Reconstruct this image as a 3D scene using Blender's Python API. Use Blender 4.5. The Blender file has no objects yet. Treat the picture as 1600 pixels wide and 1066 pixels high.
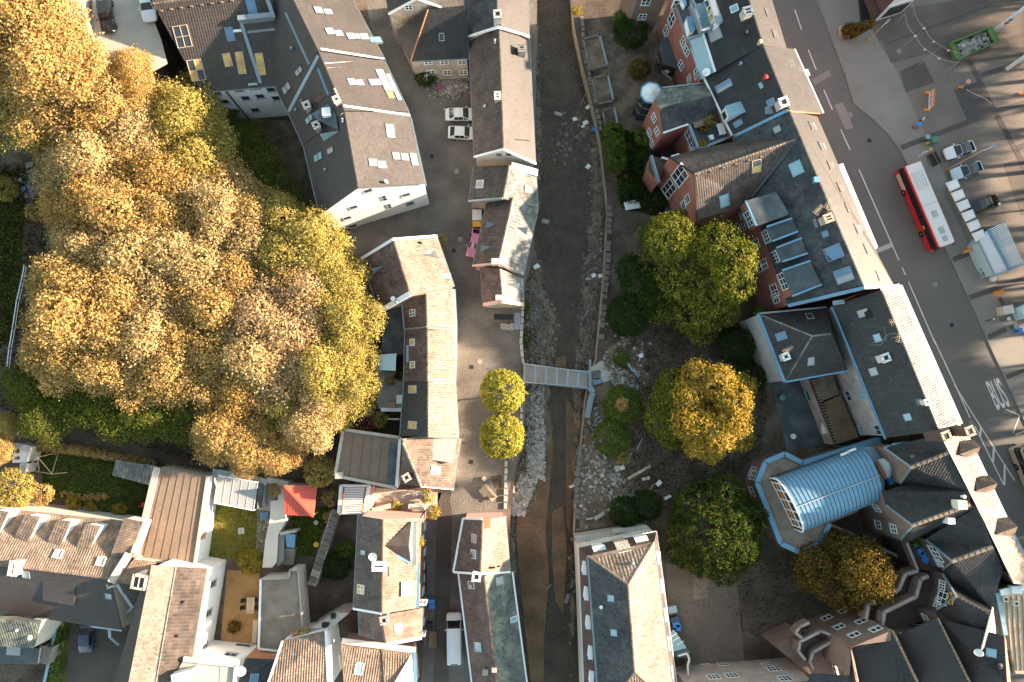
import bpy, math, random
import numpy as np
from mathutils import Vector, Matrix, Quaternion
from mathutils.geometry import tessellate_polygon

S = bpy.context.scene
COL = S.collection
random.seed(7)
RNG = np.random.default_rng(7)

# ------------------------------------------------------------------ camera
CAM_H = 100.0            # drone height above the street, metres
FPX = 1176.5             # focal length in pixels of the 1600 px wide photograph
_d = Vector((-28/FPX, -117/FPX, -1)).normalized()       # where straight down falls in the picture
CQ = _d.rotation_difference(Vector((0, 0, -1)))
CAMP = Vector((0, 0, CAM_H))
cam_data = bpy.data.cameras.new('camera')
cam_data.sensor_fit = 'HORIZONTAL'
cam_data.sensor_width = 36
cam_data.lens = 36*FPX/1600
cam_data.clip_start = 1
cam_data.clip_end = 2000
cam = bpy.data.objects.new('camera', cam_data)
COL.objects.link(cam)
cam.location = CAMP
cam.rotation_mode = 'QUATERNION'
cam.rotation_quaternion = CQ
S.camera = cam

# ------------------------------------------------------------------ light
SUN_AZ = math.radians(7)      # from the picture's right, a little towards its top
SUN_EL = math.radians(16.5)
world = bpy.data.worlds.new('World')
S.world = world
world.use_nodes = True
wn = world.node_tree.nodes
sky = wn.new('ShaderNodeTexSky')
sky.sky_type = 'NISHITA'
sky.sun_disc = False
sky.sun_elevation = SUN_EL
sky.sun_rotation = math.radians(90) - SUN_AZ
sky.air_density = 1.0
sky.dust_density = 1.0
hs = wn.new('ShaderNodeHueSaturation')          # the autumn sky is milky rather than deep blue
hs.inputs['Saturation'].default_value = .55
world.node_tree.links.new(sky.outputs[0], hs.inputs['Color'])
tint = wn.new('ShaderNodeVectorMath'); tint.operation = 'MULTIPLY'; tint.inputs[1].default_value = (.92, 1.05, 1.0)
world.node_tree.links.new(hs.outputs[0], tint.inputs[0])
world.node_tree.links.new(tint.outputs[0], wn['Background'].inputs[0])
wn['Background'].inputs[1].default_value = 0.088
sd = bpy.data.lights.new('sun', 'SUN')
sd.energy = 5.0
sd.angle = math.radians(1.1)
sd.color = (1.0, 0.77, 0.57)
sun = bpy.data.objects.new('sun', sd)
COL.objects.link(sun)
_sv = Vector((math.cos(SUN_EL)*math.cos(SUN_AZ), math.cos(SUN_EL)*math.sin(SUN_AZ), math.sin(SUN_EL)))
sun.rotation_mode = 'QUATERNION'
sun.rotation_quaternion = _sv.to_track_quat('Z', 'Y')
sun.location = _sv*200
S.view_settings.view_transform = 'Standard'
S.view_settings.look = 'None'
S.view_settings.exposure = 2.36
S.view_settings.gamma = 1
S.view_settings.use_curve_mapping = False
S.render.engine = 'CYCLES'
S.cycles.max_bounces = 6
S.cycles.transparent_max_bounces = 8

# ------------------------------------------------------------------ measuring helpers
def P(p, z=0.0):
    """the place at height z that lies under pixel p of the photograph"""
    if isinstance(p, Vector): return p.copy()
    v = CQ @ Vector(((p[0]-800)/FPX, (533-p[1])/FPX, -1))
    t = (z-CAM_H)/v.z
    return CAMP + v*t

def Zm(x0, y0, s):
    return lambda x, y: (x0+x/s, y0+y/s)
k4 = 3.9475
a1, a2, a3, a4 = [Zm(x, 0, k4) for x in (0, 400, 800, 1200)]
b1, b2, b3, b4 = [Zm(x, 265, k4) for x in (0, 400, 800, 1200)]
c1, c2, c3, c4 = [Zm(x, 530, k4) for x in (0, 400, 800, 1200)]
d1, d2, d3, d4 = [Zm(x, 796, k4) for x in (0, 400, 800, 1200)]
e1 = Zm(970, 0, 6.384); e2 = Zm(980, 130, 5.33); e3 = Zm(1130, 300, 5.33); e4 = Zm(1150, 440, 5.33)
e5 = Zm(1150, 660, 5.33); e6 = Zm(1380, 660, 7.25); e7 = Zm(1350, 780, 6.384); e8 = Zm(1200, 900, 6.4)
f1 = Zm(0, 680, 6.384); f2 = Zm(0, 800, 6.384); f3 = Zm(0, 900, 6.4); f4 = Zm(300, 720, 6.384)
f5 = Zm(230, 870, 5.44); f6 = Zm(1400, 900, 6.42); f7 = Zm(230, 0, 5.328); f8 = Zm(1400, 110, 6.27)
g1 = Zm(1430, 260, 5.92); g2 = Zm(1330, 0, 5.926); g3 = Zm(1520, 440, 11.85); g4 = Zm(1500, 660, 7.61)
g5 = Zm(440, 130, 6.154); g6 = Zm(720, 240, 3.676); g7 = Zm(500, 740, 4.845); g8 = Zm(880, 560, 4.1)
def px(x, y): return (x, y)

# ------------------------------------------------------------------ materials
def mat(name, col, rough=.8, var=.25, scale=.6, fine=9., bump=.0, bscale=20., tone=None, spec=.3, metal=0., alpha=1.,
        col2=None, cscale=.25, cramp=(.45, .6), brick=None, warp=None, coat=0.):
    """plain procedural material: base colour with broad and fine noise, optional second colour in patches,
    optional per-piece 'tone' attribute, optional bump"""
    m = bpy.data.materials.new(name)
    m.use_nodes = True
    nt = m.node_tree; N = nt.nodes; L = nt.links
    b = N['Principled BSDF']
    b.inputs['Roughness'].default_value = rough
    b.inputs['Specular IOR Level'].default_value = spec
    b.inputs['Metallic'].default_value = metal
    b.inputs['Alpha'].default_value = alpha
    b.inputs['Coat Weight'].default_value = coat
    tc = N.new('ShaderNodeNewGeometry')
    def noise(sc, det=4.):
        n = N.new('ShaderNodeTexNoise'); n.inputs['Scale'].default_value = sc; n.inputs['Detail'].default_value = det
        L.new(tc.outputs['Position'], n.inputs['Vector']); return n
    c = N.new('ShaderNodeRGB'); c.outputs[0].default_value = (*col, 1); cur = c.outputs[0]
    if col2 is not None:
        n = noise(cscale, 5.); r = N.new('ShaderNodeValToRGB')
        r.color_ramp.elements[0].position = cramp[0]; r.color_ramp.elements[1].position = cramp[1]
        L.new(n.outputs['Fac'], r.inputs[0])
        mx = N.new('ShaderNodeMix'); mx.data_type = 'RGBA'
        L.new(r.outputs[0], mx.inputs[0]); L.new(cur, mx.inputs[6]); mx.inputs[7].default_value = (*col2, 1)
        cur = mx.outputs[2]
    n1 = noise(scale); n2 = noise(fine, 3.)
    ad = N.new('ShaderNodeMath'); ad.operation = 'ADD'
    L.new(n1.outputs['Fac'], ad.inputs[0]); L.new(n2.outputs['Fac'], ad.inputs[1])
    val = ad.outputs[0]; lo, hi = .65, 1.35
    if tone:
        at = N.new('ShaderNodeAttribute'); at.attribute_name = 'tone'
        ml = N.new('ShaderNodeMath'); ml.operation = 'MULTIPLY_ADD'; ml.inputs[1].default_value = tone
        L.new(at.outputs['Fac'], ml.inputs[0]); L.new(val, ml.inputs[2]); val = ml.outputs[0]
    mr = N.new('ShaderNodeMapRange'); mr.inputs[1].default_value = lo; mr.inputs[2].default_value = hi
    mr.inputs[3].default_value = 1-var; mr.inputs[4].default_value = 1+var; mr.clamp = False
    L.new(val, mr.inputs[0])
    mm = N.new('ShaderNodeVectorMath'); mm.operation = 'SCALE'
    L.new(cur, mm.inputs[0]); L.new(mr.outputs[0], mm.inputs['Scale'])
    mxx = N.new('ShaderNodeVectorMath'); mxx.operation = 'MAXIMUM'; mxx.inputs[1].default_value = (.003, .003, .003)
    L.new(mm.outputs[0], mxx.inputs[0])
    L.new(mxx.outputs[0], b.inputs['Base Color'])
    if bump:
        if warp == 'cells':
            n3 = N.new('ShaderNodeTexVoronoi'); n3.inputs['Scale'].default_value = bscale
            L.new(tc.outputs['Position'], n3.inputs['Vector']); out = n3.outputs['Distance']
        else:
            n3 = noise(bscale, 4.); out = n3.outputs['Fac']
        bp = N.new('ShaderNodeBump'); bp.inputs['Strength'].default_value = bump; bp.inputs['Distance'].default_value = .05
        L.new(out, bp.inputs['Height']); L.new(bp.outputs[0], b.inputs['Normal'])
    return m

def leaf_mat(name, cols, trans=.36):
    m = bpy.data.materials.new(name); m.use_nodes = True
    nt = m.node_tree; N = nt.nodes; L = nt.links
    N.remove(N['Principled BSDF']); b = N.new('ShaderNodeBsdfDiffuse')
    at = N.new('ShaderNodeAttribute'); at.attribute_name = 'tone'
    r = N.new('ShaderNodeValToRGB'); el = r.color_ramp.elements
    for i, c in enumerate(cols):
        p = i/(len(cols)-1)
        e = el[0] if i == 0 else (el[-1] if i == len(cols)-1 else el.new(p))
        e.position = p; e.color = (*c, 1)
    L.new(at.outputs['Fac'], r.inputs[0])
    L.new(r.outputs[0], b.inputs[0])
    t = N.new('ShaderNodeBsdfTranslucent'); L.new(r.outputs[0], t.inputs[0])
    mx = N.new('ShaderNodeMixShader'); mx.inputs[0].default_value = trans
    L.new(b.outputs[0], mx.inputs[1]); L.new(t.outputs[0], mx.inputs[2])
    L.new(mx.outputs[0], N['Material Output'].inputs['Surface'])
    return m

MT = {}
def defm(key, *a, **k): MT[key] = mat(key, *a, **k)
# roof coverings; many sunny slopes take a paler one, light put into colour
defm('tile_anthracite', (.054, .045, .041), rough=.50, var=.22, tone=.35, scale=.35, spec=.34)
defm('tile_black', (.034, .032, .031), rough=.50, var=.3, tone=.45, scale=.4, spec=.32)
defm('slate', (.040, .043, .046), rough=.50, var=.35, tone=.55, scale=.5, spec=.32, col2=(.058, .060, .058), cscale=.5)
defm('tile_brown', (.085, .062, .050), rough=.52, spec=.35, var=.35, tone=.5, scale=.5, col2=(.06, .047, .04), cscale=.6)
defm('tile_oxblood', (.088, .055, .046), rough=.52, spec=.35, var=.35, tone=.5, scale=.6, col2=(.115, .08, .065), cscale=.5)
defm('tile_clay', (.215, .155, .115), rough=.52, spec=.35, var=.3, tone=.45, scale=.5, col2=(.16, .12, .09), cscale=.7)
defm('tile_red', (.50, .075, .045), rough=.4, var=.12, tone=.2, spec=.5)
defm('tile_grey', (.115, .112, .105), rough=.52, spec=.35, var=.35, tone=.5, scale=.6, col2=(.20, .20, .17), cscale=.4)
defm('tile_moss', (.085, .092, .085), rough=.52, spec=.35, var=.35, tone=.5, scale=.7, col2=(.16, .17, .13), cscale=.6)
defm('felt', (.20, .145, .105), rough=.9, var=.18, scale=.5, fine=4., bump=.3)
defm('gravel_roof', (.24, .19, .145), rough=.95, var=.4, scale=.7, fine=14., bump=.8, bscale=12.)
defm('zinc', (.23, .27, .30), rough=.42, var=.15, spec=.5, metal=.35)
defm('zinc_dark', (.060, .074, .082), rough=.6, var=.3, spec=.3, metal=.1, col2=(.10, .115, .12), cscale=.5)
defm('zinc_blue', (.13, .27, .38), rough=.45, var=.12, metal=.1, scale=.8, spec=.5)
defm('zinc_teal', (.24, .36, .41), rough=.5, var=.15, metal=.2, spec=.5)
defm('fibre', (.19, .16, .13), rough=.85, var=.3, tone=.4)
# walls
defm('render_white', (.76, .75, .72), rough=.9, var=.06, scale=.3)
defm('render_cream', (.62, .56, .47), rough=.9, var=.1, scale=.4)
defm('render_grey', (.42, .41, .39), rough=.9, var=.15)
defm('render_pink', (.62, .40, .34), rough=.9, var=.12, scale=.5)
defm('stone', (.36, .31, .25), rough=.95, var=.4, scale=1.2, fine=5., bump=.8, bscale=3.5, warp='cells')
defm('brick_red', (.27, .105, .078), rough=.9, var=.22, scale=.6, fine=7., bump=.4, bscale=10.)
defm('brick_brown', (.185, .125, .10), rough=.9, var=.25, scale=.8, fine=8., bump=.4, bscale=10.)
defm('brick_dark', (.10, .066, .055), rough=.9, var=.25, scale=.8, fine=8., bump=.4, bscale=10.)
defm('brick_pale', (.40, .33, .29), rough=.9, var=.3, scale=.8, fine=6., bump=.4, bscale=8.)
defm('ochre', (.40, .26, .09), rough=.9, var=.15)
defm('timber_dark', (.035, .025, .02), rough=.7, var=.2)
# trims
defm('white_paint', (.78, .78, .76), rough=.5, var=.04)
defm('grey_paint', (.36, .38, .39), rough=.5, var=.08)
defm('black', (.018, .018, .02), rough=.5, var=.2)
defm('glass', (.03, .038, .045), rough=.08, var=.2, spec=.8)
defm('glass_blue', (.10, .19, .30), rough=.12, var=.2, spec=.8)
defm('glass_pale', (.30, .31, .31), rough=.25, var=.1, spec=.6)
defm('glass_teal', (.22, .38, .42), rough=.15, var=.2, spec=.7)
defm('curtain_yellow', (.52, .34, .12), rough=.5, var=.45, fine=6.)
defm('terracotta', (.42, .19, .10), rough=.8, var=.2)
defm('wood', (.26, .17, .10), rough=.75, var=.3, fine=6.)
defm('wood_pale', (.46, .36, .25), rough=.75, var=.25, fine=6.)
defm('wood_grey', (.27, .25, .22), rough=.85, var=.3, fine=6.)
defm('steel', (.34, .38, .41), rough=.4, var=.1, metal=.4, spec=.5)
# ground
defm('soil', (.075, .055, .040), rough=.95, var=.5, scale=.35, fine=4., bump=.8, bscale=5., col2=(.115, .088, .065), cscale=.3)
defm('court', (.095, .075, .06), rough=.95, var=.4, scale=.5, fine=6., bump=.4, bscale=8., col2=(.065, .055, .04), cscale=.35)
defm('dirt_pale', (.17, .125, .085), rough=.95, var=.45, scale=.6, fine=5., bump=.6, bscale=6., col2=(.10, .075, .055), cscale=.5)
defm('cobble', (.150, .134, .118), rough=.85, var=.42, scale=.28, fine=5.5, bump=.7, bscale=6.5, warp='cells', col2=(.110, .098, .088), cscale=.16)
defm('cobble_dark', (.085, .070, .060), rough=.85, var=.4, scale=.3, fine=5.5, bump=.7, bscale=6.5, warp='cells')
defm('asphalt', (.142, .134, .122), rough=.85, var=.16, scale=.12, fine=12., bump=.15, bscale=30.)
defm('asphalt_patch', (.25, .225, .20), rough=.85, var=.14, scale=.3, fine=12.)
defm('asphalt_dark', (.10, .088, .08), rough=.85, var=.2, scale=.3, fine=12.)
defm('concrete', (.245, .225, .198), rough=.9, var=.15, scale=.25, fine=9., bump=.15)
defm('concrete_light', (.40, .365, .315), rough=.9, var=.2, scale=.5, fine=6.)
defm('paver', (.195, .165, .138), rough=.9, var=.22, scale=.3, fine=7., bump=.3, bscale=9., warp='cells')
defm('paver_dark', (.135, .112, .094), rough=.9, var=.25, scale=.3, fine=7., bump=.3, bscale=9., warp='cells')
defm('kerb', (.24, .215, .185), rough=.9, var=.2, fine=5.)
defm('roadpaint', (.62, .60, .56), rough=.8, var=.22, fine=14.)
defm('lawn', (.13, .155, .018), rough=.95, var=.4, scale=.7, fine=8., bump=.6, bscale=25., col2=(.15, .15, .02), cscale=.5)  # sunlit lawn, its brightness put into the colour
defm('lawn_shaded', (.075, .092, .018), rough=.95, var=.4, scale=.7, fine=8., bump=.6, bscale=25., col2=(.05, .045, .018), cscale=.5)  # the lawn again with shade put into the colour
defm('terrace_brown', (.30, .175, .075), rough=.9, var=.3, scale=.6, fine=6.)
defm('mud', (.165, .108, .06), rough=.8, var=.35, scale=.35, fine=3., col2=(.11, .078, .048), cscale=.22)
defm('bed', (.16, .12, .08), rough=.7, var=.7, scale=.5, fine=5., bump=.8, bscale=4., warp='cells')
defm('gravelbar', (.23, .215, .19), rough=.95, var=.5, scale=.8, fine=6., bump=1., bscale=6., warp='cells', col2=(.13, .12, .10), cscale=.4)
defm('rock', (.30, .28, .25), rough=.95, var=.35, tone=.6, scale=1., fine=6.)
defm('rock_dark', (.15, .135, .115), rough=.95, var=.4, tone=.6, scale=1., fine=6.)
defm('debris_white', (.74, .74, .72), rough=.7, var=.1)
defm('blue_plastic', (.03, .20, .55), rough=.4, var=.1, spec=.5)
defm('magenta', (.52, .03, .30), rough=.7, var=.15)
defm('orange', (.72, .24, .06), rough=.6, var=.12)
defm('red_plastic', (.55, .04, .05), rough=.4, var=.1)
defm('green_plastic', (.08, .22, .15), rough=.5, var=.2)
defm('skip_green', (.095, .20, .06), rough=.55, var=.25, col2=(.15, .22, .08), cscale=1.)
defm('canvas', (.66, .70, .66), rough=.8, var=.08)
defm('canvas_teal', (.50, .70, .72), rough=.6, var=.1)
# leaves
MT['leaf_tan'] = leaf_mat('leaf_tan', [(.24, .16, .06), (.43, .315, .14), (.58, .45, .24)])
MT['leaf_orange'] = leaf_mat('leaf_orange', [(.23, .14, .04), (.42, .265, .085), (.56, .38, .15)])
MT['leaf_gold'] = leaf_mat('leaf_gold', [(.21, .135, .04), (.42, .28, .10), (.57, .41, .18)])
MT['leaf_lime'] = leaf_mat('leaf_lime', [(.17, .135, .025), (.35, .28, .075), (.49, .40, .15)])
MT['leaf_pink'] = leaf_mat('leaf_pink', [(.27, .17, .075), (.46, .315, .155), (.60, .445, .265)])
MT['leaf_green'] = leaf_mat('leaf_green', [(.035, .065, .012), (.085, .135, .022), (.20, .22, .04)])
MT['leaf_dark'] = leaf_mat('leaf_dark', [(.014, .030, .009), (.030, .060, .014), (.055, .09, .02)])
MT['leaf_green_sun'] = leaf_mat('leaf_green_sun', [(.045, .070, .012), (.125, .14, .02), (.36, .28, .06)])  # green leaves with the yellow of sunlight put into the colour
MT['leaf_yellow'] = leaf_mat('leaf_yellow', [(.12, .11, .01), (.32, .24, .03), (.50, .34, .08)])
MT['leaf_amber'] = leaf_mat('leaf_amber', [(.10, .095, .015), (.37, .25, .035), (.62, .41, .12)])
MT['leaf_ball'] = leaf_mat('leaf_ball', [(.12, .13, .015), (.32, .29, .045), (.50, .43, .10)])
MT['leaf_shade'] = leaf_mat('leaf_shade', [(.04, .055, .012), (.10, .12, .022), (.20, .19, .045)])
MT['leaf_red'] = leaf_mat('leaf_red', [(.10, .03, .02), (.22, .07, .05), (.34, .15, .10)])
MT['leaf_dome'] = leaf_mat('leaf_dome', [(.012, .028, .008), (.03, .055, .012), (.15, .14, .025)])
MT['leaf_russet'] = leaf_mat('leaf_russet', [(.045, .036, .010), (.11, .08, .018), (.36, .22, .05)])
defm('bark', (.10, .075, .055), rough=.95, var=.4, fine=8.)

def smooth(t): t = min(max(t, 0.), 1.); return t*t*(3-2*t)
def hill(x, y):
    # the slope carrying the yard and the top of the wood, upper left
    return 11.*smooth((-42.3-.42*(y-47)-x)/2.5)*smooth((y-33)/9)
def G(m):
    return MT[m] if isinstance(m, str) else m

# ------------------------------------------------------------------ mesh helpers
def put(o, parent=None):
    COL.objects.link(o)
    if parent is not None:
        o.parent = parent
        if parent.type == 'EMPTY':
            o.matrix_parent_inverse = Matrix.Translation(-parent.location)
    return o

def thing(name, label, cat, loc=(0, 0, 0), group=None, kind=None):
    o = bpy.data.objects.new(name, None)
    o.empty_display_size = .3
    o.location = loc
    COL.objects.link(o)
    o['label'] = label; o['category'] = cat
    if group: o['group'] = group
    return o

def tag(o, label=None, cat=None, group=None, kind=None):
    if label: o['label'] = label
    if cat: o['category'] = cat
    if group: o['group'] = group
    if kind: o['kind'] = kind
    return o

def fast_mesh(name, verts, faces, tone=None, smooth=False):
    """verts (N,3), faces (M,k) arrays"""
    me = bpy.data.meshes.new(name)
    M_, k_ = faces.shape
    me.vertices.add(len(verts)); me.vertices.foreach_set('co', np.ascontiguousarray(verts, dtype=np.float32).ravel())
    me.loops.add(M_*k_); me.loops.foreach_set('vertex_index', np.ascontiguousarray(faces, dtype=np.int32).ravel())
    me.polygons.add(M_)
    me.polygons.foreach_set('loop_start', np.arange(0, M_*k_, k_, dtype=np.int32))
    me.polygons.foreach_set('loop_total', np.full(M_, k_, dtype=np.int32))
    me.update(calc_edges=True)
    if smooth: me.polygons.foreach_set('use_smooth', np.ones(M_, dtype=bool))
    if tone is not None:
        at = me.attributes.new('tone', 'FLOAT', 'FACE'); at.data.foreach_set('value', np.ascontiguousarray(tone, dtype=np.float32))
    return me

class MB:
    def __init__(s): s.v = []; s.f = []; s.t = None
    def add(s, pts, faces):
        o = len(s.v); s.v += [tuple(p) for p in pts]; s.f += [tuple(o+i for i in f) for f in faces]; return s
    def poly(s, pts): return s.add(pts, [tuple(range(len(pts)))])
    def box(s, M, sx, sy, sz, taper=1.):
        pts = []
        for z in (-.5, .5):
            k = taper if z > 0 else 1.
            for x, y in ((-.5, -.5), (.5, -.5), (.5, .5), (-.5, .5)): pts.append(M @ Vector((x*sx*k, y*sy*k, z*sz)))
        return s.add(pts, [(3, 2, 1, 0), (4, 5, 6, 7), (0, 1, 5, 4), (1, 2, 6, 5), (2, 3, 7, 6), (3, 0, 4, 7)])
    def bar(s, p, q, w, h, up=Vector((0, 0, 1))):
        p = Vector(p); q = Vector(q); d = (q-p)
        if d.length < 1e-5: return s
        x = d.normalized(); y = up.cross(x)
        if y.length < 1e-4: y = Vector((0, 1, 0)).cross(x)
        y.normalize(); z = x.cross(y)
        M = Matrix((x, y, z)).transposed().to_4x4(); M.translation = (p+q)/2
        return s.box(M, d.length, w, h)
    def prism(s, top, z0=None, drop=None):
        n = len(top); top = [Vector(p) for p in top]
        bot = [Vector((p.x, p.y, z0 if z0 is not None else p.z-drop)) for p in top]
        fs = [tuple(range(n)), tuple(range(2*n-1, n-1, -1))]
        for i in range(n): j = (i+1) % n; fs.append((i, n+i, n+j, j))
        return s.add(top+bot, fs)
    def tube(s, path, r, n=6, cap=True):
        path = [Vector(p) for p in path]
        if not isinstance(r, (list, tuple)): r = [r]*len(path)
        rings = []
        for i, p in enumerate(path):
            d = (path[min(i+1, len(path)-1)]-path[max(i-1, 0)]).normalized()
            a = d.orthogonal().normalized() if i == 0 else (a-d*a.dot(d)).normalized()
            b = d.cross(a)
            rings.append([p+(a*math.cos(t)+b*math.sin(t))*r[i] for t in [2*math.pi*k/n for k in range(n)]])
        o = [q for rg in rings for q in rg]; fs = []
        for i in range(len(path)-1):
            for k in range(n): fs.append((i*n+k, i*n+(k+1) % n, (i+1)*n+(k+1) % n, (i+1)*n+k))
        if cap: fs += [tuple(range(n-1, -1, -1)), tuple((len(path)-1)*n+k for k in range(n))]
        return s.add(o, fs)
    def lathe(s, M, prof, n=12):
        pts = []; fs = []
        for (r, z) in prof:
            for k in range(n): t = 2*math.pi*k/n; pts.append(M @ Vector((r*math.cos(t), r*math.sin(t), z)))
        for i in range(len(prof)-1):
            for k in range(n): fs.append((i*n+k, i*n+(k+1) % n, (i+1)*n+(k+1) % n, (i+1)*n+k))
        fs += [tuple(range(n-1, -1, -1)), tuple((len(prof)-1)*n+k for k in range(n))]
        return s.add(pts, fs)
    def obj(s, name, m, parent=None, smooth=False, kind=None):
        me = bpy.data.meshes.new(name); me.from_pydata(s.v, [], s.f); me.update()
        if smooth: me.polygons.foreach_set('use_smooth', np.ones(len(me.polygons), dtype=bool))
        if s.t is not None:
            at = me.attributes.new('tone', 'FLOAT', 'FACE'); at.data.foreach_set('value', s.t)
        me.materials.append(G(m))
        o = bpy.data.objects.new(name, me); put(o, parent)
        if kind: o['kind'] = kind
        return o

def T(x, y, z=0): return Matrix.Translation((x, y, z))
def frame_at(pt, n, s):
    """matrix with z along n, y along s (made orthogonal)"""
    n = n.normalized(); s = (s-n*s.dot(n)).normalized(); u = s.cross(n)
    M = Matrix((u, s, n)).transposed().to_4x4(); M.translation = pt
    return M

def newell(pts):
    n = Vector((0, 0, 0))
    for i in range(len(pts)):
        a = pts[i]; b = pts[(i+1) % len(pts)]
        n += Vector(((a.y-b.y)*(a.z+b.z), (a.z-b.z)*(a.x+b.x), (a.x-b.x)*(a.y+b.y)))
    return n.normalized()

def sheet(name, pts, level, m, kind='structure', z=0.0):
    """flat ground sheet, level in 4 mm steps"""
    vs = [P(p, z) for p in pts]
    for v in vs: v.z = z+level*.004
    return flat(name, vs, m, kind)
def flat(name, vs, m, kind='structure', parent=None):
    tri = tessellate_polygon([[Vector((v.x, v.y, 0)) for v in vs]])
    fs = []
    for t in tri:
        a, b, c = [vs[i] for i in t]
        fs.append(tuple(t) if (b-a).cross(c-a).z > 0 else tuple(reversed(t)))
    mb = MB(); mb.add(vs, fs)
    o = mb.obj(name, m, parent)
    if kind: o['kind'] = kind
    return o

# ------------------------------------------------------------------ tiles
def clip_poly(sub, clip):
    out = sub
    for i in range(len(clip)):
        a = clip[i]; b = clip[(i+1) % len(clip)]
        inp = out; out = []
        if not inp: return []
        def side(p): return (b[0]-a[0])*(p[1]-a[1])-(b[1]-a[1])*(p[0]-a[0])
        for k in range(len(inp)):
            p = inp[k-1]; q = inp[k]; sp = side(p); sq = side(q)
            if (sp >= 0) != (sq >= 0):
                t = sp/(sp-sq); out.append((p[0]+(q[0]-p[0])*t, p[1]+(q[1]-p[1])*t))
            if sq >= 0: out.append(q)
    return out

def tile_obj(poly, w, l, style, m, parent, name='roof_tiles', hump=.032, lift=.035):
    n = newell(poly)
    if n.z < 0: poly = poly[::-1]; n = -n
    A = np.array([tuple(p) for p in poly])
    g = np.array([n.x, n.y]); gl = np.linalg.norm(g)
    if gl < .03:
        e = A[1, :2]-A[0, :2]; u = e/np.linalg.norm(e); v = np.array([-u[1], u[0]]); cs = 1.
    else:
        v = -g/gl; u = np.array([v[1], -v[0]]); cs = n.z
    U = A[:, :2] @ u; V = A[:, :2] @ v
    UV = np.stack([U, V], 1)
    area = .5*np.sum(U*np.roll(V, -1)-np.roll(U, -1)*V)
    if area < 0: UV = UV[::-1]; A = A[::-1]
    K = len(UV)
    tris = [(0, i, i+1) for i in range(1, K-1)]
    planes = []
    for t in tris:
        p = UV[list(t)]; z = A[list(t), 2]
        M3 = np.array([[p[1, 0]-p[0, 0], p[2, 0]-p[0, 0]], [p[1, 1]-p[0, 1], p[2, 1]-p[0, 1]]])
        if abs(np.linalg.det(M3)) < 1e-4: continue
        planes.append((np.linalg.inv(M3), p[0], z))
    def zf(q):
        best = None; bz = None
        for iv, p0, z in planes:
            b = (q-p0) @ iv.T
            mn = np.minimum(np.minimum(b[:, 0], b[:, 1]), 1-b[:, 0]-b[:, 1])
            zz = z[0]+b[:, 0]*(z[1]-z[0])+b[:, 1]*(z[2]-z[0])
            if best is None: best = mn.copy(); bz = zz.copy()
            else:
                k = mn > best; best[k] = mn[k]; bz[k] = zz[k]
        return bz
    lp = l*cs
    v0 = UV[:, 1].min(); u0 = UV[:, 0].min()
    ni = int((UV[:, 0].max()-u0)/w)+2; nj = int((UV[:, 1].max()-v0)/lp)+2
    I, J = np.meshgrid(np.arange(-1, ni), np.arange(0, nj)); I = I.ravel(); J = J.ravel()
    cu = u0+I*w+((J % 2)*w/2 if style == 'flat' else 0); cv = v0+J*lp
    gap = .012
    def edge(qu, qv, tol):
        ok = np.ones(len(qu), bool)
        for i in range(K):
            a = UV[i]; b = UV[(i+1) % K]; ln = np.hypot(*(b-a))
            if ln < 1e-6: continue
            ok &= ((b[0]-a[0])*(qv-a[1])-(b[1]-a[1])*(qu-a[0]))/ln >= tol
        return ok
    full = edge(cu, cv, 0)
    for (x, y) in ((w, 0), (w, lp), (0, lp)): full &= edge(cu+x, cv+y, 0)
    part = edge(cu+w/2, cv+lp/2, -math.hypot(w, lp)/2) & ~full
    verts = []; faces = []; tone = []
    # whole tiles
    fu = cu[full]; fv = cv[full]; nF = len(fu)
    rl = RNG.normal(0, .25, nF)
    if style == 'flat': prof = [(gap, 0), (w-gap, 0)]
    else: prof = [(0, 0), (w*.28, .0), (w*.62, hump), (w*.96, .1*hump)]
    k = len(prof)
    vv = np.zeros((nF, 2*k, 3))
    for a, (du, dz) in enumerate(prof):
        for b in (0, 1):
            qu = fu+du; qv = fv+(0 if b == 0 else lp)
            q = np.stack([qu, qv], 1)
            z = zf(q) if nF else np.zeros(0)
            vv[:, a+b*k, :2] = q[:, :1]*u+q[:, 1:]*v
            vv[:, a+b*k, 2] = z+.03+dz+(lift*(1+rl) if b == 0 else .0)
    fbase = [[a, a+1, k+a+1, k+a] for a in range(k-1)]
    tn = RNG.normal(0, .33, nF)
    for a in range(nF):
        o = a*2*k
        for fb in fbase: faces.append([o+x for x in fb]); tone.append(tn[a])
    verts = vv.reshape(-1, 3).tolist()
    clip = [tuple(p) for p in UV]
    for a, b in zip(cu[part], cv[part]):
        pg = clip_poly([(a, b), (a+w, b), (a+w, b+lp), (a, b+lp)], clip)
        if len(pg) < 3: continue
        q = np.array(pg); z = zf(q)
        o = len(verts)
        for (qu, qv), zz in zip(pg, z):
            xy = qu*u+qv*v
            verts.append([xy[0], xy[1], zz+.03+lift*(1-(qv-b)/lp)+(hump*.3 if style != 'flat' else 0)])
        faces.append(list(range(o, o+len(pg)))); tone.append(RNG.normal(0, .33))
    me = bpy.data.meshes.new(name); me.from_pydata(verts, [], faces); me.update()
    at = me.attributes.new('tone', 'FLOAT', 'FACE'); at.data.foreach_set('value', np.array(tone, dtype=np.float32))
    me.materials.append(G(m))
    o = bpy.data.objects.new(name, me); put(o, parent); o['kind'] = 'stuff'
    return o

TW = {'pan': (.30, .36, 'pan'), 'plain': (.26, .28, 'flat'), 'slate': (.32, .30, 'flat'), 'inter': (.32, .42, 'pan'), 'big': (.42, .5, 'pan')}

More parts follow.
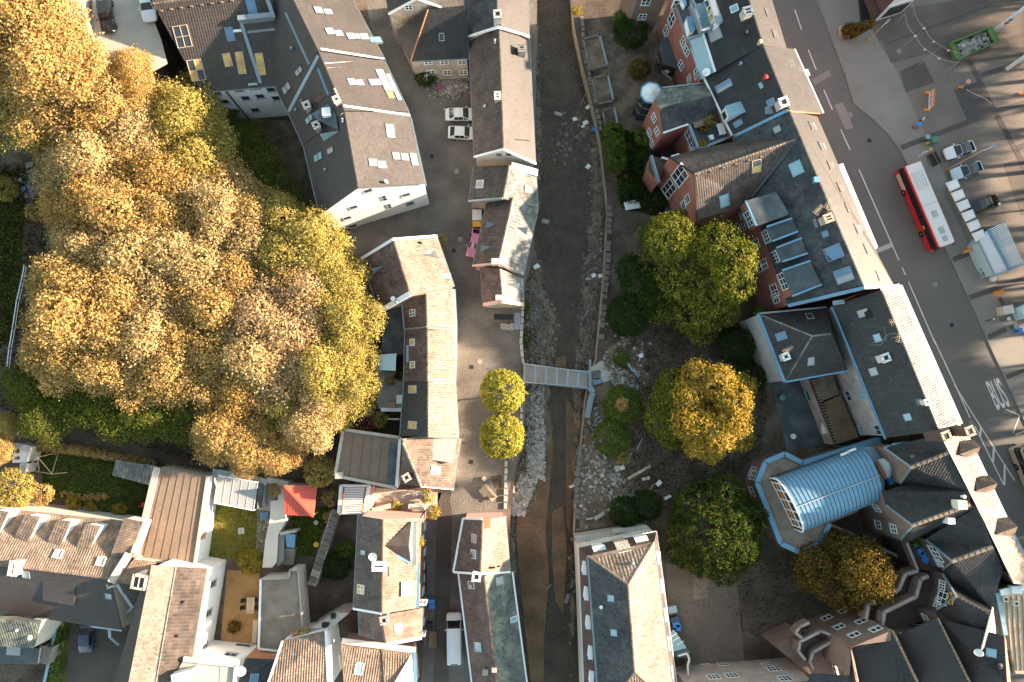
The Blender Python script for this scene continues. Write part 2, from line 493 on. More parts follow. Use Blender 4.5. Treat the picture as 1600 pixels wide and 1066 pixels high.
# ------------------------------------------------------------------ buildings
class House:
    def __init__(s, name, label, cat='house', base=None, group=None):
        s.root = thing(name, label, cat, P(base, 0), group)
        s.faces = []      # (kind, [Vector])
    def pts(s, poly): return [Vector(p) if isinstance(p, Vector) else P(p[0], p[1]) for p in poly]
    def roof(s, poly, m, tile='pan', th=.14, name='roof', parent=None):
        vs = s.pts(poly)
        n = newell(vs)
        if n.z < 0: vs = vs[::-1]
        mb = MB(); k = len(vs)
        bot = [v-Vector((0, 0, th)) for v in vs]
        fs = [(0, i, i+1) for i in range(1, k-1)]+[(k, k+i+1, k+i) for i in range(1, k-1)]
        for i in range(k): j = (i+1) % k; fs.append((i, k+i, k+j, j))
        mb.add(vs+bot, fs)
        o = mb.obj(name, m, parent or s.root)
        s.faces.append(('roof', vs))
        if tile:
            w, l, st = TW[tile]
            hp = .048 if m in ('tile_clay', 'tile_grey', 'tile_moss') else .03
            if parent is None: tile_obj(vs, w, l, st, m, o, hump=hp, lift=.05 if hp > .04 else .035)
            else: tile_obj(vs, w, l, st, m, parent)
        return o
    def wall(s, tops, m, z0=0., closed=False, name='wall', inset=0., parent=None, dz=-.12):
        vs = s.pts(tops)
        c = sum(vs, Vector())/len(vs)
        out = []
        for v in vs:
            d = Vector((c.x-v.x, c.y-v.y, 0)); L = d.length
            if L > 1e-3 and inset: v = v+d/L*min(inset*1.3, L*.5)
            out.append(v+Vector((0, 0, dz)))
        mb = MB(); n = len(out)
        for i in range(n if closed else n-1):
            a = out[i]; b = out[(i+1) % n]
            q = [Vector((a.x, a.y, z0)), Vector((b.x, b.y, z0)), b, a]
            mb.poly(q); s.faces.append(('wall', q))
        return mb.obj(name, m, parent or s.root)
    def gable(s, l0, l1, r1, r0, k0, k1, ze, zr, m, wm, tile='pan', m2=None, ov=.25, gut=True, ridge=True, z0=0., walls=True, verge=None):
        """l0-l1 left eave, r0-r1 right eave, k0-k1 ridge (pixel positions)"""
        zl, zrr = ze if isinstance(ze, tuple) else (ze, ze)
        zk0, zk1 = zr if isinstance(zr, tuple) else (zr, zr)
        en = []
        for a, b, k, zk in ((l0, r0, k0, zk0), (l1, r1, k1, zk1)):       # true up each gable end
            a, b, k = P(a, zl), P(b, zrr), P(k, zk); d = Vector((b.x-a.x, b.y-a.y, 0)).normalized(); n = Vector((-d.y, d.x, 0)); f = (k-a).dot(n)*.5
            if abs(f) < .75: k -= n*f; a += n*f; b += n*f
            en.append((a, b, k))
        (l0, r0, k0), (l1, r1, k1) = en
        A = s.roof([(l0, zl), (l1, zl), (k1, zk1), (k0, zk0)], m, tile)
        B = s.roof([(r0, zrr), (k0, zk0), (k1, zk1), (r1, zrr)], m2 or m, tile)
        if walls:
            q = [P(l0, zl), P(l1, zl), P(r0, zrr), P(r1, zrr), P(k0, zk0), P(k1, zk1)]
            t = Vector((q[5].x-q[4].x, q[5].y-q[4].y, 0)).normalized(); ws = []
            for a, b, k, sg in ((q[0], q[2], q[4], 1), (q[1], q[3], q[5], -1)):
                d = Vector((b.x-a.x, b.y-a.y, 0)); L = d.length; d /= L; m_ = a+d*min(max((k-a).dot(d), .2*L), .8*L); m_.z = k.z
                ws.append([v+t*sg*ov*.8 for v in (a+d*ov, m_, b-d*ov)])
            s.wall([ws[0][0], ws[0][1], ws[0][2], ws[1][2], ws[1][1], ws[1][0]], wm, closed=True, z0=z0, dz=-.06)
        if ridge: s.ridge((k0, zk0), (k1, zk1), m)
        if gut:
            s.gutter((l0, zl), (l1, zl)); s.gutter((r0, zrr), (r1, zrr))
        if verge:
            for a, b, za, zb in ((l0, k0, zl, zk0), (k0, r0, zk0, zrr), (l1, k1, zl, zk1), (k1, r1, zk1, zrr)):
                s.bar(a, za, b, zb, .16, .14, verge, 'verge_board')
        return A, B
    def bar(s, p, zp, q, zq, w, h, m, name, dz=.06, parent=None):
        a, b = P(p, zp), P(q, zq); a.z += dz; b.z += dz
        return MB().bar(a, b, w, h).obj(name, m, parent or s.root)
    def gutter(s, p, q, m='zinc', w=.16):
        return s.bar(p[0], p[1], q[0], q[1], w, .12, m, 'gutter', dz=-.02)
    def ridge(s, p, q, m, w=.28, step=.42, name='ridge_tiles'):
        a, b = P(*p), P(*q); d = b-a; n = max(1, int(d.length/step)); mb = MB(); tn = []
        for i in range(n):
            u = a+d*(i/n); v = a+d*((i+.93)/n)
            u.z += .08+.03; v.z += .08-.01
            x = d.normalized(); y = Vector((0, 0, 1)).cross(x).normalized()
            pp = []
            for e in (u, v):
                for off, hz in ((-w/2, -.10), (-w/4, .03), (w/4, .03), (w/2, -.10)): pp.append(e+y*off+Vector((0, 0, hz)))
            mb.add(pp, [(0, 1, 5, 4), (1, 2, 6, 5), (2, 3, 7, 6), (0, 3, 2, 1), (4, 5, 6, 7)])
            tn += [random.gauss(0, .3)]*5
        mb.t = np.array(tn, dtype=np.float32)
        o = mb.obj(name, m, s.root); o['kind'] = 'stuff'
        return o
    def hit(s, p, kind=None):
        d = CQ @ Vector(((p[0]-800)/FPX, (533-p[1])/FPX, -1)); best = None
        for kd, vs in s.faces:
            if kind and kd != kind: continue
            for i in range(1, len(vs)-1):
                a, b, c = vs[0], vs[i], vs[i+1]
                n = (b-a).cross(c-a)
                den = n.dot(d)
                if abs(den) < 1e-9: continue
                t = n.dot(a-CAMP)/den
                if t <= 0: continue
                q = CAMP+d*t
                if all(n.dot((y-x).cross(q-x)) >= -1e-3*n.length for x, y in ((a, b), (b, c), (c, a))):
                    if best is None or t < best[0]: best = (t, q, n.normalized())
        if best is None:                      # nearest face plane as a fallback: closest polygon centre
            bd = 1e9
            for kd, vs in s.faces:
                if kind and kd != kind: continue
                n = newell(vs); c = sum(vs, Vector())/len(vs)
                if abs(n.dot(d)) < .05: continue
                t = n.dot(c-CAMP)/n.dot(d); q = CAMP+d*t
                if (q-c).length < bd: bd = (q-c).length; best = (t, q, n)
        t, q, n = best
        if n.dot(d) > 0: n = -n
        return q, n
    def skylight(s, p, w=.8, l=1.2, glass='glass_pale', fr='zinc_dark', nx=1, ny=1, h=.14, rot=None, name='skylight', kind='roof', bar=.065):
        q, n = s.hit(p, kind)
        if fr == 'concrete_light': h, bar = .03, .04
        up = Vector((0, 0, 1))
        sd_ = up-n*up.dot(n)
        if sd_.length < .05: sd_ = Vector((0, 1, 0))
        M = frame_at(q, n, sd_)
        return s.pane(M, w, l, glass, fr, nx, ny, h, name, bar)
    def pane(s, M, w, l, glass, fr, nx, ny, h, name, bar):
        mb = MB()
        for i in range(nx+1):
            x = -w/2+w*i/nx; mb.box(M @ T(x, 0, h/2-.1), bar, l+bar, h+.2)
        for j in range(ny+1):
            y = -l/2+l*j/ny; mb.box(M @ T(0, y, h/2-.098), w, bar*.96, h+.19)
        o = mb.obj(name, fr, s.root)
        for i in range(nx):
            for j in range(ny):
                x0 = -w/2+w*i/nx; y0 = -l/2+l*j/ny
                g = MB().poly([M @ Vector((a, b, h*.62)) for a, b in ((x0, y0), (x0+w/nx, y0), (x0+w/nx, y0+l/ny), (x0, y0+l/ny))])
                g.obj('pane', glass if not isinstance(glass, (list, tuple)) else glass[(i+j*nx) % len(glass)], o)
        return o
    def window(s, p, w=1., l=1.4, glass='glass', fr='white_paint', nx=2, ny=2, h=.07, sill=True):
        o = s.skylight(p, w, l, glass, fr, nx, ny, h, name='window', kind='wall', bar=.085)
        if sill:
            q, n = s.hit(p, 'wall'); M = frame_at(q, n, Vector((0, 0, 1)))
            MB().box(M @ T(0, -l/2-.09, .06), w+.25, .07, .22).obj('window_sill', 'grey_paint', o)
        return o
    def chimney(s, p, w=.7, d=.7, h=1.3, m='brick_brown', cap='concrete', flues=1, name='chimney'):
        q, n = s.hit(p, 'roof')
        g = Vector((n.x, n.y, 0))
        g = g.normalized() if g.length > .05 else Vector((1, 0, 0))
        M = Matrix((g, Vector((-g.y, g.x, 0)), Vector((0, 0, 1)))).transposed().to_4x4(); M.translation = q
        o = MB().box(M @ T(0, 0, h/2-.5), w, d, h+1.0).obj(name, m, s.root)
        mb = MB(); f = .2
        for (x, y, a, b) in ((0, d/2-.05, w+.16, .26), (0, -d/2+.05, w+.16, .26), (w/2-.05, 0, .26, d-.2), (-w/2+.05, 0, .26, d-.2)):
            mb.box(M @ T(x, y, h+.06), a, b, .14)
        mb.obj('chimney_cap', cap, o)
        mb = MB(); mb.box(M @ T(0, 0, h+.03), w-.2, d-.2, .08); mb.obj('flue', 'black', o)
        if flues > 1:
            mb = MB()
            for i in range(1, flues): mb.box(M @ T(0, -d/2+d*i/flues, h+.10), w-.1, .12, .07)
            mb.obj('flue_divider', cap, o)
        return o
    def boxtop(s, poly, drop, rm, wm, tile=None, name='dormer', tops=None):
        """a dormer or roof box: roof poly (px, z)...; walls drop below it. Dormer object is its wall, roof is a sub-part"""
        vs = s.pts(poly)
        mb = MB(); n = len(vs)
        c = sum(vs, Vector())/n
        ins = [v+(Vector((c.x-v.x, c.y-v.y, 0)).normalized()*.12)-Vector((0, 0, .1)) for v in vs]
        for i in range(n):
            a, b = ins[i], ins[(i+1) % n]
            q = [a-Vector((0, 0, drop)), b-Vector((0, 0, drop)), b, a]; mb.poly(q); s.faces.append(('wall', q))
        o = mb.obj(name, wm, s.root)
        s.roof(poly, rm, tile, th=.16, name='dormer_roof', parent=o)
        return o
    def gablet(s, f0, f1, ap, back, zf, za, zb, rm, wm, name='dormer', drop=1.2):
        """pointed dormer: front feet f0,f1 at zf, apex ap at za, ridge runs back to back at zb"""
        F0, F1, A, B = P(f0, zf), P(f1, zf), P(ap, za), P(back, zb)
        mb = MB(); q = [F0, F1, A]; mb.poly(q); s.faces.append(('wall', q))
        for x in (F0, F1):
            mb.poly([x, x-Vector((0, 0, drop)), B-Vector((0, 0, .3)), B])
        mb.poly([F0, F0-Vector((0, 0, drop)), F1-Vector((0, 0, drop)), F1])
        o = mb.obj(name, wm, s.root)
        for x in (F0, F1):
            s.roof([x, A, B] if False else [Vector(x), Vector(A), Vector(B)], rm, None, th=.08, name='dormer_roof', parent=o)
        return o
    def dish(s, p, r=.4, kind='roof', tilt=(.6, -.5, .6)):
        q, n = s.hit(p, kind)
        t = Vector(tilt).normalized(); top = q+Vector((0, 0, .7))
        o = MB().tube([q-Vector((0, 0, .2)), top], .03, 6).obj('dish_mount', 'steel', s.root)
        M = frame_at(top, t, Vector((0, 0, 1)))
        MB().lathe(M, [(.02, -.1), (r*.6, -.03), (r, .08), (r*.97, .10), (r*.55, .0), (.02, -.06)], 16).obj('satellite_dish', 'white_paint', o)
        MB().tube([M @ Vector((0, -r, .06)), M @ Vector((0, -.1*r, r*1.1))], .025, 5).obj('dish_arm', 'steel', o)
        return o
    def antenna(s, p, h=2.2, kind='roof', ang=.4):
        q, n = s.hit(p, kind); mb = MB(); top = q+Vector((0, 0, h))
        mb.tube([q-Vector((0, 0, .2)), top], .03, 6)
        d = Vector((math.cos(ang), math.sin(ang), 0)); e = Vector((-d.y, d.x, 0))
        mb.tube([top-d*.7, top+d*.7], .025, 5)
        for i in range(7):
            c = top+d*(-.65+i*.21); mb.tube([c-e*(.42-.03*i), c+e*(.42-.03*i)], .016, 4)
        return mb.obj('aerial', 'wood_pale', s.root)
    def vent(s, p, r=.12, h=.35, m='zinc', kind='roof'):
        q, n = s.hit(p, kind)
        return MB().lathe(T(*q), [(r, -.2), (r, h), (r*1.5, h+.02), (r*1.4, h+.1), (.02, h+.18)], 10).obj('vent_pipe', m, s.root)

# ================================================================== THE SETTING
LB = [(832, -90), (834, 200), (836, 300), (833, 400), (820, 440), (816, 500), (818, 570), (822, 640), (818, 700), (806, 740),
      (798, 790), (797, 860), (808, 950), (822, 1066), (835, 1150)]
RB = [(888, -90), (897, 40), (912, 110), (925, 160), (938, 220), (947, 300), (950, 330), (945, 420), (938, 500), (932, 560),
      (922, 590), (915, 625), (910, 680), (903, 750), (898, 830), (902, 900), (906, 1000), (910, 1150)]
lb = [P(p) for p in LB]; rb = [P(p) for p in RB]
lb.insert(0, Vector((lb[0].x, 150, 0))); lb.append(Vector((lb[-1].x+4, -140, 0)))
rb.insert(0, Vector((rb[0].x, 150, 0))); rb.append(Vector((rb[-1].x+4, -140, 0)))
flat('ground', lb+[Vector((-300, -140, 0)), Vector((-300, 150, 0))], 'soil')
flat('ground', rb+[Vector((320, -140, 0)), Vector((320, 150, 0))], 'soil')

# river bed with gravel bars, and the shallow water over it
def at_y(line, y):
    for a, b in zip(line, line[1:]):
        if a.y >= y >= b.y: return a.x+(b.x-a.x)*(a.y-y)/max(a.y-b.y, 1e-6)
    return line[-1].x
BARS = [((935, 260), 1.0, 6, .75), ((938, 320), 1.1, 6, .8), ((932, 400), 1.6, 5, .6), ((925, 470), 1.5, 5, .6), ((922, 540), 1.4, 4, .6),
        ((832, 470), 1.7, 4.5, .85), ((838, 520), 2.2, 4.5, .9), ((838, 560), 2.0, 3.5, .8), ((833, 440), 1.2, 4, .7),
        ((836, 620), 1.6, 4, .95), ((838, 670), 1.6, 4.5, .95), ((825, 730), 1.4, 4, .9), ((812, 765), 1.3, 3, .8), ((905, 640), .8, 8, .7), ((902, 760), .8, 8, .6),
        ((880, 230), 2.2, 5, .28), ((915, 200), 2.0, 4, .3), ((838, 210), .6, 10, .6), ((838, 90), .5, 9, .4), ((800, 880), .5, 12, .5), ((895, 950), .5, 9, .4)]
barw = [(P(p, -2.2), rx, ry, h) for p, rx, ry, h in BARS]
ys = np.linspace(110, -110, 441); nx_ = 36
vx = []
for y in ys:
    xl = at_y(lb, y)-.15; xr = at_y(rb, y)+.15
    for i in range(nx_): vx.append((xl+(xr-xl)*i/(nx_-1), y, -2.55))
vx = np.array(vx)
hh = np.zeros(len(vx))
for c, rx, ry, h in barw:
    hh = np.maximum(hh, h*np.exp(-(((vx[:, 0]-c.x)/rx)**2+((vx[:, 1]-c.y)/ry)**2)*.8))
hh += .10*np.sin(vx[:, 0]*2.1+1.3*np.sin(vx[:, 1]*.7))*np.sin(vx[:, 1]*1.3)+RNG.normal(0, .035, len(vx))
vx[:, 2] += hh
q = np.arange((len(ys)-1)*nx_).reshape(-1, nx_)[:, :-1].ravel()
fc = np.stack([q, q+nx_, q+nx_+1, q+1], 1)
me = fast_mesh('riverbed', vx, fc, smooth=True); me.materials.append(G('bed'))
bed = put(bpy.data.objects.new('riverbed', me)); bed['kind'] = 'structure'
# stretch of brown mud seen through the water in the lower half
def bed_z(x, y):
    h = 0.
    for c, rx, ry, hb in barw: h = max(h, hb*math.exp(-(((x-c.x)/rx)**2+((y-c.y)/ry)**2)*.8))
    return -2.55+h
mb_mat = bpy.data.materials.new('river_water'); mb_mat.use_nodes = True
_n = mb_mat.node_tree.nodes; _l = mb_mat.node_tree.links
_b = _n['Principled BSDF']; _b.inputs['Roughness'].default_value = .07; _b.inputs['Specular IOR Level'].default_value = .5
_g = _n.new('ShaderNodeNewGeometry'); _s = _n.new('ShaderNodeSeparateXYZ'); _l.new(_g.outputs['Position'], _s.inputs[0])
_no = _n.new('ShaderNodeTexNoise'); _no.inputs['Scale'].default_value = .22; _no.inputs['Detail'].default_value = 5; _l.new(_g.outputs['Position'], _no.inputs['Vector'])
_r = _n.new('ShaderNodeValToRGB'); _l.new(_no.outputs[0], _r.inputs[0])
_r.color_ramp.elements[0].position = .35; _r.color_ramp.elements[0].color = (.040, .028, .018, 1)
_r.color_ramp.elements[1].position = .66; _r.color_ramp.elements[1].color = (.085, .058, .034, 1)
_l.new(_r.outputs[0], _b.inputs['Base Color']); _b.inputs['Alpha'].default_value = .55
_n2 = _n.new('ShaderNodeTexNoise'); _n2.inputs['Scale'].default_value = 1.3; _n2.inputs['Detail'].default_value = 4; _l.new(_g.outputs['Position'], _n2.inputs['Vector'])
_bp = _n.new('ShaderNodeBump'); _bp.inputs['Strength'].default_value = .9; _bp.inputs['Distance'].default_value = .15
_l.new(_n2.outputs[0], _bp.inputs['Height']); _l.new(_bp.outputs[0], _b.inputs['Normal'])
MT['water'] = mb_mat
wl = []; wr = []
for y in np.linspace(110, -110, 111): wl.append(Vector((at_y(lb, y)-.15, y, -2.22))); wr.append(Vector((at_y(rb, y)+.15, y, -2.22)))
flat('river_water', wl+wr[::-1], 'water')
# silt banks of brown mud under the shallow lower reach
def bed_sheet(name, pts, m, z=-2.30):
    vs = [P(p, z) for p in pts]; return flat(name, vs, m)
bed_sheet('mud_bank', [(838, 690), (860, 640), (864, 700), (858, 770), (852, 830), (858, 900), (850, 1000), (850, 1100), (833, 1100), (822, 1000), (812, 900), (806, 830), (812, 780), (825, 750)], 'mud', -2.20)
bed_sheet('mud_bank', [(884, 620), (896, 640), (898, 700), (894, 770), (890, 830), (885, 820), (884, 730)], 'mud', -2.21)
bed_sheet('mud_bank', [(868, 560), (884, 555), (886, 590), (880, 600), (868, 598)], 'mud', -2.20)
bed_sheet('mud_bank', [(862, 800), (880, 790), (886, 860), (880, 960), (868, 940), (863, 880)], 'mud', -2.205)

# embankment walls
def bank_wall(line, name, label, m, th=.5, base=-2.9, out=1):
    t = thing(name, label, 'river wall', line[0])
    mb = MB()
    for a, b in zip(line, line[1:]):
        d = (b-a).normalized(); n = Vector((d.y, -d.x, 0))*out*th
        mb.prism([a, b, b+n, a+n] if out > 0 else [a+n, b+n, b, a], base)
    mb.obj('wall', m, t)
    return t
def sub(line, i0, i1, dz=0):
    return [Vector((p.x, p.y, p.z+dz)) for p in line[i0:i1]]
bwL = bank_wall(sub(lb, 1, 16, -.012), 'river_wall', 'rough stone wall along the west bank below the houses', 'stone', out=1)
bwR = bank_wall(sub(rb, 1, 19, -.012), 'river_wall', 'broken stone wall along the east bank beside the gardens', 'stone', out=-1)
def walk(line, step):
    res = []; acc = 0.; 
    for a, b in zip(line, line[1:]):
        L = (b-a).length; 
        t = acc
        while t < L: res.append((a+(b-a)*(t/L), (b-a).normalized())); t += step
        acc = t-L
    return res
def stones_along(pxline, w, h, step, parent, m, z=0., jit=.1, name='coping_stone'):
    ln = [P(p, z) for p in pxline]
    protos = []
    for k in range(5):
        mb = MB(); mb.box(Matrix.Identity(4), step*random.uniform(.82, .96), w*random.uniform(.85, 1.05), h*random.uniform(.8, 1.2), taper=random.uniform(.86, .96))
        me = bpy.data.meshes.new(name); me.from_pydata([(x+random.uniform(-.03, .03), y+random.uniform(-.03, .03), zz) for x, y, zz in mb.v], [], mb.f); me.update(); me.materials.append(G(m)); protos.append(me)
    for p, d in walk(ln, step):
        if jit > .08 and random.random() < .18: continue
        o = bpy.data.objects.new(name, random.choice(protos)); put(o, parent)
        o.location = p+Vector((random.uniform(-jit, jit)*.4, random.uniform(-jit, jit)*.4, h/2-.02+random.uniform(-.02, .03)))
        o.rotation_euler = (random.uniform(-.03, .03), random.uniform(-.03, .03), math.atan2(d.y, d.x)+random.uniform(-jit, jit)*.5)
stones_along([(953, 318), (950, 400), (944, 470), (938, 545)], .78, .34, .8, bwR, 'rock_dark', jit=.22)
stones_along([(906, 690), (903, 750), (901, 815)], .8, .3, .7, bwR, 'rock_dark', jit=.4)
stones_along([(909, 30), (914, 90), (926, 140), (939, 205)], .55, .3, .8, bwR, 'rock_dark')
stones_along([(949, 722), (947, 770), (945, 808)], .5, .3, .6, bwR, 'rock_dark', jit=.35)
stones_along([(817, 470), (814, 535), (818, 570)], .4, .25, .9, bwL, 'concrete_light', jit=.03)
stones_along([(815, 640), (814, 700)], .4, .25, .9, bwL, 'concrete_light', jit=.03)
stones_along([(791, 725), (789, 800)], .45, .3, .9, bwL, 'concrete_light', jit=.03)

# loose stones
_t = (1+5**.5)/2
ICO_V = np.array([(-1, _t, 0), (1, _t, 0), (-1, -_t, 0), (1, -_t, 0), (0, -1, _t), (0, 1, _t), (0, -1, -_t), (0, 1, -_t), (_t, 0, -1), (_t, 0, 1), (-_t, 0, -1), (-_t, 0, 1)])/1.9
ICO_F = np.array([(0, 11, 5), (0, 5, 1), (0, 1, 7), (0, 7, 10), (0, 10, 11), (1, 5, 9), (5, 11, 4), (11, 10, 2), (10, 7, 6), (7, 1, 8), (3, 9, 4), (3, 4, 2), (3, 2, 6), (3, 6, 8), (3, 8, 9), (4, 9, 5), (2, 4, 11), (6, 2, 10), (8, 6, 7), (9, 8, 1)])
def rocks(name, pos, size, m, flatness=.55, parent=None):
    n = len(pos)
    A = RNG.uniform(0, 6.28, n); sc = np.stack([RNG.uniform(.7, 1.3, n)*size, RNG.uniform(.7, 1.3, n)*size, RNG.uniform(.6, 1.2, n)*size*flatness], 1)
    V = ICO_V[None]*RNG.uniform(.75, 1.2, (n, 12, 1))*sc[:, None, :]
    c, s = np.cos(A)[:, None], np.sin(A)[:, None]
    X = V[..., 0]*c-V[..., 1]*s; Y = V[..., 0]*s+V[..., 1]*c
    V = np.stack([X, Y, V[..., 2]], 2)+np.array(pos)[:, None, :]
    Fc = (ICO_F[None]+12*np.arange(n)[:, None, None]).reshape(-1, 3)
    me = fast_mesh(name, V.reshape(-1, 3), Fc, tone=np.repeat(RNG.normal(0, .4, n), 20)); me.materials.append(G(m))
    o = put(bpy.data.objects.new(name, me), parent); o['kind'] = 'stuff'
    return o
pos = []; sz = []
for (p, rx, ry, h), (c, _, _, _) in zip(BARS, barw):
    if h < .5: k = 60
    else: k = int(150*rx*ry/5)
    for _ in range(k):
        x = c.x+random.gauss(0, rx*.62); y = c.y+random.gauss(0, ry*.62)
        if at_y(lb, y)+.1 < x < at_y(rb, y)-.1: pos.append((x, y, bed_z(x, y)+.05)); sz.append(abs(random.gauss(.07, .07))+.05)
for _ in range(2400):
    y = random.uniform(-36, 58) if random.random() < .3 else random.uniform(5, 52); x = random.uniform(at_y(lb, y)+.2, at_y(rb, y)-.2)
    pos.append((x, y, bed_z(x, y)+.12)); sz.append(abs(random.gauss(.05, .09))+.05)
rocks('river_gravel', pos, np.array(sz), 'rock_dark')
for (p0, p1) in (((835, 600), (838, 745)), ((826, 745), (806, 800))):       # stone pitching on the west bank
    pos = []; sz = []
    for _ in range(1000):
        t = random.random(); p = P((p0[0]+(p1[0]-p0[0])*t+random.uniform(-13, 13), p0[1]+(p1[1]-p0[1])*t+random.uniform(-6, 6)), -1.75)
        pos.append((p.x, p.y, max(bed_z(p.x, p.y), -1.95)+.04)); sz.append(random.uniform(.18, .36))
    rocks('stone_pitching', pos, np.array(sz), 'rock', .26)

# ---------------------------------------------------------------- ground sheets west of the river
sheet('cobbled_lane', [(560, -60), (620, -60), (840, -60), (836, 290), (834, 400), (822, 440), (816, 500), (818, 570), (821, 640), (815, 700), (797, 760),
      (790, 800), (800, 1120), (655, 1120), (668, 900), (660, 800), (705, 775), (712, 640), (705, 560), (690, 400), (620, 380), (545, 400), (530, 370), (600, 330), (640, 280), (600, 150)], 1, 'cobble')
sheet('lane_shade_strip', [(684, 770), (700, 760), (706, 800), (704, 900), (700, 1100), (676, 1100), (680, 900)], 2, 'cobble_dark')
hx = np.linspace(-100, -38, 78); hy = np.linspace(30, 100, 80)
V = np.array([(x, y, hill(x, y)-.02) for y in hy for x in hx]); q = np.arange(79*78).reshape(79, 78)[:, :-1].ravel(); me = fast_mesh('hillside', V, np.stack([q, q+1, q+79, q+78], 1), smooth=True); me.materials.append(G('soil')); put(bpy.data.objects.new('hillside', me))['kind'] = 'structure'
sheet('yard', [(150, -60), (225, -60), (232, 10), (252, 62), (262, 100), (240, 112), (165, 108), (140, 60)], 3, 'concrete_light', z=11.)
sheet('back_yard', [(385, 185), (470, 190), (500, 345), (440, 330), (405, 260)], 2, 'dirt_pale')
sheet('lawn', [(-80, 230), (45, 220), (28, 520), (-80, 580)], 1, 'lawn_shaded')
sheet('lawn', [(58, 700), (245, 735), (228, 822), (70, 772)], 1, 'lawn_shaded')
sheet('lawn', [(330, 786), (425, 800), (408, 880), (328, 868)], 1, 'lawn')
sheet('lawn', [(458, 800), (518, 790), (490, 868), (455, 870)], 1, 'lawn')
sheet('patio', [(40, 785), (160, 795), (150, 822), (40, 810)], 2, 'concrete')
sheet('garden_path', [(405, 750), (445, 765), (420, 880), (398, 890)], 2, 'concrete_light')
sheet('terrace', [(355, 890), (406, 896), (400, 1010), (345, 1000)], 2, 'terrace_brown')
sheet('driveway', [(85, 960), (200, 950), (190, 1120), (60, 1120)], 1, 'cobble_dark')
sheet('lawn', [(78, 940), (112, 950), (100, 1120), (66, 1120)], 2, 'lawn_shaded')
sheet('courtyard', [(560, 760), (690, 770), (680, 800), (560, 800)], 2, 'concrete_light')

# ---------------------------------------------------------------- east of the river
sheet('gravel_garden', [(925, 60), (1060, 30), (1050, 160), (1010, 240), (960, 250), (945, 190)], 1, 'dirt_pale')
sheet('lawn', [(952, 195), (1020, 215), (1055, 300), (1030, 340), (970, 325), (960, 260)], 2, 'lawn_shaded')
sheet('rubble_ground', [(925, 600), (950, 545), (1010, 500), (1060, 560), (1020, 640), (1060, 740), (1040, 800), (960, 820), (905, 830), (912, 690)], 1, 'dirt_pale')
sheet('paved_court', [(1000, 510), (1130, 470), (1200, 560), (1190, 700), (1180, 760), (1130, 740), (1060, 760), (985, 770), (1030, 640), (1010, 560)], 2, 'court')
sheet('paved_court', [(1040, 880), (1150, 900), (1165, 1050), (1060, 1050), (1045, 960)], 1, 'paver_dark')
sheet('paving_strip', [(1083, 905), (1107, 900), (1106, 935), (1083, 937)], 2, 'paver')
sheet('paved_court', [(1160, 910), (1250, 880), (1330, 960), (1200, 1010), (1160, 980)], 1, 'court')
sheet('courtyard', [(1205, 598), (1262, 590), (1305, 690), (1230, 705)], 1, 'zinc_dark')

# street
sheet('street', [(1150, -90), (1282, -90), (1276, 0), (1321, 119), (1334, 162), (1362, 185), (1386, 208), (1403, 230), (1417, 256), (1428, 290), (1486, 407), (1544, 535), (1604, 665), (1680, 820),
      (1760, 1120), (1540, 1120), (1480, 900), (1440, 690), (1340, 470), (1250, 250)], 1, 'asphalt')
sheet('pavement', [(1282, -90), (1352, -90), (1349, 0), (1354, 30), (1390, 95), (1432, 180), (1460, 240), (1550, 430), (1700, 740), (1720, 820), (1680, 820), (1604, 665), (1544, 535), (1486, 407), (1428, 290), (1417, 256), (1403, 230), (1386, 208), (1362, 185), (1334, 162), (1321, 119), (1276, 0)], 2, 'concrete')
sheet('square', [(1352, -90), (1349, 0), (1354, 30), (1390, 95), (1432, 180), (1460, 240), (1550, 430), (1700, 740), (1720, 820), (1900, 820), (1900, -90)], 1, 'paver')
def patch(name, f, pts, lv, m): sheet(name, [f(*p) for p in pts], lv, m)
patch('paving_field', a4, [(600, 100), (750, 375), (690, 250), (1060, 290), (850, 0), (600, 30)], 2, 'paver_dark')
patch('paving_field', a4, [(670, 180), (900, 40), (1600, -60), (1700, 330), (1240, 390), (1000, 330), (760, 390)], 3, 'paver_dark')
patch('paving_patch', a4, [(810, 440), (960, 375), (1028, 510), (850, 570)], 4, 'asphalt_dark')
patch('paving_patch', a4, [(1145, 555), (1310, 500), (1400, 690), (1230, 750)], 4, 'asphalt_dark')
patch('paving_patch', a4, [(480, 470), (765, 385), (915, 715), (740, 805), (560, 650)], 3, 'concrete')
patch('paving_field', a4, [(1450, 1010), (1700, 930), (1800, 1300), (1560, 1330)], 3, 'paver_dark')
def stripe(pts, w, lv, m, name='road_marking', z=0.):
    ps = [P(p, z) for p in pts]
    for i, (a, b) in enumerate(zip(ps, ps[1:])):
        d = (b-a).normalized(); n = Vector((-d.y, d.x, 0))*w/2
        flat(name, [Vector((v.x, v.y, z+lv*.004+i*.0013)) for v in (a+n, a-n, b-n, b+n)], m)
for pts in ([(820, 912), (1405, 690), (1600, 630)], [(1240, 375), (1400, 690), (1560, 985), (1640, 1180)], [(1310, 470), (1600, 370)], [(1535, 915), (1640, 880)], [(735, 268), (1060, 150), (1400, 20)]):
    DL = globals().get('DL', 4)+1; stripe([a4(*p) for p in pts], .75 if pts[0] != (735, 268) else .3, DL, 'asphalt_dark', 'drain_strip')
for pts in ([(1140, 557), (1320, 485)], [(1240, 792), (1600, 665)], [(1355, 1035), (1470, 985)], [(1290, 215), (1600, 120)]):
    DL += 1; stripe([b4(*p) for p in pts], .7, DL, 'asphalt_dark', 'drain_strip')
stripe([c4(1470, 235), c4(1600, 185)], .6, 5, 'asphalt_dark', 'drain_strip')
stripe([g3(490, 290), g3(570, 430)], .6, 5, 'asphalt_dark', 'drain_strip')
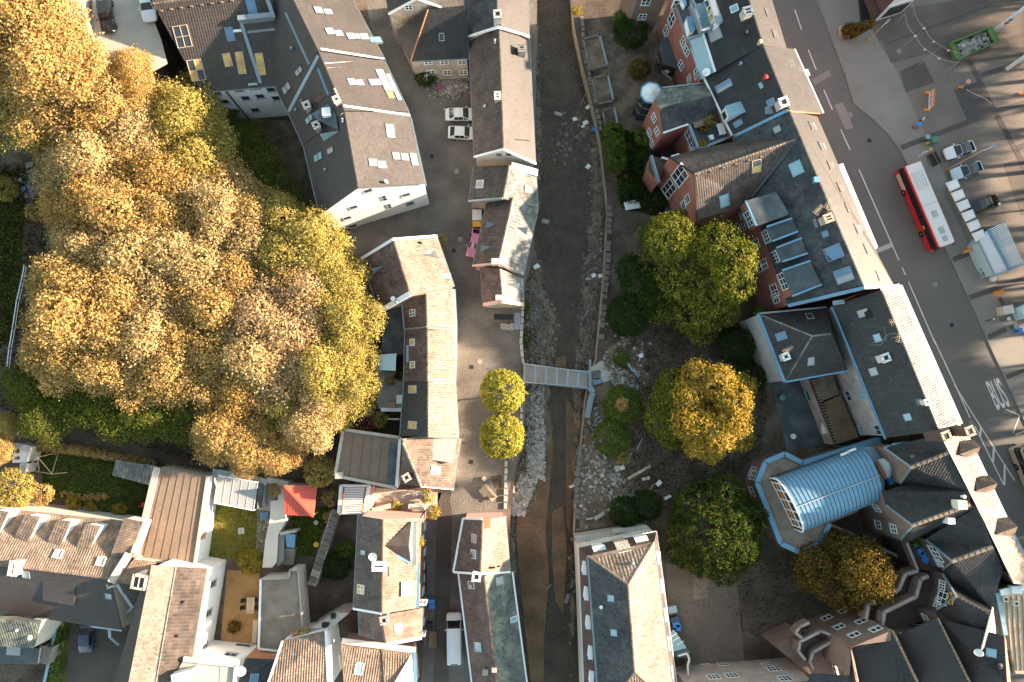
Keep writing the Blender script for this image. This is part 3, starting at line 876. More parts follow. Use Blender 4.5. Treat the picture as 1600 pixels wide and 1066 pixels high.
# repairs in the asphalt
patch('road_patch', a4, [(410, 650), (460, 630), (500, 715), (527, 790), (480, 802)], 3, 'asphalt_patch')
patch('road_patch', a4, [(270, 490), (375, 430), (390, 465), (285, 530)], 3, 'asphalt_patch')
patch('road_patch', b4, [(640, 500), (760, 450), (775, 475), (665, 520)], 3, 'concrete_light')
# road paint
for x in ([(165, 60), (207, 185)], [(249, 308), (297, 432)], [(345, 555), (397, 678)], [(449, 800), (506, 925)]):
    stripe([a4(*p) for p in x], .15, 3, 'roadpaint', 'lane_dash')
for x in ([(561, 0), (808, 562)], [(827, 604), (848, 652)], [(866, 693), (1032, 1075)]):
    stripe([b4(*p) for p in x], .15, 4, 'roadpaint', 'lane_dash')
for x in ([(1022, 0), (1145, 262), (1246, 486)], [(1148, 280), (1520, 872)], [(1275, 535), (1454, 900)]):
    stripe([c4(*p) for p in x], .15, 3, 'roadpaint', 'lane_line')
for x in ([(250, 60), (236, 172)], [(402, 285), (392, 470)], [(531, 500), (525, 748)]):
    stripe([g4(*p) for p in x], .28, 4, 'roadpaint', 'hatch_bar')
for x in ([(1463, 432), (1553, 471), (1510, 582)], [(1527, 590), (1640, 545)]):
    stripe([c4(*p) for p in x], .14, 4, 'roadpaint', 'bay_line')
# the word BUS, stretched along the lane
cu = bpy.data.curves.new('bus_lettering', 'FONT'); cu.body = 'BUS'; cu.size = 1; cu.align_x = 'LEFT'; cu.extrude = .002; cu.offset = .012
tmp = bpy.data.objects.new('tmp', cu); COL.objects.link(tmp)
bpy.context.view_layer.update()
me = bpy.data.meshes.new_from_object(tmp.evaluated_get(bpy.context.evaluated_depsgraph_get())); bpy.data.objects.remove(tmp)
me.materials.clear(); me.materials.append(G('roadpaint'))
co = np.array([v.co[:] for v in me.vertices]); x0, x1 = co[:, 0].min(), co[:, 0].max(); y0, y1 = co[:, 1].min(), co[:, 1].max()
pB, pS, pT = P(c4(1415, 440)), P(c4(1497, 415)), P(c4(1338, 262))
for v in me.vertices:
    q = pB+(pS-pB)*((v.co.x-x0)/(x1-x0))+(pT-pB)*((v.co.y-y0)/(y1-y0)); v.co = (q.x, q.y, .018+v.co.z)
put(bpy.data.objects.new('bus_lettering', me))['kind'] = 'structure'
# kerb stones
def kerb(pxline, label, step=1.0):
    ln = [P(p) for p in pxline]; mb = MB()
    t = thing('kerb', label, 'kerb', ln[0])
    me_ = None
    for p, d in walk(ln, step):
        if me_ is None:
            mb.box(Matrix.Identity(4), step-.02, .16, .22); o = mb.obj('kerbstone', 'kerb', t); me_ = o.data; o.matrix_parent_inverse = Matrix.Identity(4)
            o.matrix_parent_inverse = Matrix.Translation(-t.location)
        else: o = bpy.data.objects.new('kerbstone', me_); put(o, t)
        o.location = p+d*(step/2)+Vector((0, 0, .02)); o.rotation_euler.z = math.atan2(d.y, d.x)
kerb([(1276, 0), (1321, 119), (1334, 162), (1362, 185), (1386, 208), (1403, 230), (1417, 256), (1428, 290), (1486, 407), (1544, 535), (1600, 657)], 'pale kerb along the far side of the street beside the square')
# manholes, gullies
def disc(name, p, r, m, lv, label, cat, group=None):
    c = P(p); mb = MB(); mb.lathe(T(c.x, c.y, 0), [(r, -.02), (r, lv*.004), (r*.9, lv*.004+.006)], 16)
    o = mb.obj(name, m)
    return tag(o, label, cat, group)
for p, lab in ((a4(507, 708), 'large round manhole cover in the asphalt beside the pale repair'), (c4(1253, 518), 'round manhole cover at the point where the white lane lines part'), (b4(1343, 975), 'round manhole cover in the pavement near the bins'), (b4(1030, 710), 'pale manhole cover in the middle of the empty lane'),
              (a4(808, 317), 'pale round manhole cover on the dark square'), (b2(1260, 430), 'round manhole cover on the cobbled lane by the stone houses'), (b2(1238, 12), 'round manhole cover on the cobbled lane near the parked white cars'), (c2(1380, 140), 'round manhole cover on cobbles above the two ball trees')):
    disc('manhole_cover', p, .36, 'asphalt_patch', 8, lab, 'manhole cover')
for p, lab in ((b2(1220, 500), 'small dark drain in the cobbles west of the river houses'), (c2(1330, 172), 'small dark drain in the cobbles by the terrace'), (c2(1326, 758), 'small dark drain beside the lower ball tree'), (a2(1085, 965), 'small dark drain below the parked white cars'), (b4(1133, 960), 'small dark drain in the street below the bus'), (a4(625, 868), 'small dark drain in the street above the bus')):
    c = P(p); o = MB().box(T(c.x, c.y, .02), .5, .5, .06).obj('drain_cover', 'black'); tag(o, lab, 'drain')

# ================================================================== BUILDINGS
def strip(h, p, q, w, m, name='flashing', hh=.14, kind='roof', lift=.05):
    a, _ = h.hit(p, kind); b, _ = h.hit(q, kind); a.z += lift; b.z += lift
    return MB().bar(a, b, w, hh).obj(name, m, h.root)
def shed(h, f0, f1, b1, b0, zf, rm, wm, drop=2.2, tile=None, zb=None):
    """flat or lean-to dormer: front edge f0-f1 at zf, back edge b0-b1 lying on the roof"""
    z0 = h.hit(b0, 'roof')[0].z+.05 if zb is None else zb
    z1 = h.hit(b1, 'roof')[0].z+.05 if zb is None else zb
    return h.boxtop([(f0, zf), (f1, zf), (b1, z1), (b0, z0)], drop, rm, wm, tile)
def unit(h, p, sx, sy, sz, m, name, kind='roof', ang=0.):
    q, n = h.hit(p, kind); M = T(q.x, q.y, q.z+sz/2-.1) @ Matrix.Rotation(ang, 4, 'Z')
    return MB().box(M, sx, sy, sz, taper=.96).obj(name, m, h.root)

# ---- the white terrace, three houses
h = House('terrace_house', 'upper house of the long white terrace, sunlit tiles and a blue valley gutter behind', base=a2(330, 420), group='long white terrace by the wood')
h.gable(a2(-108, 70), a2(192, 690), a2(797, 372), a2(450, -280), a2(85, -300), a2(383, 312), 9.5, 15.4, 'tile_anthracite', 'render_white', 'plain')
strip(h, a2(185, 80), a2(330, 400), .35, 'zinc', 'valley_gutter')
for x, y, w, l in ((385, 65, .9, 1.2), (445, 75, .8, 1.2), (455, 195, .9, 1.2), (510, 207, .8, 1.2), (600, 225, .9, 2.), (655, 228, .9, 2.)):
    h.skylight(a2(x, y), w, l)
h.skylight(a2(735, 248), .8, 2.0, 'glass_blue')
h.skylight(a2(190, 545), .9, 1.6, 'glass_pale', ny=2); h.skylight(a2(266, 440), .7, 1.4, 'glass_pale', ny=2)
h.vent(a2(222, 305))
strip(h, a2(400, 305), a2(795, 368), .22, 'white_paint', 'verge_board')
hA0 = h
h = House('terrace_house', 'middle house of the white terrace with a broad skylight strip and rooftop chimneys', base=a2(560, 600), group='long white terrace by the wood')
h.gable(a2(200, 700), a2(300, 925), a2(952, 715), a2(797, 380), a2(385, 318), a2(535, 655), 9.5, 15.2, 'tile_anthracite', 'render_white', 'plain')
strip(h, a2(385, 345), a2(203, 690), .4, 'zinc', 'verge_flashing'); strip(h, a2(385, 425), a2(448, 588), .35, 'zinc_blue', 'valley_gutter')
for x, y, w, l in ((590, 507, .9, 1.1), (640, 512, .8, 1.1), (735, 510, .9, 1.8)): h.skylight(a2(x, y), w, l)
h.skylight(a2(790, 500), 3.2, 1.2, 'glass_pale', nx=4); h.skylight(a2(825, 583), 1.1, .9, 'curtain_yellow', 'wood')
h.skylight(a2(850, 540), 3.8, .7, 'glass_pale', nx=4)
h.skylight(a2(396, 600), .8, 2.4, 'glass', ny=3)
h.skylight(a2(330, 735), .7, 1.4, 'glass_teal', ny=2)
h.boxtop([(g5(285, 300), 13.4), (g5(330, 340), 13.4), (g5(545, 455), 14.2), (g5(520, 300), 14.4), (g5(455, 190), 14.2)], 2.4, 'zinc_dark', 'zinc_dark')
h.roof([(g5(365, 490), 13.3), (g5(420, 585), 11.6), (g5(545, 457), 14.2)], 'zinc_teal', None, name='dormer_hip')
unit(h, g5(438, 290), 1.0, 1.0, .7, 'white_paint', 'ventilation_unit', ang=.1)
for x, y in ((262, 225), (355, 415)): h.chimney(g5(x, y+25), .75, .75, 1.2, 'brick_pale', 'render_cream')
h.chimney(g5(545, 190), .7, .7, 1.0, 'brick_pale', 'render_cream'); h.vent(g5(195, 180)); h.vent(g5(140, 265))
for x, y in ((515, 70), (525, 95), (540, 120)): h.vent(g5(x, y), .1, .3, 'wood_pale')
strip(h, a2(540, 655), a2(948, 713), .22, 'white_paint', 'verge_board')
h = House('terrace_house', 'lowest house of the white terrace with the tall white gable', base=b2(640, 200), group='long white terrace by the wood')
h.gable(a2(302, 930), b2(398, 303), b2(1050, 108), a2(953, 722), a2(537, 662), b2(622, 92), 9.5, 15.0, 'tile_anthracite', 'render_white', 'plain')
for x, y in ((825, 790), (830, 830), (868, 965), (915, 970), (722, 1005), (776, 1018)): h.skylight(a2(x, y), .9, 1.2)
h.skylight(a2(975, 985), 1.6, 1.0, 'glass_pale', nx=2)
h.skylight(a2(385, 970), .9, 1.6, 'glass_teal', ny=2); h.skylight(a2(460, 930), .75, 1.2, 'glass_pale', ny=1)
h.vent(a2(428, 1050)); h.vent(g5(588, 355), .1, .3); h.vent(g5(590, 380), .1, .3)
for x, y in ((690, 130), (600, 232), (562, 298), (598, 347), (925, 155), (950, 208)): h.window(b2(x, y), 1.0, 1.1, 'glass', 'grey_paint', 1, 1)
h.window(b2(790, 175), .55, 2.0, 'glass', 'grey_paint', 1, 2, sill=False); h.window(b2(820, 224), .55, 1.8, 'glass', 'grey_paint', 1, 2, sill=False)
strip(h, a2(955, 725), b2(1050, 105), .2, 'zinc', 'gutter')
unit(h, b2(805, 82), .3, .3, .9, 'white_paint', 'vent_stack')

# ---- dark tiled house with the shaded white wall
h = House('rendered_house', 'dark tiled house with grouped roof windows and a shaded white wall facing the wood', base=f7(700, 500))
h.roof([(f7(455, 772), 9.6), (f7(1120, 715), 9.6), ((452, -25), 14.2), (f7(50, 32), 14.2)], 'tile_anthracite', 'inter')
h.roof([(f7(50, 32), 14.2), ((452, -25), 14.2), ((440, -130), 9.6), ((200, -95), 9.6)], 'tile_anthracite', 'inter')
h.wall([(f7(460, 765), 9.6), (f7(1115, 712), 9.6), ((452, -25), 14.0), ((440, -130), 9.6), ((200, -95), 9.6), (f7(55, 40), 14.0)], 'render_white', closed=True, inset=.2)
h.ridge((f7(50, 32), 14.2), ((440, -22), 14.2), 'tile_clay')
h.gutter((f7(455, 772), 9.6), (f7(1120, 715), 9.6))
h.skylight(f7(295, 305), 1.7, 2.4, 'glass', 'wood_pale', 2, 2); h.skylight(f7(412, 585), 1.7, 2.4, ['curtain_yellow', 'glass', 'glass'], 'wood_pale', 2, 2)
h.skylight(f7(670, 500), .9, 1.5, 'curtain_yellow', 'wood_pale', 1, 1); h.skylight(f7(780, 525), .9, 2.5, 'curtain_yellow', 'wood_pale', 1, 2)
h.skylight(f7(945, 535), .9, 2.5, 'curtain_yellow', 'wood_pale', 1, 2); h.skylight(f7(690, 285), .9, 1.5, 'glass_blue', 'zinc')
h.skylight(f7(870, 55), 1.0, 1.6, 'glass_blue', 'zinc')
strip(h, f7(785, 195), f7(945, 695), .4, 'zinc', 'valley_gutter', .2)
strip(h, f7(835, 272), f7(1118, 240), .3, 'zinc', 'flashing'); strip(h, f7(770, 180), f7(1062, 150), .6, 'zinc', 'terrace_parapet', 1.6); strip(h, f7(1005, -10), f7(1062, 155), .45, 'zinc', 'terrace_parapet', 1.6)
strip(h, f7(1130, 100), f7(1125, 240), .3, 'zinc', 'flashing'); strip(h, f7(715, 262), f7(785, 255), .3, 'white_paint', 'flashing')
for i in range(8): unit(h, f7(120+i*84, 95-i*12), .35, .18, .3, 'tile_clay', 'snow_guard')
for x, y in ((820, 815), (940, 800), (550, 860), (645, 845), (900, 915), (680, 955), (1030, 745), (1075, 815), (760, 742), (890, 722), (580, 775)): h.window(f7(x, y), 1.0, 1.1, 'glass', 'grey_paint', 1, 1)
MB().tube([P(f7(650, 755), 9.2), P(f7(650, 755), 9.2)*1+Vector((0, 0, -9.2))], .09, 6).obj('downpipe', 'black', h.root)
unit(h, f7(650, 770), .1, .1, .1, 'black', 'pipe_head', 'wall')

# ---- old stone house at the top of the lane
h = House('stone_house', 'old stone house with a dark hipped roof and rust-red hip above a rubble yard', base=a2(1130, 300))
h.roof([(a2(955, 380), 6), (a2(1312, 362), 6), (a2(1302, 60), 9.5), (a2(1060, 58), 9.5)], 'tile_black', 'plain')
h.roof([(a2(868, 186), 6), (a2(955, 380), 6), (a2(1060, 58), 9.5)], 'tile_black', 'plain')
h.wall([(a2(868, 186), 6), (a2(955, 380), 6), (a2(1312, 362), 6), (a2(1302, 60), 6)], 'stone', inset=.2)
h.ridge((a2(955, 378), 6), (a2(1060, 58), 9.5), 'terracotta', .22)
h.roof([(a2(818, 88), 8), (a2(990, -5), 11.3), (a2(950, -260), 11.3), (a2(770, -160), 8)], 'tile_black', 'plain')
h.roof([(a2(990, -5), 11.3), (a2(1140, 48), 8.5), (a2(1110, -200), 8.5), (a2(950, -260), 11.3)], 'tile_black', 'plain')
h.wall([(a2(818, 88), 8), (a2(990, -5), 11.2), (a2(1140, 48), 8.5)], 'stone', inset=.15); h.wall([(a2(818, 88), 8), (a2(770, -160), 8)], 'stone')
for p, q, zp, zq in ((a2(818, 88), a2(990, -5), 8, 11.3), (a2(990, -5), a2(1140, 48), 11.3, 8.5)): h.bar(p, zp, q, zq, .22, .2, 'white_paint', 'verge_board')
h.window(a2(942, 45), .9, 1.0)
for x in (1062, 1162, 1270): h.window(a2(x, 384), 1., .9)
for x in (1080, 1180, 1280): h.window(a2(x, 447), 1., 1.1, 'glass', 'white_paint')
h.skylight(a2(1145, 228), .6, .9, 'glass', 'grey_paint', 1, 1)
h.gutter((a2(955, 380), 6), (a2(1312, 362), 6)); h.gutter((a2(868, 186), 6), (a2(955, 380), 6), 'black')

# ---- long house between lane and river
h = House('river_house', 'upper end of the long riverside house with the square chimney on its ridge', base=a2(1480, 60))
h.gable(a2(1275, -150), a2(1298, 232), a3(106, 228), a3(95, -180), a2(1475, -180), a2(1492, 168), 6.8, 10.6, 'slate', 'render_cream', 'slate', 'tile_anthracite', z0=-2.7)
h.bar(a2(1298, 232), 6.8, a2(1492, 170), 10.6, .3, .2, 'white_paint', 'verge_board'); h.bar(a2(1492, 170), 10.6, a3(106, 228), 6.8, .25, .2, 'white_paint', 'verge_board')
h.chimney(a2(1490, 130), .9, .9, 1.6, 'render_grey', 'concrete_light')
h = House('river_house', 'long plain riverside house with purple-grey tiles and a three-pot chimney', base=a2(1430, 600))
h.gable(a2(1312, 250), a2(1345, 970), a3(146, 1012), a3(106, 232), a2(1500, 174), a2(1525, 922), 6.4, 10., 'tile_brown', 'render_cream', 'plain', 'tile_anthracite', z0=-2.7)
h.chimney(a3(58, 330), .9, 1.0, 1.5, 'render_grey', 'concrete', 3); h.chimney(a2(1490, 612), .7, .9, 1.0, 'brick_pale', 'render_cream', 2)
h.skylight(a2(1412, 655), .5, .6, 'glass_pale'); h.vent(a2(1474, 275)); h.vent(a2(1474, 262), .08, .6, 'white_paint')
h.bar(a2(1345, 970), 6.4, a2(1525, 922), 10., .25, .16, 'white_paint', 'verge_board'); h.bar(a2(1525, 922), 10., a3(146, 1012), 6.4, .25, .16, 'zinc', 'verge_board')
for x in (1500, 1557): h.window(a2(x, 952), .6, .6, 'glass', 'wood', 1, 1)
strip(h, a3(20, 862), a3(108, 870), .12, 'black', 'snow_bar')

# ---- little houses below it
h = House('river_house', 'small riverside house with one square skylight on its brown slope', base=g6(240, 180), group='low houses between lane and river')
h.gable(g6(75, 62), g6(45, 275), g6(443, 312), g6(436, 110), g6(275, 82), g6(240, 258), 5.2, 7.8, 'tile_brown', 'stone', 'pan', 'tile_grey', z0=-2.7)
h.skylight(g6(112, 178), 1.0, 1.0, 'glass_pale', 'white_paint', h=.2); h.skylight(g6(390, 208), 1.0, 1.2, 'glass_pale', 'zinc_dark')
h.bar(g6(45, 275), 5.2, g6(240, 258), 7.8, .25, .2, 'zinc', 'verge_board'); h.bar(g6(290, 70), 7.2, g6(440, 112), 5.4, .9, .2, 'zinc_blue', 'lead_flashing')
h = House('river_house', 'riverside house with ribbed brown roof and blue-grey pointed dormers', base=g6(240, 480), group='low houses between lane and river')
h.gable(g6(150, 280), g6(68, 645), g6(357, 712), g6(446, 318), g6(298, 245), g6(211, 632), 4.7, 7.4, 'tile_brown', 'render_pink', 'big', 'tile_grey', z0=-2.7)
def pyr(h, f0, f1, ap, back, m='zinc', rise=1.1):
    a, _ = h.hit(f0, 'roof'); b, _ = h.hit(f1, 'roof'); c, _ = h.hit(back, 'roof'); d, _ = h.hit(ap, 'roof'); d = d+Vector((0, 0, rise))
    c = c+Vector((0, 0, .05))
    mb = MB(); mb.poly([a, b, d]); h.faces.append(('wall', [a, b, d])); o = mb.obj('dormer', 'zinc_dark', h.root)
    for x in (a, b): h.roof([x, d, c], m, None, th=.06, name='dormer_roof', parent=o)
    return o
pyr(h, g6(138, 385), g6(142, 432), g6(150, 408), g6(210, 405)); pyr(h, g6(105, 520), g6(110, 570), g6(118, 545), g6(180, 535))
pyr(h, g6(392, 418), g6(375, 472), g6(382, 440), g6(320, 425))
h.bar(g6(68, 645), 4.7, g6(211, 632), 7.4, .25, .2, 'render_pink', 'verge_board'); h.bar(g6(211, 632), 7.4, g6(357, 712), 4.7, .2, .15, 'brick_dark', 'verge_board')
unit(h, g6(197, 628), .9, .7, 1.2, 'render_cream', 'chimney')
h = House('river_house', 'last little riverside house with a pink verge and a plank store at its foot', base=g6(240, 780), group='low houses between lane and river')
h.gable(g6(112, 655), g6(130, 868), g6(360, 868), g6(357, 716), g6(222, 662), g6(238, 850), 4.4, 6.9, 'tile_oxblood', 'stone', 'pan', 'tile_grey', z0=-2.7)
h.bar(g6(130, 868), 4.4, g6(238, 850), 6.9, .45, .2, 'render_pink', 'verge_board'); h.bar(g6(238, 850), 6.9, g6(360, 868), 4.4, .45, .2, 'render_pink', 'verge_board')
pyr(h, g6(348, 735), g6(335, 790), g6(335, 755), g6(265, 750)); unit(h, g6(220, 832), .9, .6, 1.1, 'render_cream', 'chimney')
for x in (195, 300): h.window(g6(x, 893), .8, .3, 'glass', 'wood', 1, 1)

# ---- curved row west of the lane; sunny slopes paler, light put into the tile
h = House('row_house', 'top house of the curved row with pointed dormers on both slopes', base=b2(950, 600), group='curved row of small houses')
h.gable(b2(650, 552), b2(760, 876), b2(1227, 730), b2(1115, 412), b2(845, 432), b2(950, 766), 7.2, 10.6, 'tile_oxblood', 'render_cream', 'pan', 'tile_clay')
h.bar(b2(650, 552), 7.2, b2(845, 432), 10.6, .35, .2, 'white_paint', 'verge_board'); h.bar(b2(760, 876), 7.2, b2(950, 766), 10.6, .6, .2, 'white_paint', 'verge_board')
h.bar(b2(845, 432), 10.6, b2(1115, 412), 7.2, .3, .2, 'white_paint', 'verge_board')
pyr(h, b2(695, 612), b2(702, 668), b2(735, 640), b2(790, 595), 'zinc', 1.2); pyr(h, b2(1105, 480), b2(1130, 552), b2(1080, 530), b2(1010, 525), 'render_cream', 1.0)  # right dormer cream instead of zinc, sunlight put into its colour
h.antenna(b2(768, 870), 3.2, ang=.2); h.vent(b2(868, 820), .15, .5); h.vent(b2(848, 800), .2, .5, 'white_paint')
unit(h, b2(1003, 452), .8, .3, .25, 'black', 'step_or_shadow_bar'); unit(h, b2(1168, 660), 1.3, .8, .35, 'grey_paint', 'roof_hatch')
h = House('row_house', 'small brown-ribbed house second in the curved row with one white-framed skylight', base=b2(1060, 860), group='curved row of small houses')
h.gable(b2(905, 832), b2(918, 986), b2(1240, 972), b2(1227, 737), b2(1047, 768), b2(1055, 972), 6.8, 9.5, 'tile_oxblood', 'render_cream', 'pan', 'tile_clay')
h.skylight(b2(968, 885), .8, .9, 'glass', 'white_paint', 2, 2); h.skylight(b2(1148, 885), .8, .9, 'glass_pale', 'concrete_light')
h.bar(b2(918, 986), 6.8, b2(1055, 972), 9.5, .18, .14, 'zinc', 'verge_board')
h.bar(b2(905, 840), 6.6, b2(918, 986), 6.6, .3, .2, 'zinc', 'gutter')
h = House('row_house', 'third house of the curved row with two yellow-lit skylights above the deck', base=c2(1060, 100), group='curved row of small houses')
h.gable(b2(918, 990), c2(912, 260), c2(1230, 260), b2(1240, 976), b2(1055, 974), c2(1057, 260), 6.8, 9.5, 'tile_oxblood', 'render_cream', 'pan', 'tile_clay')
h.skylight(c2(967, 20), .8, .8, 'curtain_yellow', 'white_paint'); h.skylight(c2(968, 158), .8, .8, 'curtain_yellow', 'white_paint'); h.skylight(c2(1148, 152), .7, .8, 'glass_pale', 'concrete_light')
unit(h, c2(935, 90), .3, 2.2, .3, 'zinc', 'duct')
h.ridge((b2(1052, 990), 9.55), (b2(1100, 988), 9.2), 'black', .12)
h = House('row_house', 'fourth house of the curved row with near-black slope and two yellow skylights', base=c2(1060, 430), group='curved row of small houses')
h.gable(c2(912, 264), c2(888, 598), c2(1252, 612), c2(1232, 262), c2(1057, 264), c2(1058, 602), 6.9, 9.7, 'tile_black', 'render_cream', 'pan', 'tile_clay')
h.skylight(c2(968, 310), .9, 1.4, 'curtain_yellow', 'grey_paint'); h.skylight(c2(968, 530), .9, 1.4, 'curtain_yellow', 'grey_paint')
h = House('row_house', 'hipped end house of the curved row with a lit flat dormer facing the ball trees', base=c2(1080, 760), group='curved row of small houses')
h.roof([(c2(1267, 612), 6.5), (c2(1050, 596), 8.1), (c2(900, 615), 9.2), (c2(1016, 908), 8.3), (c2(1217, 927), 6.5)], 'tile_clay', 'pan')
h.roof([(c2(903, 640), 9.0), (c2(888, 893), 6.3), (c2(1016, 908), 8.3)], 'tile_oxblood', 'pan')
h.wall([(c2(1267, 612), 6.5), (c2(1217, 927), 6.5), (c2(1016, 908), 8.3), (c2(888, 893), 6.3), (c2(900, 610), 8.5)], 'render_cream', inset=.2)
h.ridge((c2(905, 640), 9.2), (c2(1016, 905), 8.4), 'tile_grey', .3)
shed(h, c2(1240, 615), c2(1218, 765), c2(1085, 745), c2(1095, 605), 7.9, 'concrete_light', 'tile_grey', 1.6)
h.skylight(c2(1105, 810), .9, 1.1, 'glass_pale', 'white_paint'); h.skylight(c2(1000, 672), .7, .8, 'glass_pale', 'concrete_light'); h.chimney(c2(935, 850), .8, .8, 1.0, 'terracotta', 'concrete_light')
h.gutter((c2(1267, 612), 6.5), (c2(1217, 927), 6.5)); h.gutter((c2(1217, 927), 6.5), (c2(1016, 908), 8.3), 'white_paint')

h = House('flat_roofed_house', 'flat brown felt roof beside the end of the curved row, with a small roof box', base=c2(690, 740))
fl = [(c2(540, 557), 5.6), (c2(890, 607), 5.6), (c2(868, 917), 5.6), (c2(490, 842), 5.6)]
h.roof(fl, 'felt', None, th=.25); h.wall(fl, 'render_cream', closed=True, inset=.05)
for (a, _), (b, _) in zip(fl, fl[1:]+fl[:1]): h.bar(a, 5.6, b, 5.6, .35, .5, 'concrete_light' if a != fl[1][0] else 'render_white', 'parapet', dz=.1)
strip(h, c2(850, 640), c2(830, 890), 1.0, 'zinc_dark', 'roof_band', .05, lift=.03)  # dark band along the right side of the flat roof
for x in (600, 665, 720, 780): strip(h, c2(x, 590), c2(x-30, 880), .05, 'felt', 'felt_seam', .03)
unit(h, c2(515, 840), .9, .8, .6, 'concrete_light', 'roof_box')
h = House('flat_roofed_annex', 'dark flat annex roof behind the second house of the curved row', base=b2(850, 980))
fl = [(b2(780, 890), 4.2), (b2(905, 845), 4.2), (b2(916, 1000), 4.2), (c2(912, 85), 4.2), (c2(775, 80), 4.2)]
h.roof(fl, 'zinc_dark', None, th=.2); h.wall(fl, 'render_grey', closed=True)
t = thing('wooden_deck', 'raised grey timber deck beside the curved row', 'deck', P(c2(840, 310)))
dk = [P(c2(*p), 3.6) for p in ((735, 195), (914, 205), (920, 430), (755, 430))]
mb = MB(); mb.prism([v-Vector((0, 0, .12)) for v in dk], 0.); mb.obj('frame', 'wood_grey', t)
n = 17; me_ = None
for i in range(n):
    y0 = dk[0]+(dk[3]-dk[0])*((i+.5)/n); y1 = dk[1]+(dk[2]-dk[1])*((i+.5)/n)
    mb = MB(); mb.bar(y0-Vector((0, 0, .05)), y1-Vector((0, 0, .05)), (dk[3]-dk[0]).length/n-.025, .06); mb.obj('plank', 'wood_grey', t)
t = thing('deck_canopy', 'pale awning stretched over the upper corner of the timber deck', 'awning', P(c2(820, 140), 3.6))
cv = [P(c2(*p), 5.4) for p in ((712, 100), (862, 88), (858, 195), (705, 190))]
MB().prism(cv, drop=.05).obj('fabric', 'canvas_teal', t)
for v in cv: MB().tube([Vector((v.x, v.y, 3.6)), v], .04, 5).obj('post', 'white_paint', t)
MB().bar(cv[1], cv[2], .12, .12).obj('bar', 'white_paint', t)
h = House('yard_wall', 'white capped wall below the timber deck', 'wall', base=c2(830, 440))
h.bar(c2(772, 435), 3.4, c2(925, 437), 3.4, .45, .3, 'white_paint', 'coping'); h.wall([(c2(772, 435), 3.4), (c2(925, 437), 3.4)], 'render_grey', dz=0)
h.bar(c2(805, 492), 2.4, c2(885, 494), 2.4, .2, .2, 'white_paint', 'coping')

# ---- house with the pyramid dormer
h = House('lane_house', 'pink gabled lane house with a pointed tiled dormer and a satellite dish', base=g7(520, 700))
h.gable(g7(288, 322), g7(252, 1022), g7(735, 1020), g7(755, 340), g7(475, 345), g7(465, 1060), 8.5, 11.2, 'tile_brown', 'render_pink', 'pan', 'tile_clay')  # right slope in paler tile, its sunlight put into the colour
wq = [(g7(757, 345), 8.2), (g7(740, 1015), 8.2)]; h.wall(wq, 'brick_brown', inset=0., dz=0)
h.bar(g7(252, 1022), 8.5, g7(465, 1060), 11.2, .25, .15, 'white_paint', 'verge_board')
h.gablet(g7(692, 365), g7(688, 668), g7(672, 548), g7(482, 546), 9.6, 11.3, 11.1, 'tile_brown', 'zinc', drop=1.3)
h.bar(g7(510, 580), 10.6, g7(680, 672), 9.4, .35, .12, 'zinc_blue', 'valley_gutter')
h.bar(g7(700, 365), 8.9, g7(700, 690), 8.9, 1.0, .2, 'zinc', 'dormer_sill')
h.bar(g7(733, 680), 8.5, g7(730, 1015), 8.5, .7, .15, 'zinc_blue', 'gutter')
h.chimney(g7(455, 690), 1.4, .9, 1.0, 'render_cream', 'white_paint', 3); h.dish(g7(408, 625), .5, tilt=(.2, .5, .8))
h.skylight(g7(328, 598), .6, .9, 'glass_pale'); h.skylight(g7(313, 876), 1.0, 1.1, 'curtain_yellow', 'white_paint', 2, 2); h.skylight(g7(655, 870), 1.6, 1.6, 'glass_pale', 'white_paint')
unit(h, g7(518, 742), .15, 1.1, .2, 'black', 'step_or_shadow_bar'); unit(h, g7(608, 875), .25, 1.7, .3, 'black', 'step_or_shadow_bar')  # second bar stands for the shadow line beside the large skylight
for x, y in ((790, 400), (775, 500), (790, 590), (790, 690), (790, 790), (778, 890), (776, 975)): h.window(g7(x, y), .9, 1.5)
h = House('lane_house', 'low red-tiled link house between the dish house and the white gable', base=d2(830, 720))
h.gable(d2(632, 632), d2(636, 770), d2(1020, 792), d2(1030, 612), d2(772, 650), d2(800, 832), 7, 9.5, 'tile_oxblood', 'brick_pale', 'pan', 'tile_clay')
h.skylight(d2(877, 730), .9, .9, 'glass_pale', 'white_paint'); h.chimney(d2(797, 670), .8, .8, 1.0, 'render_cream', 'concrete_light')
h.bar(d2(800, 832), 9.5, d2(1020, 792), 7, .3, .2, 'white_paint', 'verge_board')
for x, y in ((1030, 700), (1026, 765)): h.window(d2(x, y), .7, 1.3)
h = House('white_gabled_house', 'sharp brown-tiled house with a blank sunlit white side wall', base=d2(330, 980))
h.roof([(d2(165, 812), 6.4), (d2(432, 748), 6.4), (d2(450, 1120), 9.4), (d2(50, 1120), 9.4)], 'tile_clay', 'pan')
h.wall([(d2(165, 812), 6.4), (d2(432, 748), 6.4), (d2(450, 1120), 9.4)], 'render_white', inset=.05)
h.bar(d2(165, 812), 6.4, d2(60, 1120), 9.4, .22, .2, 'white_paint', 'verge_board'); h.bar(d2(432, 748), 6.4, d2(450, 1120), 9.4, .3, .2, 'white_paint', 'verge_board')
h = House('tiled_house', 'brown-tiled roof with one green-glass skylight at the bottom of the lane', base=d2(690, 980))
h.roof([(d2(525, 832), 5.2), (d2(768, 864), 5.2), (d2(795, 1120), 8.), (d2(545, 1120), 8.)], 'tile_clay', 'pan')
h.roof([(d2(775, 866), 5.3), (d2(966, 880), 5.3), (d2(845, 1085), 8.2), (d2(795, 1120), 8.2)], 'tile_clay', 'pan')
h.roof([(d2(966, 880), 5.3), (d2(985, 1120), 5.3), (d2(845, 1085), 8.2)], 'render_cream', 'plain')
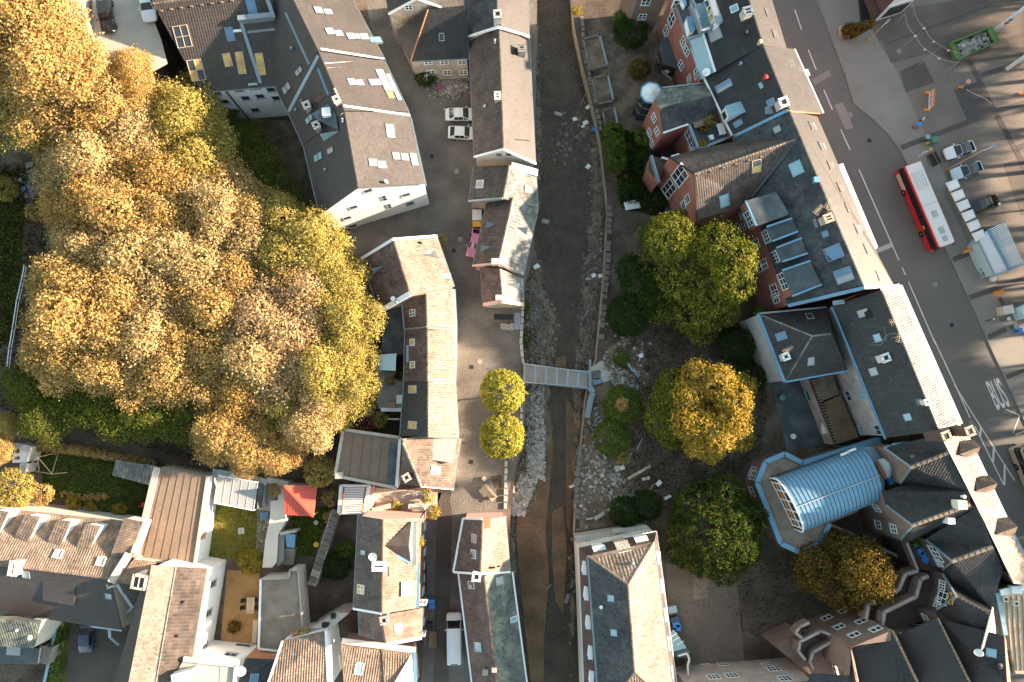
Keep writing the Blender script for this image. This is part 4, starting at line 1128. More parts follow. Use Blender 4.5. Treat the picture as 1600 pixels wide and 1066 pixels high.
h.wall([(d2(525, 832), 5.2), (d2(966, 880), 5.2), (d2(985, 1120), 5.2)], 'render_pink', inset=.1)
h.skylight(d2(636, 985), .9, 1.3, 'glass_teal', 'white_paint'); h.bar(d2(530, 810), 5.3, d2(985, 868), 5.3, .7, .15, 'render_cream', 'parapet')
h.bar(d2(978, 880), 5.4, d2(985, 1120), 5.4, .4, .15, 'zinc_blue', 'gutter')
h = House('stone_shed', 'small cream stone outhouse with little dark windows beside the dark garden', 'outhouse', base=d2(480, 720))
fl = [(d2(345, 728), 4.6), (d2(500, 638), 4.6), (d2(560, 640), 4.6), (d2(545, 660), 4.6), (d2(440, 745), 4.6)]
h.roof([(d2(345, 728), 4.6), (d2(500, 636), 4.6), (d2(575, 640), 5.4), (d2(445, 748), 5.4)], 'concrete_light', None); h.wall([(d2(345, 728), 4.6), (d2(445, 748), 5.4), (d2(575, 640), 5.4), (d2(500, 636), 4.6)], 'stone', closed=True)
unit(h, d2(478, 655), .6, .6, .4, 'black', 'roof_hatch'); unit(h, d2(430, 712), .9, .6, .3, 'black', 'roof_hatch')

# ---- houses on the west bank, lower reach
h = House('river_house', 'short riverside house, dark red slope towards the lane and pale slope towards the river', base=g7(1220, 550))
h.gable(g7(1085, 340), g7(1012, 745), g7(1440, 745), g7(1405, 330), g7(1228, 345), g7(1212, 760), 5.8, 8.4, 'tile_oxblood', 'render_pink', 'pan', 'tile_clay', z0=-2.7)  # river slope paler than the lane slope, sun put into the tile
h.bar(g7(1085, 340), 5.8, g7(1012, 745), 5.8, .35, .14, 'white_paint', 'gutter'); h.bar(g7(1012, 745), 5.8, g7(1212, 760), 8.4, .25, .14, 'white_paint', 'verge_board'); h.bar(g7(1212, 760), 8.4, g7(1440, 745), 5.8, .2, .14, 'white_paint', 'verge_board')
h.bar(g7(1085, 340), 5.8, g7(1228, 345), 8.4, .2, .14, 'white_paint', 'verge_board')
h.skylight(g7(1170, 492), 1.0, .9, 'glass_pale', 'render_pink'); h.skylight(g7(1166, 610), 1.0, .9, 'glass_pale', 'white_paint'); h.chimney(g7(1186, 770), .9, .9, .9, 'white_paint', 'white_paint')
unit(h, g7(1262, 375), 1.0, 1.2, .5, 'terracotta', 'roof_hatch'); unit(h, g7(1285, 712), 1.3, .2, .3, 'black', 'step_or_shadow_bar'); unit(h, g7(1350, 702), .4, .2, .3, 'black', 'step_or_shadow_bar')
h = House('river_house', 'long mossy riverside roof, red-brown on the lane side and grey-green towards the water', base=d2(1420, 800))
h.gable(d2(1248, 395), d2(1335, 1110), d3(97, 1110), d3(3, 385), d2(1405, 405), d2(1490, 1110), 5.2, 7.7, 'tile_oxblood', 'render_grey', 'plain', 'tile_moss', z0=-2.7)
h.skylight(d2(1372, 848), 1.1, 1.1, 'glass_blue', 'zinc'); h.skylight(d2(1330, 465), .8, .9, 'glass', 'white_paint'); h.skylight(d2(1500, 440), .8, 1., 'glass_pale', 'grey_paint')
h.skylight(d3(8, 678), .6, .9, 'glass_teal', 'white_paint'); h.bar(d2(1248, 395), 5.2, d2(1335, 1110), 5.2, .2, .16, 'white_paint', 'gutter'); h.bar(d3(3, 385), 5.2, d3(97, 1110), 5.2, .2, .16, 'white_paint', 'gutter')
unit(h, d2(1415, 1000), .7, .7, .6, 'brick_pale', 'chimney'); unit(h, d2(1470, 985), .6, .5, .6, 'brick_pale', 'chimney')

# ---- mansard house on the east bank
h = House('mansard_house', 'large mansard house on the east bank with white dormers all round', base=d3(700, 600))
lo = 6.6; up = 9.3; tp = 12.4
h.roof([(d3(412, 234), lo), (d3(452, 1300), lo), (d3(540, 1300), up), (d3(465, 288), up)], 'tile_oxblood', 'plain')
h.roof([(d3(412, 234), lo), (d3(465, 288), up), (d3(878, 197), up), (d3(890, 137), lo)], 'tile_oxblood', 'plain')
h.roof([(d3(890, 137), lo), (d3(878, 197), up), (d3(1010, 1230), up), (d3(1035, 1230), lo)], 'tile_oxblood', 'plain')
h.roof([(d3(465, 288), up), (d3(540, 1300), up), (d3(757, 1003), tp), (d3(716, 466), tp)], 'slate', 'pan')  # face away from the sun made dark, shade put into its covering
h.roof([(d3(878, 197), up), (d3(716, 466), tp), (d3(757, 1003), tp), (d3(1010, 1230), up)], 'tile_clay', 'pan')
h.roof([(d3(757, 1003), tp), (d3(540, 1300), up), (d3(1010, 1230), up)], 'tile_clay', 'pan')
h.roof([(d3(465, 288), up), (d3(716, 466), tp), (d3(878, 197), up)], 'tile_clay', 'big')
h.wall([(d3(452, 1300), lo), (d3(412, 234), lo), (d3(890, 137), lo), (d3(1035, 1230), lo)], 'render_cream', inset=.2)
for p, q in ((d3(465, 288), d3(716, 466)), (d3(878, 197), d3(716, 466)), (d3(540, 1300), d3(757, 1003)), (d3(1010, 1230), d3(757, 1003))): h.ridge((p, up), (q, tp), 'tile_clay', .26)
h.ridge((d3(716, 466), tp), (d3(757, 1003), tp), 'tile_clay', .26)
for a, b in ((d3(412, 234), d3(452, 1300)), (d3(890, 137), d3(1035, 1230)), (d3(412, 234), d3(890, 137))): h.gutter((a, lo), (b, lo), 'white_paint', .2)
h.bar(d3(465, 288), up, d3(540, 1300), up, .2, .14, 'zinc', 'gutter'); h.bar(d3(878, 197), up, d3(1010, 1230), up, .15, .14, 'zinc', 'gutter')
def mdormer(cx, cy, dx, dy, ex, ey, m='white_paint', z=8.7):
    pts = [d3(cx-dx-ex, cy-dy-ey), d3(cx-dx+ex, cy-dy+ey), d3(cx+dx+ex, cy+dy+ey), d3(cx+dx-ex, cy+dy-ey)]
    h.boxtop([(p, z) for p in pts], 1.9, m, 'white_paint')
for x, y in ((452, 362), (462, 520), (473, 698), (486, 885), (492, 1040)): mdormer(x, y, 14, 2, -3, 42)
for x, y in ((906, 300), (928, 475), (945, 652), (962, 828), (982, 1005)): mdormer(x, y, 12, 2, 3, 42)
mdormer(540, 245, 8, 20, 38, -8); mdormer(800, 187, 8, 18, 38, -8)
h.boxtop([(d3(628, 205), 9.0), (d3(710, 188), 9.0), (d3(742, 250), 9.6), (d3(655, 268), 9.6)], 2.4, 'stone', 'stone'); h.roof([(d3(655, 268), 9.7), (d3(742, 250), 9.7), (d3(748, 288), 9.9), (d3(668, 298), 9.9)], 'white_paint', None)
h.skylight(d3(612, 548), .7, .8, 'glass_teal', 'zinc'); h.skylight(d3(630, 760), .7, .8, 'glass_teal', 'zinc'); h.vent(d3(548, 600), .15, .3, 'white_paint'); h.vent(d3(740, 330), .15, .3)
for x, y in ((470, 200), (560, 178), (650, 158), (760, 137)): h.window(d3(x, y), .9, 1.2)
t = thing('front_terrace', 'pale concrete terrace slab at the river-end of the mansard house', 'terrace', P(d3(620, 170)))
sl = [P(d3(*p), 2.6) for p in ((388, 168), (830, 98), (890, 150), (412, 236))]
MB().prism(sl, 0.).obj('slab', 'concrete_light', t); 
o = MB().box(T(*P(d3(650, 130), 2.9)) @ Matrix.Rotation(.2, 4, 'Z'), 1.3, .5, .6).obj('bench_seat', 'concrete_light', t)
h = House('glazed_lean_to', 'small glazed lean-to with white gutters on the garden side of the mansard house', 'lean-to', base=d3(1030, 950))
h.roof([(d3(965, 770), 3.6), (d3(1000, 745), 3.), (d3(1078, 855), 3.), (d3(985, 880), 3.6)], 'glass_teal', None); h.roof([(d3(978, 885), 3.4), (d3(1075, 850), 3.), (d3(1105, 890), 3.), (d3(1090, 915), 3.), (d3(985, 915), 3.4)], 'zinc_dark', None)
for p, q in ((d3(980, 912), d3(1078, 888)), (d3(1078, 888), d3(1093, 925)), (d3(1093, 925), d3(1082, 960)), (d3(1082, 960), d3(1092, 1090))): h.bar(p, 3.1, q, 3.1, .22, .2, 'white_paint', 'gutter')
h.wall([(d3(1000, 745), 2.9), (d3(1078, 855), 2.9), (d3(1105, 890), 2.9), (d3(1100, 1090), 2.9)], 'render_grey')
for x, y in ((995, 775), (1010, 800), (1035, 825)): h.bar(d3(x-20, y+12), 3.5, d3(x+22, y-12), 3.2, .08, .06, 'white_paint', 'glazing_bar')

h = House('stone_house', 'pale stone house at the bottom edge with white-barred windows facing the court', base=(1170, 1075))
bt = [((1076, 1080), 9.), ((1275, 1064), 9.), ((1300, 1200), 9.), ((1085, 1210), 9.)]
h.roof(bt, 'tile_anthracite', None); h.wall(bt, 'brick_pale', closed=True, inset=.2)
for x, y, w, l in ((1182, 945, 1.2, 1.3), (1302, 955, 1.2, 1.2), (1245, 1035, 1.4, 1.4), (1355, 1025, 1.4, 1.4), (1575, 960, 1.2, 1.2)): h.window(d3(x, y), w, l, nx=3, ny=2)
for x, y in ((35, 985), (105, 1045)): h.window(d4(x, y), 1.4, 1.5, nx=3, ny=2)

# ================================================================== west gardens and their houses
h = House('clay_roof_row', 'long clay-tiled roof with a row of lean-to dormers, bottom left', base=f2(600, 500))
ER = (222, 818)
h.roof([((-60, 788), 5.6), ((-60, 875), 9.2), (f2(1095, 664), 9.2), (f2(1420, 110), 5.6)], 'tile_clay', 'pan')
h.roof([((-60, 875), 9.2), ((-60, 948), 5.8), (f3(1222, 545), 5.6), (f2(1095, 664), 9.2)], 'tile_anthracite', 'plain')  # shaded slope gets a darker covering, shade put into the colour
h.wall([((-60, 948), 5.6), (f3(1222, 545), 5.6), (f2(1095, 664), 9.), (f2(1420, 110), 5.6), ((-60, 788), 5.6)], 'render_cream', inset=.2)
h.ridge(((-60, 875), 9.2), (f2(1095, 664), 9.2), 'tile_clay', .3)
for F0_, F1_, B1_, B0_ in ((f2(250, 28), f2(398, 50), f2(280, 300), f2(150, 252)), (f2(572, 78), f2(706, 96), f2(605, 335), f2(475, 300)), (f2(862, 118), f2(1002, 142), f2(890, 372), f2(765, 350)), (f2(-60, -20), f2(85, 0), f2(-30, 240), f2(-150, 200))):
    shed(h, F0_, F1_, B1_, B0_, 8.1, 'tile_clay', 'white_paint', 2.2, 'pan')
shed(h, f2(1240, 62), f2(1428, 100), f2(1310, 412), f2(1092, 470), 7.8, 'tile_clay', 'render_cream', 2.4, 'pan')
h.bar(f2(1290, 415), 8.2, f2(1110, 705), 9.4, .7, .7, 'concrete_light', 'parapet'); h.bar(f2(1428, 100), 6.6, f2(1330, 410), 8., .4, .5, 'concrete_light', 'parapet')
h.skylight(f2(582, 425), .9, 1.0, 'glass_pale', 'white_paint', h=.25); h.skylight(f2(1010, 498), .9, 1.0, 'glass_pale', 'white_paint', h=.25); h.skylight(f2(262, 622), .8, .9, 'glass_pale', 'zinc'); h.skylight(f2(1085, 838), .7, .8, 'glass_pale', 'zinc')
h.chimney(f2(190, 545), 1.6, .9, 1.0, 'brick_pale', 'render_cream', 3); h.chimney(f2(1130, 700), .9, .9, .6, 'render_cream', 'concrete_light')
shed(h, f2(430, 880), f2(735, 935), f2(755, 705), f2(430, 680), 7.4, 'tile_anthracite', 'timber_dark', 2.0, 'plain')
h.bar(f2(155, 615), 8.2, f2(258, 778), 6.4, .3, .15, 'zinc', 'valley_gutter'); h.bar(f2(258, 778), 6.4, f2(425, 805), 6.4, .25, .15, 'zinc', 'gutter')
h.bar(f2(800, 845), 6.4, f2(868, 990), 5.7, .4, .3, 'zinc', 'downpipe'); h.bar(f2(1165, 710), 8.6, f2(1325, 950), 6.0, .4, .2, 'zinc', 'valley_gutter'); h.bar(f2(1325, 955), 6.0, f2(1245, 1020), 5.6, .3, .2, 'zinc', 'downpipe')
h.bar(f3(920, 505), 5.6, f3(1222, 545), 5.6, .2, .15, 'grey_paint', 'gutter'); h.bar(f3(890, 425), 5.6, f3(915, 498), 5.5, .35, .25, 'zinc', 'downpipe'); h.bar(f3(1100, 525), 5.5, f3(1105, 615), 5., .35, .25, 'zinc', 'downpipe'); h.bar(f3(1105, 615), 5., f3(1195, 690), 4.8, .25, .2, 'zinc', 'downpipe')
h = House('clay_roof_house', 'small clay-striped roof wedged between the dormer row and the barn, with a big square chimney', base=f2(1400, 600))
h.roof([(f2(1335, 470), 6.8), (f2(1170, 690), 9.0), (f2(1455, 738), 9.0), (f2(1560, 505), 6.8)], 'tile_clay', 'pan')
h.roof([(f2(1170, 690), 9.0), (f3(1320, 330), 6.), (f3(1400, 120), 7.5), (f2(1455, 738), 9.0)], 'tile_anthracite', 'plain')
h.ridge((f2(1170, 692), 9.0), (f2(1455, 738), 9.0), 'tile_clay', .3); h.chimney(f2(1475, 660), 1.5, 1.5, 2.2, 'render_cream', 'concrete_light', 2)
h.wall([(f2(1335, 470), 6.8), (f2(1170, 690), 8.9), (f3(1320, 330), 6.)], 'render_cream')
# barn
h = House('long_barn', 'long barn roof, half smooth cream sheets and half dotted tiles, above a white wall', base=d1(1050, 700))
K0, K1 = d1(935, 345), d1(785, 1110)
h.roof([(K0, 10.2), (d1(1085, 355), 8.75), (d1(955, 1110), 8.75), (K1, 10.2)], 'fibre', 'plain')
h.roof([(d1(1085, 355), 8.75), (d1(1278, 365), 7.), (d1(1155, 1110), 7.), (d1(955, 1110), 8.75)], 'tile_brown', 'big')
h.roof([(K0, 10.2), (K1, 10.2), (d1(690, 1110), 7.), (d1(835, 640), 7.), (d1(890, 420), 8.6)], 'tile_anthracite', 'plain')  # left slope darker, its shade put into the covering
h.wall([(K0, 10.), (d1(1278, 365), 7.), (d1(1155, 1110), 7.)], 'render_white', inset=.25); h.wall([(d1(690, 1110), 7.), (d1(835, 640), 7.)], 'render_grey')
h.ridge((d1(1085, 355), 8.8), (d1(955, 1110), 8.8), 'tile_grey', .15, name='joint_strip'); h.gutter((d1(1278, 365), 7.), (d1(1155, 1110), 7.), 'wood_pale', .2)
for x, y in ((1135, 568), (1098, 778)): h.vent(d1(x, y), .12, .2, 'black')
for x, y in ((1385, 460), (1360, 610), (1342, 745), (1312, 460), (1285, 640), (1258, 850)): h.window(d1(x, y), .8, 1.6, 'glass', 'grey_paint', 1, 2)
h = House('flat_roofed_house', 'flat cream roof with a white chimney box at the bottom edge, left of the lane', base=f5(480, 1000))
fl = [(f5(312, 868), 7.8), (f5(757, 915), 7.8), (f5(738, 1110), 7.8), (f5(185, 1110), 7.8)]
h.roof(fl, 'concrete_light', None); h.wall(fl, 'render_white', closed=True, inset=.05)
h.bar(f5(312, 868), 7.8, f5(757, 915), 7.8, .5, .35, 'render_cream', 'parapet'); h.bar(f5(757, 915), 7.8, f5(738, 1110), 7.8, .3, .35, 'render_cream', 'parapet')
unit(h, f5(340, 985), 2.6, 1.0, 1.5, 'render_white', 'chimney', ang=.25); unit(h, f5(620, 985), .04, 2.8, .14, 'grey_paint', 'roof_joint'); unit(h, f5(540, 930), 3.6, .04, .14, 'grey_paint', 'roof_joint', ang=-.1)
h.window(f5(815, 755), 1.8, .9, 'glass', 'grey_paint', 2, 1); h.window(f5(710, 835), 1.4, .9, 'glass', 'grey_paint', 2, 1)
h = House('slate_house', 'small slate roof with a blue skylight and a white dish at the bottom edge', base=f5(930, 970))
h.roof([(f5(832, 862), 6.4), (f5(1095, 876), 6.4), (f5(1000, 1110), 7.6), (f5(760, 1110), 7.6)], 'slate', 'slate'); h.wall([(f5(832, 862), 6.4), (f5(1095, 876), 6.4)], 'terracotta')
h.skylight(f5(910, 1045), .9, 1.2, 'glass_blue', 'zinc_teal'); h.dish(f5(815, 960), .55, tilt=(.3, .5, .8))
# flat roofs and garden buildings
h = House('flat_roofed_garage', 'long flat brown felt roof between the two lawns', 'garage', base=(270, 800))
fl = [((246, 730), 4.6), ((325, 744), 4.6), ((304, 885), 4.6), ((213, 872), 4.6)]
h.roof(fl, 'felt', None, th=.2); h.wall(fl, 'render_white', closed=True, inset=.05)
h.bar((246, 730), 4.6, (213, 872), 4.6, .75, .35, 'concrete_light', 'parapet'); h.bar((325, 744), 4.6, (304, 885), 4.6, .3, .3, 'concrete_light', 'parapet'); h.bar((213, 872), 4.6, (304, 885), 4.6, .3, .25, 'concrete_light', 'parapet')
for i in range(6): strip(h, (257+i*11, 738+i*2), (226+i*13, 868+i*2), .05, 'felt', 'felt_seam', .03)
for x, y, w, l in ((d1(1270, 28), None, .9, .9), (d1(1245, 165), None, .8, 1.6)): h.window(x, w, l, 'terracotta', 'wood_pale', 1, 1)
t = thing('carport', 'white glazed carport of five panels beside the flat garage', 'carport', P(f4(440, 320)))
cp = [P(f4(*p), 3.1) for p in ((262, 148), (655, 216), (612, 495), (220, 420))]
for i in range(5):
    a = cp[0]+(cp[1]-cp[0])*(i+.03)/5; b = cp[0]+(cp[1]-cp[0])*(i+.97)/5; c = cp[3]+(cp[2]-cp[3])*(i+.97)/5; d = cp[3]+(cp[2]-cp[3])*(i+.03)/5
    MB().prism([d, c, b, a], drop=.06).obj('roof_panel', 'glass_pale', t)
for i in range(6):
    a = cp[0]+(cp[1]-cp[0])*i/5; d = cp[3]+(cp[2]-cp[3])*i/5; MB().bar(a-Vector((0, 0, .03)), d-Vector((0, 0, .03)), .08, .14).obj('rafter', 'grey_paint', t)
for a, b in ((cp[0], cp[1]), (cp[3], cp[2])): MB().bar(a-Vector((0, 0, .05)), b-Vector((0, 0, .05)), .12, .18).obj('beam', 'white_paint', t)
for v in cp: MB().tube([Vector((v.x, v.y, 0)), v], .06, 6).obj('post', 'white_paint', t)
h = House('garden_annex', 'narrow grey lean-to roof on the far side of the white carport', 'lean-to', base=f4(680, 350))
h.roof([(f4(660, 222), 3.0), (f4(650, 478), 3.0), (f4(692, 470), 2.2), (f4(720, 232), 2.2)], 'zinc_dark', None); h.wall([(f4(692, 470), 2.2), (f4(720, 232), 2.2)], 'render_grey')
h = House('garden_wall', 'teal-capped wall along the top of the carport garden', 'wall', base=f4(480, 160))
for a, b, m in ((f4(205, 110), f4(480, 150), 'zinc_teal'), (f4(480, 150), f4(750, 215), 'concrete_light'), (f4(750, 190), f4(960, 235), 'concrete_light')):
    A, B = P(a, 2.2), P(b, 2.2); d = (B-A).normalized(); n = Vector((-d.y, d.x, 0))*.25
    MB().prism([A+n, A-n, B-n, B+n], 0.).obj('wall', 'render_cream', h.root); MB().bar(A+Vector((0, 0, .05)), B+Vector((0, 0, .05)), .75, .12).obj('coping', m, h.root)
h = House('garden_pavilion', 'bright red hipped pavilion roof in the sunny garden', 'pavilion', base=f4(1080, 400))
h.roof([(f4(935, 250), 4.8), (f4(1215, 556), 3.), (f4(1248, 244), 3.)], 'tile_red', 'pan'); h.roof([(f4(912, 246), 4.8), (f4(925, 540), 3.), (f4(1215, 556), 3.)], 'tile_red', 'pan')
h.bar(f4(930, 250), 4.9, f4(1213, 556), 3.1, .3, .2, 'tile_red', 'hip_cap', dz=.12)
for p in ((1205, 540), (1235, 260), (940, 530)): v = P(f4(*p), 2.9); MB().tube([Vector((v.x, v.y, 0)), v], .08, 6).obj('post', 'white_paint', h.root)
h.wall([(f4(915, 250), 4.6), (f4(925, 538), 2.9)], 'render_white'); h.wall([(f4(915, 250), 4.6), (f4(1244, 250), 2.9)], 'render_white')
h = House('garden_stair', 'stone garden steps going down beside a white wall', 'steps', base=f4(965, 920))
for i in range(6):
    A, B = P(f4(920-i*6, 875+i*26), 1.3-i*.2), P(f4(1022-i*2, 880+i*26), 1.3-i*.2); MB().prism([A, B, B-Vector((0, .36, 0)), A-Vector((0, .36, 0))], 0.).obj('step', 'concrete', h.root)
A = [P(f4(*p), 1.6) for p in ((870, 745), (925, 735), (910, 1000), (850, 1060))]; MB().prism(A[::-1], 0.).obj('wall', 'concrete', h.root)
A = [P(f4(*p), 2.0) for p in ((930, 735), (1030, 735), (1020, 870), (945, 862))]; MB().prism(A[::-1], 1.4).obj('lower_roof', 'zinc_blue', h.root)
A = [P(f4(*p), 2.1) for p in ((870, 715), (1040, 690), (1040, 715), (880, 745))]; MB().prism(A[::-1], 0.).obj('wall_top', 'concrete_light', h.root)
h = House('white_garden_wall', 'broad white wall-top running down through the sunny gardens', 'wall', base=f4(800, 700))
A = [P(f4(*p), 1.8) for p in ((862, 245), (908, 250), (925, 540), (935, 600), (860, 740), (845, 1010), (800, 1066), (700, 1066), (730, 800), (775, 590), (785, 400), (855, 395))]
flat('wall_top', A, 'render_cream', None, h.root)
for i in range(len(A)): a = A[i]; b = A[(i+1) % len(A)]; MB().poly([Vector((a.x, a.y, 0)), Vector((b.x, b.y, 0)), b-Vector((0, 0, .01)), a-Vector((0, 0, .01))]).obj('wall', 'render_cream', h.root)
h = House('gravel_roofed_annex', 'flat gravel roof with pale kerbs beside the brown terrace', 'annex', base=f5(1140, 450))
fl = [(f5(968, 190), 3.8), (f5(1205, 178), 3.8), (f5(1215, 110), 3.8), (f5(1285, 112), 3.8), (f5(1325, 640), 3.8), (f5(1120, 800), 3.8), (f5(950, 780), 3.8)]
vs = [P(*p) for p in fl]; flat('roof', vs, 'gravel_roof', None, h.root); h.faces.append(('roof', vs)); h.wall(fl, 'render_cream', closed=True, dz=-.02)
for (a, _), (b, _) in zip(fl, fl[1:]): h.bar(a, 3.8, b, 3.8, .22, .3, 'white_paint' if a == fl[5][0] else 'concrete_light', 'parapet')
h.bar(f5(968, 190), 3.8, f5(950, 780), 3.8, .25, .3, 'white_paint', 'parapet')
h = House('corrugated_shed', 'silvery corrugated shed roof on the corner of the left lawn', 'shed', base=f1(1350, 380))
h.roof([(f1(1160, 245), 3.2), (f1(1570, 312), 3.2), (f1(1500, 500), 2.6), (f1(1120, 402), 2.6)], 'tile_grey', 'big'); h.wall([(f1(1160, 245), 3.1), (f1(1120, 402), 2.5), (f1(1500, 500), 2.5)], 'wood', inset=.1)
h = House('garden_shed', 'pale metal garden shed beside the round bush, far left', 'shed', base=f1(220, 220))
h.roof([(f1(150, 72), 2.9), (f1(312, 110), 2.9), (f1(262, 275), 2.7), (f1(122, 275), 2.7)], 'zinc', None); h.wall([(f1(150, 72), 2.9), (f1(312, 110), 2.9), (f1(262, 275), 2.7), (f1(122, 275), 2.7)], 'render_grey', closed=True, inset=.1)
h.roof([(f1(200, 280), 2.5), (f1(262, 280), 2.5), (f1(245, 380), 2.3), (f1(185, 375), 2.3)], 'zinc', None); h.wall([(f1(200, 280), 2.5), (f1(262, 280), 2.5), (f1(245, 380), 2.3), (f1(185, 375), 2.3)], 'render_grey', closed=True, inset=.05)
unit(h, f1(182, 158), .35, .5, .2, 'black', 'roof_vent'); unit(h, f1(187, 228), .3, .4, .2, 'black', 'roof_vent')

# bottom-left corner
h = House('mossy_house', 'mossy grey-tiled house with a cream rendered gable in the bottom left corner', base=f3(250, 600))
h.roof([(f3(-160, 690), 5.2), (f3(335, 722), 5.2), (f3(412, 450), 7.6), (f3(-120, 430), 7.6)], 'tile_moss', 'pan'); h.roof([(f3(412, 450), 7.6), (f3(165, 405), 6.5), (f3(-120, 400), 6.5), (f3(-120, 430), 7.6)], 'tile_grey', 'pan')
h.wall([(f3(-160, 690), 5.1), (f3(335, 722), 5.1), (f3(412, 452), 7.5), (f3(330, 430), 6.5)], 'render_cream', inset=.05)
h.vent(f3(178, 540), .12, .2, 'white_paint'); h.vent(f3(312, 610), .2, .25, 'white_paint')
h.roof([(f3(-160, 692), 3.6), (f3(390, 728), 3.6), (f3(368, 885), 3.4), (f3(-160, 880), 3.4)], 'zinc_dark', None, name='annex_roof'); h.wall([(f3(390, 728), 3.5), (f3(368, 885), 3.3), (f3(-160, 880), 3.3)], 'render_grey')
unit(h, f3(135, 748), 1.7, 1.1, .16, 'glass_pale', 'roof_light', ang=-.05)
h.roof([(f3(402, 695), 3.), (f3(515, 718), 3.), (f3(478, 888), 2.8), (f3(368, 862), 2.8)], 'fibre', 'big', name='lean_to_roof'); h.wall([(f3(515, 718), 2.9), (f3(478, 888), 2.7)], 'wood_grey')
h = House('zinc_fence', 'long blue-grey metal fence along the hedge in the bottom left corner', 'fence', base=f3(510, 780))
A, B = P(f3(575, 440), 1.6), P(f3(440, 1075), 1.6); n = 14
for i in range(n):
    a = A+(B-A)*(i+.02)/n; b = A+(B-A)*(i+.98)/n; MB().bar(a-Vector((0, 0, .75)), b-Vector((0, 0, .75)), .08, 1.5).obj('panel', 'zinc', h.root)
MB().bar(A, B, .35, .08).obj('coping', 'zinc_teal', h.root)
h = House('gable_house', 'dark-roofed house with a white gable window at the left edge below the clay roofs', base=f3(60, 150))
h.roof([(f3(20, -60), 6.8), (f3(30, 200), 5.6), (f3(165, 208), 5.6), (f3(255, 140), 5.8), (f3(170, -10), 7.2)], 'tile_anthracite', None); h.wall([(f3(30, 200), 5.5), (f3(165, 208), 5.5), (f3(255, 140), 5.7)], 'render_cream', inset=.1)
h.boxtop([(f3(-120, 260), 5.), (f3(128, 250), 5.), (f3(70, 385), 4.6), (f3(-120, 420), 4.6)], 4.4, 'concrete', 'render_white', name='bay'); h.window(f3(15, 320), 1.2, 1.2, 'glass_blue')
h = House('low_store', 'low dark flat-roofed store with a pale sloping slab, between hedge and mossy house', 'store', base=f3(400, 350))
h.roof([(f3(230, 410), 2.6), (f3(420, 440), 2.6), (f3(545, 400), 2.4), (f3(520, 300), 2.4)], 'render_grey', None); h.wall([(f3(230, 410), 2.5), (f3(420, 440), 2.5), (f3(545, 400), 2.3), (f3(520, 300), 2.3)], 'render_grey', closed=True)
h.roof([(f3(110, 330), 2.9), (f3(440, 270), 2.9), (f3(420, 210), 2.9), (f3(240, 190), 2.9)], 'timber_dark', None); h.wall([(f3(110, 330), 2.8), (f3(440, 270), 2.8)], 'timber_dark')

# top-left stone house edge and steps by the parking place
h = House('yard_wall', 'white wall with a terracotta coping beside the parked black car', 'wall', base=a1(460, 160))
A = [P(a1(*p), 12.2) for p in ((372, 100), (395, 105), (550, 215), (500, 240))]; MB().prism(A[::-1], 9.).obj('wall', 'terracotta', h.root)
A = [P(a1(*p), 12.5) for p in ((380, -60), (500, -60), (545, 205), (392, 100))]; MB().prism(A[::-1], 9.).obj('terrace_block', 'concrete_light', h.root)

# ================================================================== east side
# red brick row along the street
h = House('brick_house', 'red brick house with a framed roof terrace at the top of the street row', base=e1(900, 200), group='red brick row along the street')
h.roof([(e1(695, -60), 11.), (e1(940, 715), 11.), ((1192, 71), 14.), ((1150, -62), 14.)], 'tile_black', 'plain'); h.roof([((1150, -62), 14.), ((1192, 71), 14.), ((1229, 76), 11.4), ((1187, -62), 11.4)], 'tile_anthracite', 'plain')
h.ridge(((1150, -62), 14.), ((1192, 71), 14.), 'tile_black')
h.roof([(e1(510, -60), 9.2), (e1(665, 390), 9.2), (e1(820, 345), 11.), (e1(695, -60), 11.)], 'slate', 'slate', name='mansard')
h.roof([(e1(668, 398), 9.2), (e1(800, 795), 9.2), (e1(938, 715), 11.), (e1(822, 345), 11.)], 'zinc_teal', None, name='zinc_roof')
h.wall([(e1(510, -60), 9.1), (e1(665, 390), 9.1), (e1(772, 600), 9.1), (e1(800, 795), 9.1)], 'brick_red', dz=0); h.wall([((1187, -62), 11.2), ((1229, 76), 11.2)], 'brick_red', dz=0)
h.bar(e1(525, 0), 9.2, e1(665, 388), 9.2, .3, .2, 'zinc', 'gutter'); h.bar(e1(668, 398), 9.2, e1(770, 600), 9.2, .3, .2, 'zinc', 'gutter'); h.bar(e1(770, 600), 9.2, e1(800, 795), 9.2, .3, .2, 'zinc', 'gutter'); h.bar(e1(820, 340), 11., e1(940, 718), 11., .2, .2, 'white_paint', 'gutter')
h.bar(e1(665, 390), 9.3, e1(820, 345), 11., .3, .2, 'zinc', 'flashing')
# roof terrace
fl = [P(e1(*p), 11.6) for p in ((735, 40), (880, 20), (950, 235), (805, 300))]
o = MB().prism(fl, drop=.3).obj('terrace_floor', 'zinc_teal', h.root)
for a, b in ((e1(690, 60), e1(800, 330)), (e1(805, 320), e1(1000, 235)), (e1(905, -30), e1(1000, 235)), (e1(700, 0), e1(780, 200))): h.bar(a, 12., b, 12., .3, .9, 'zinc', 'terrace_parapet')
h.bar(e1(740, 90), 12.4, e1(810, 300), 12.4, .1, .1, 'white_paint', 'railing'); h.bar(e1(800, 305), 12.4, e1(885, 280), 12.4, .25, .1, 'white_paint', 'railing')
for i, (x, y) in enumerate(((890, 60), (910, 130), (935, 200))): h.bar(e1(x-30, y-50), 12.9, e1(x+12, y+30), 12.9, .8, .1, 'curtain_yellow' if i else 'glass', 'terrace_window'); h.bar(e1(x-35, y+35), 13., e1(x+30, y-55), 13., .1, .1, 'white_paint', 'glazing_bar')
h.boxtop([(e1(860, -70), 13.4), (e1(925, -60), 13.4), (e1(1003, 230), 13.4), (e1(955, 245), 13.4)], 2., 'zinc', 'white_paint')
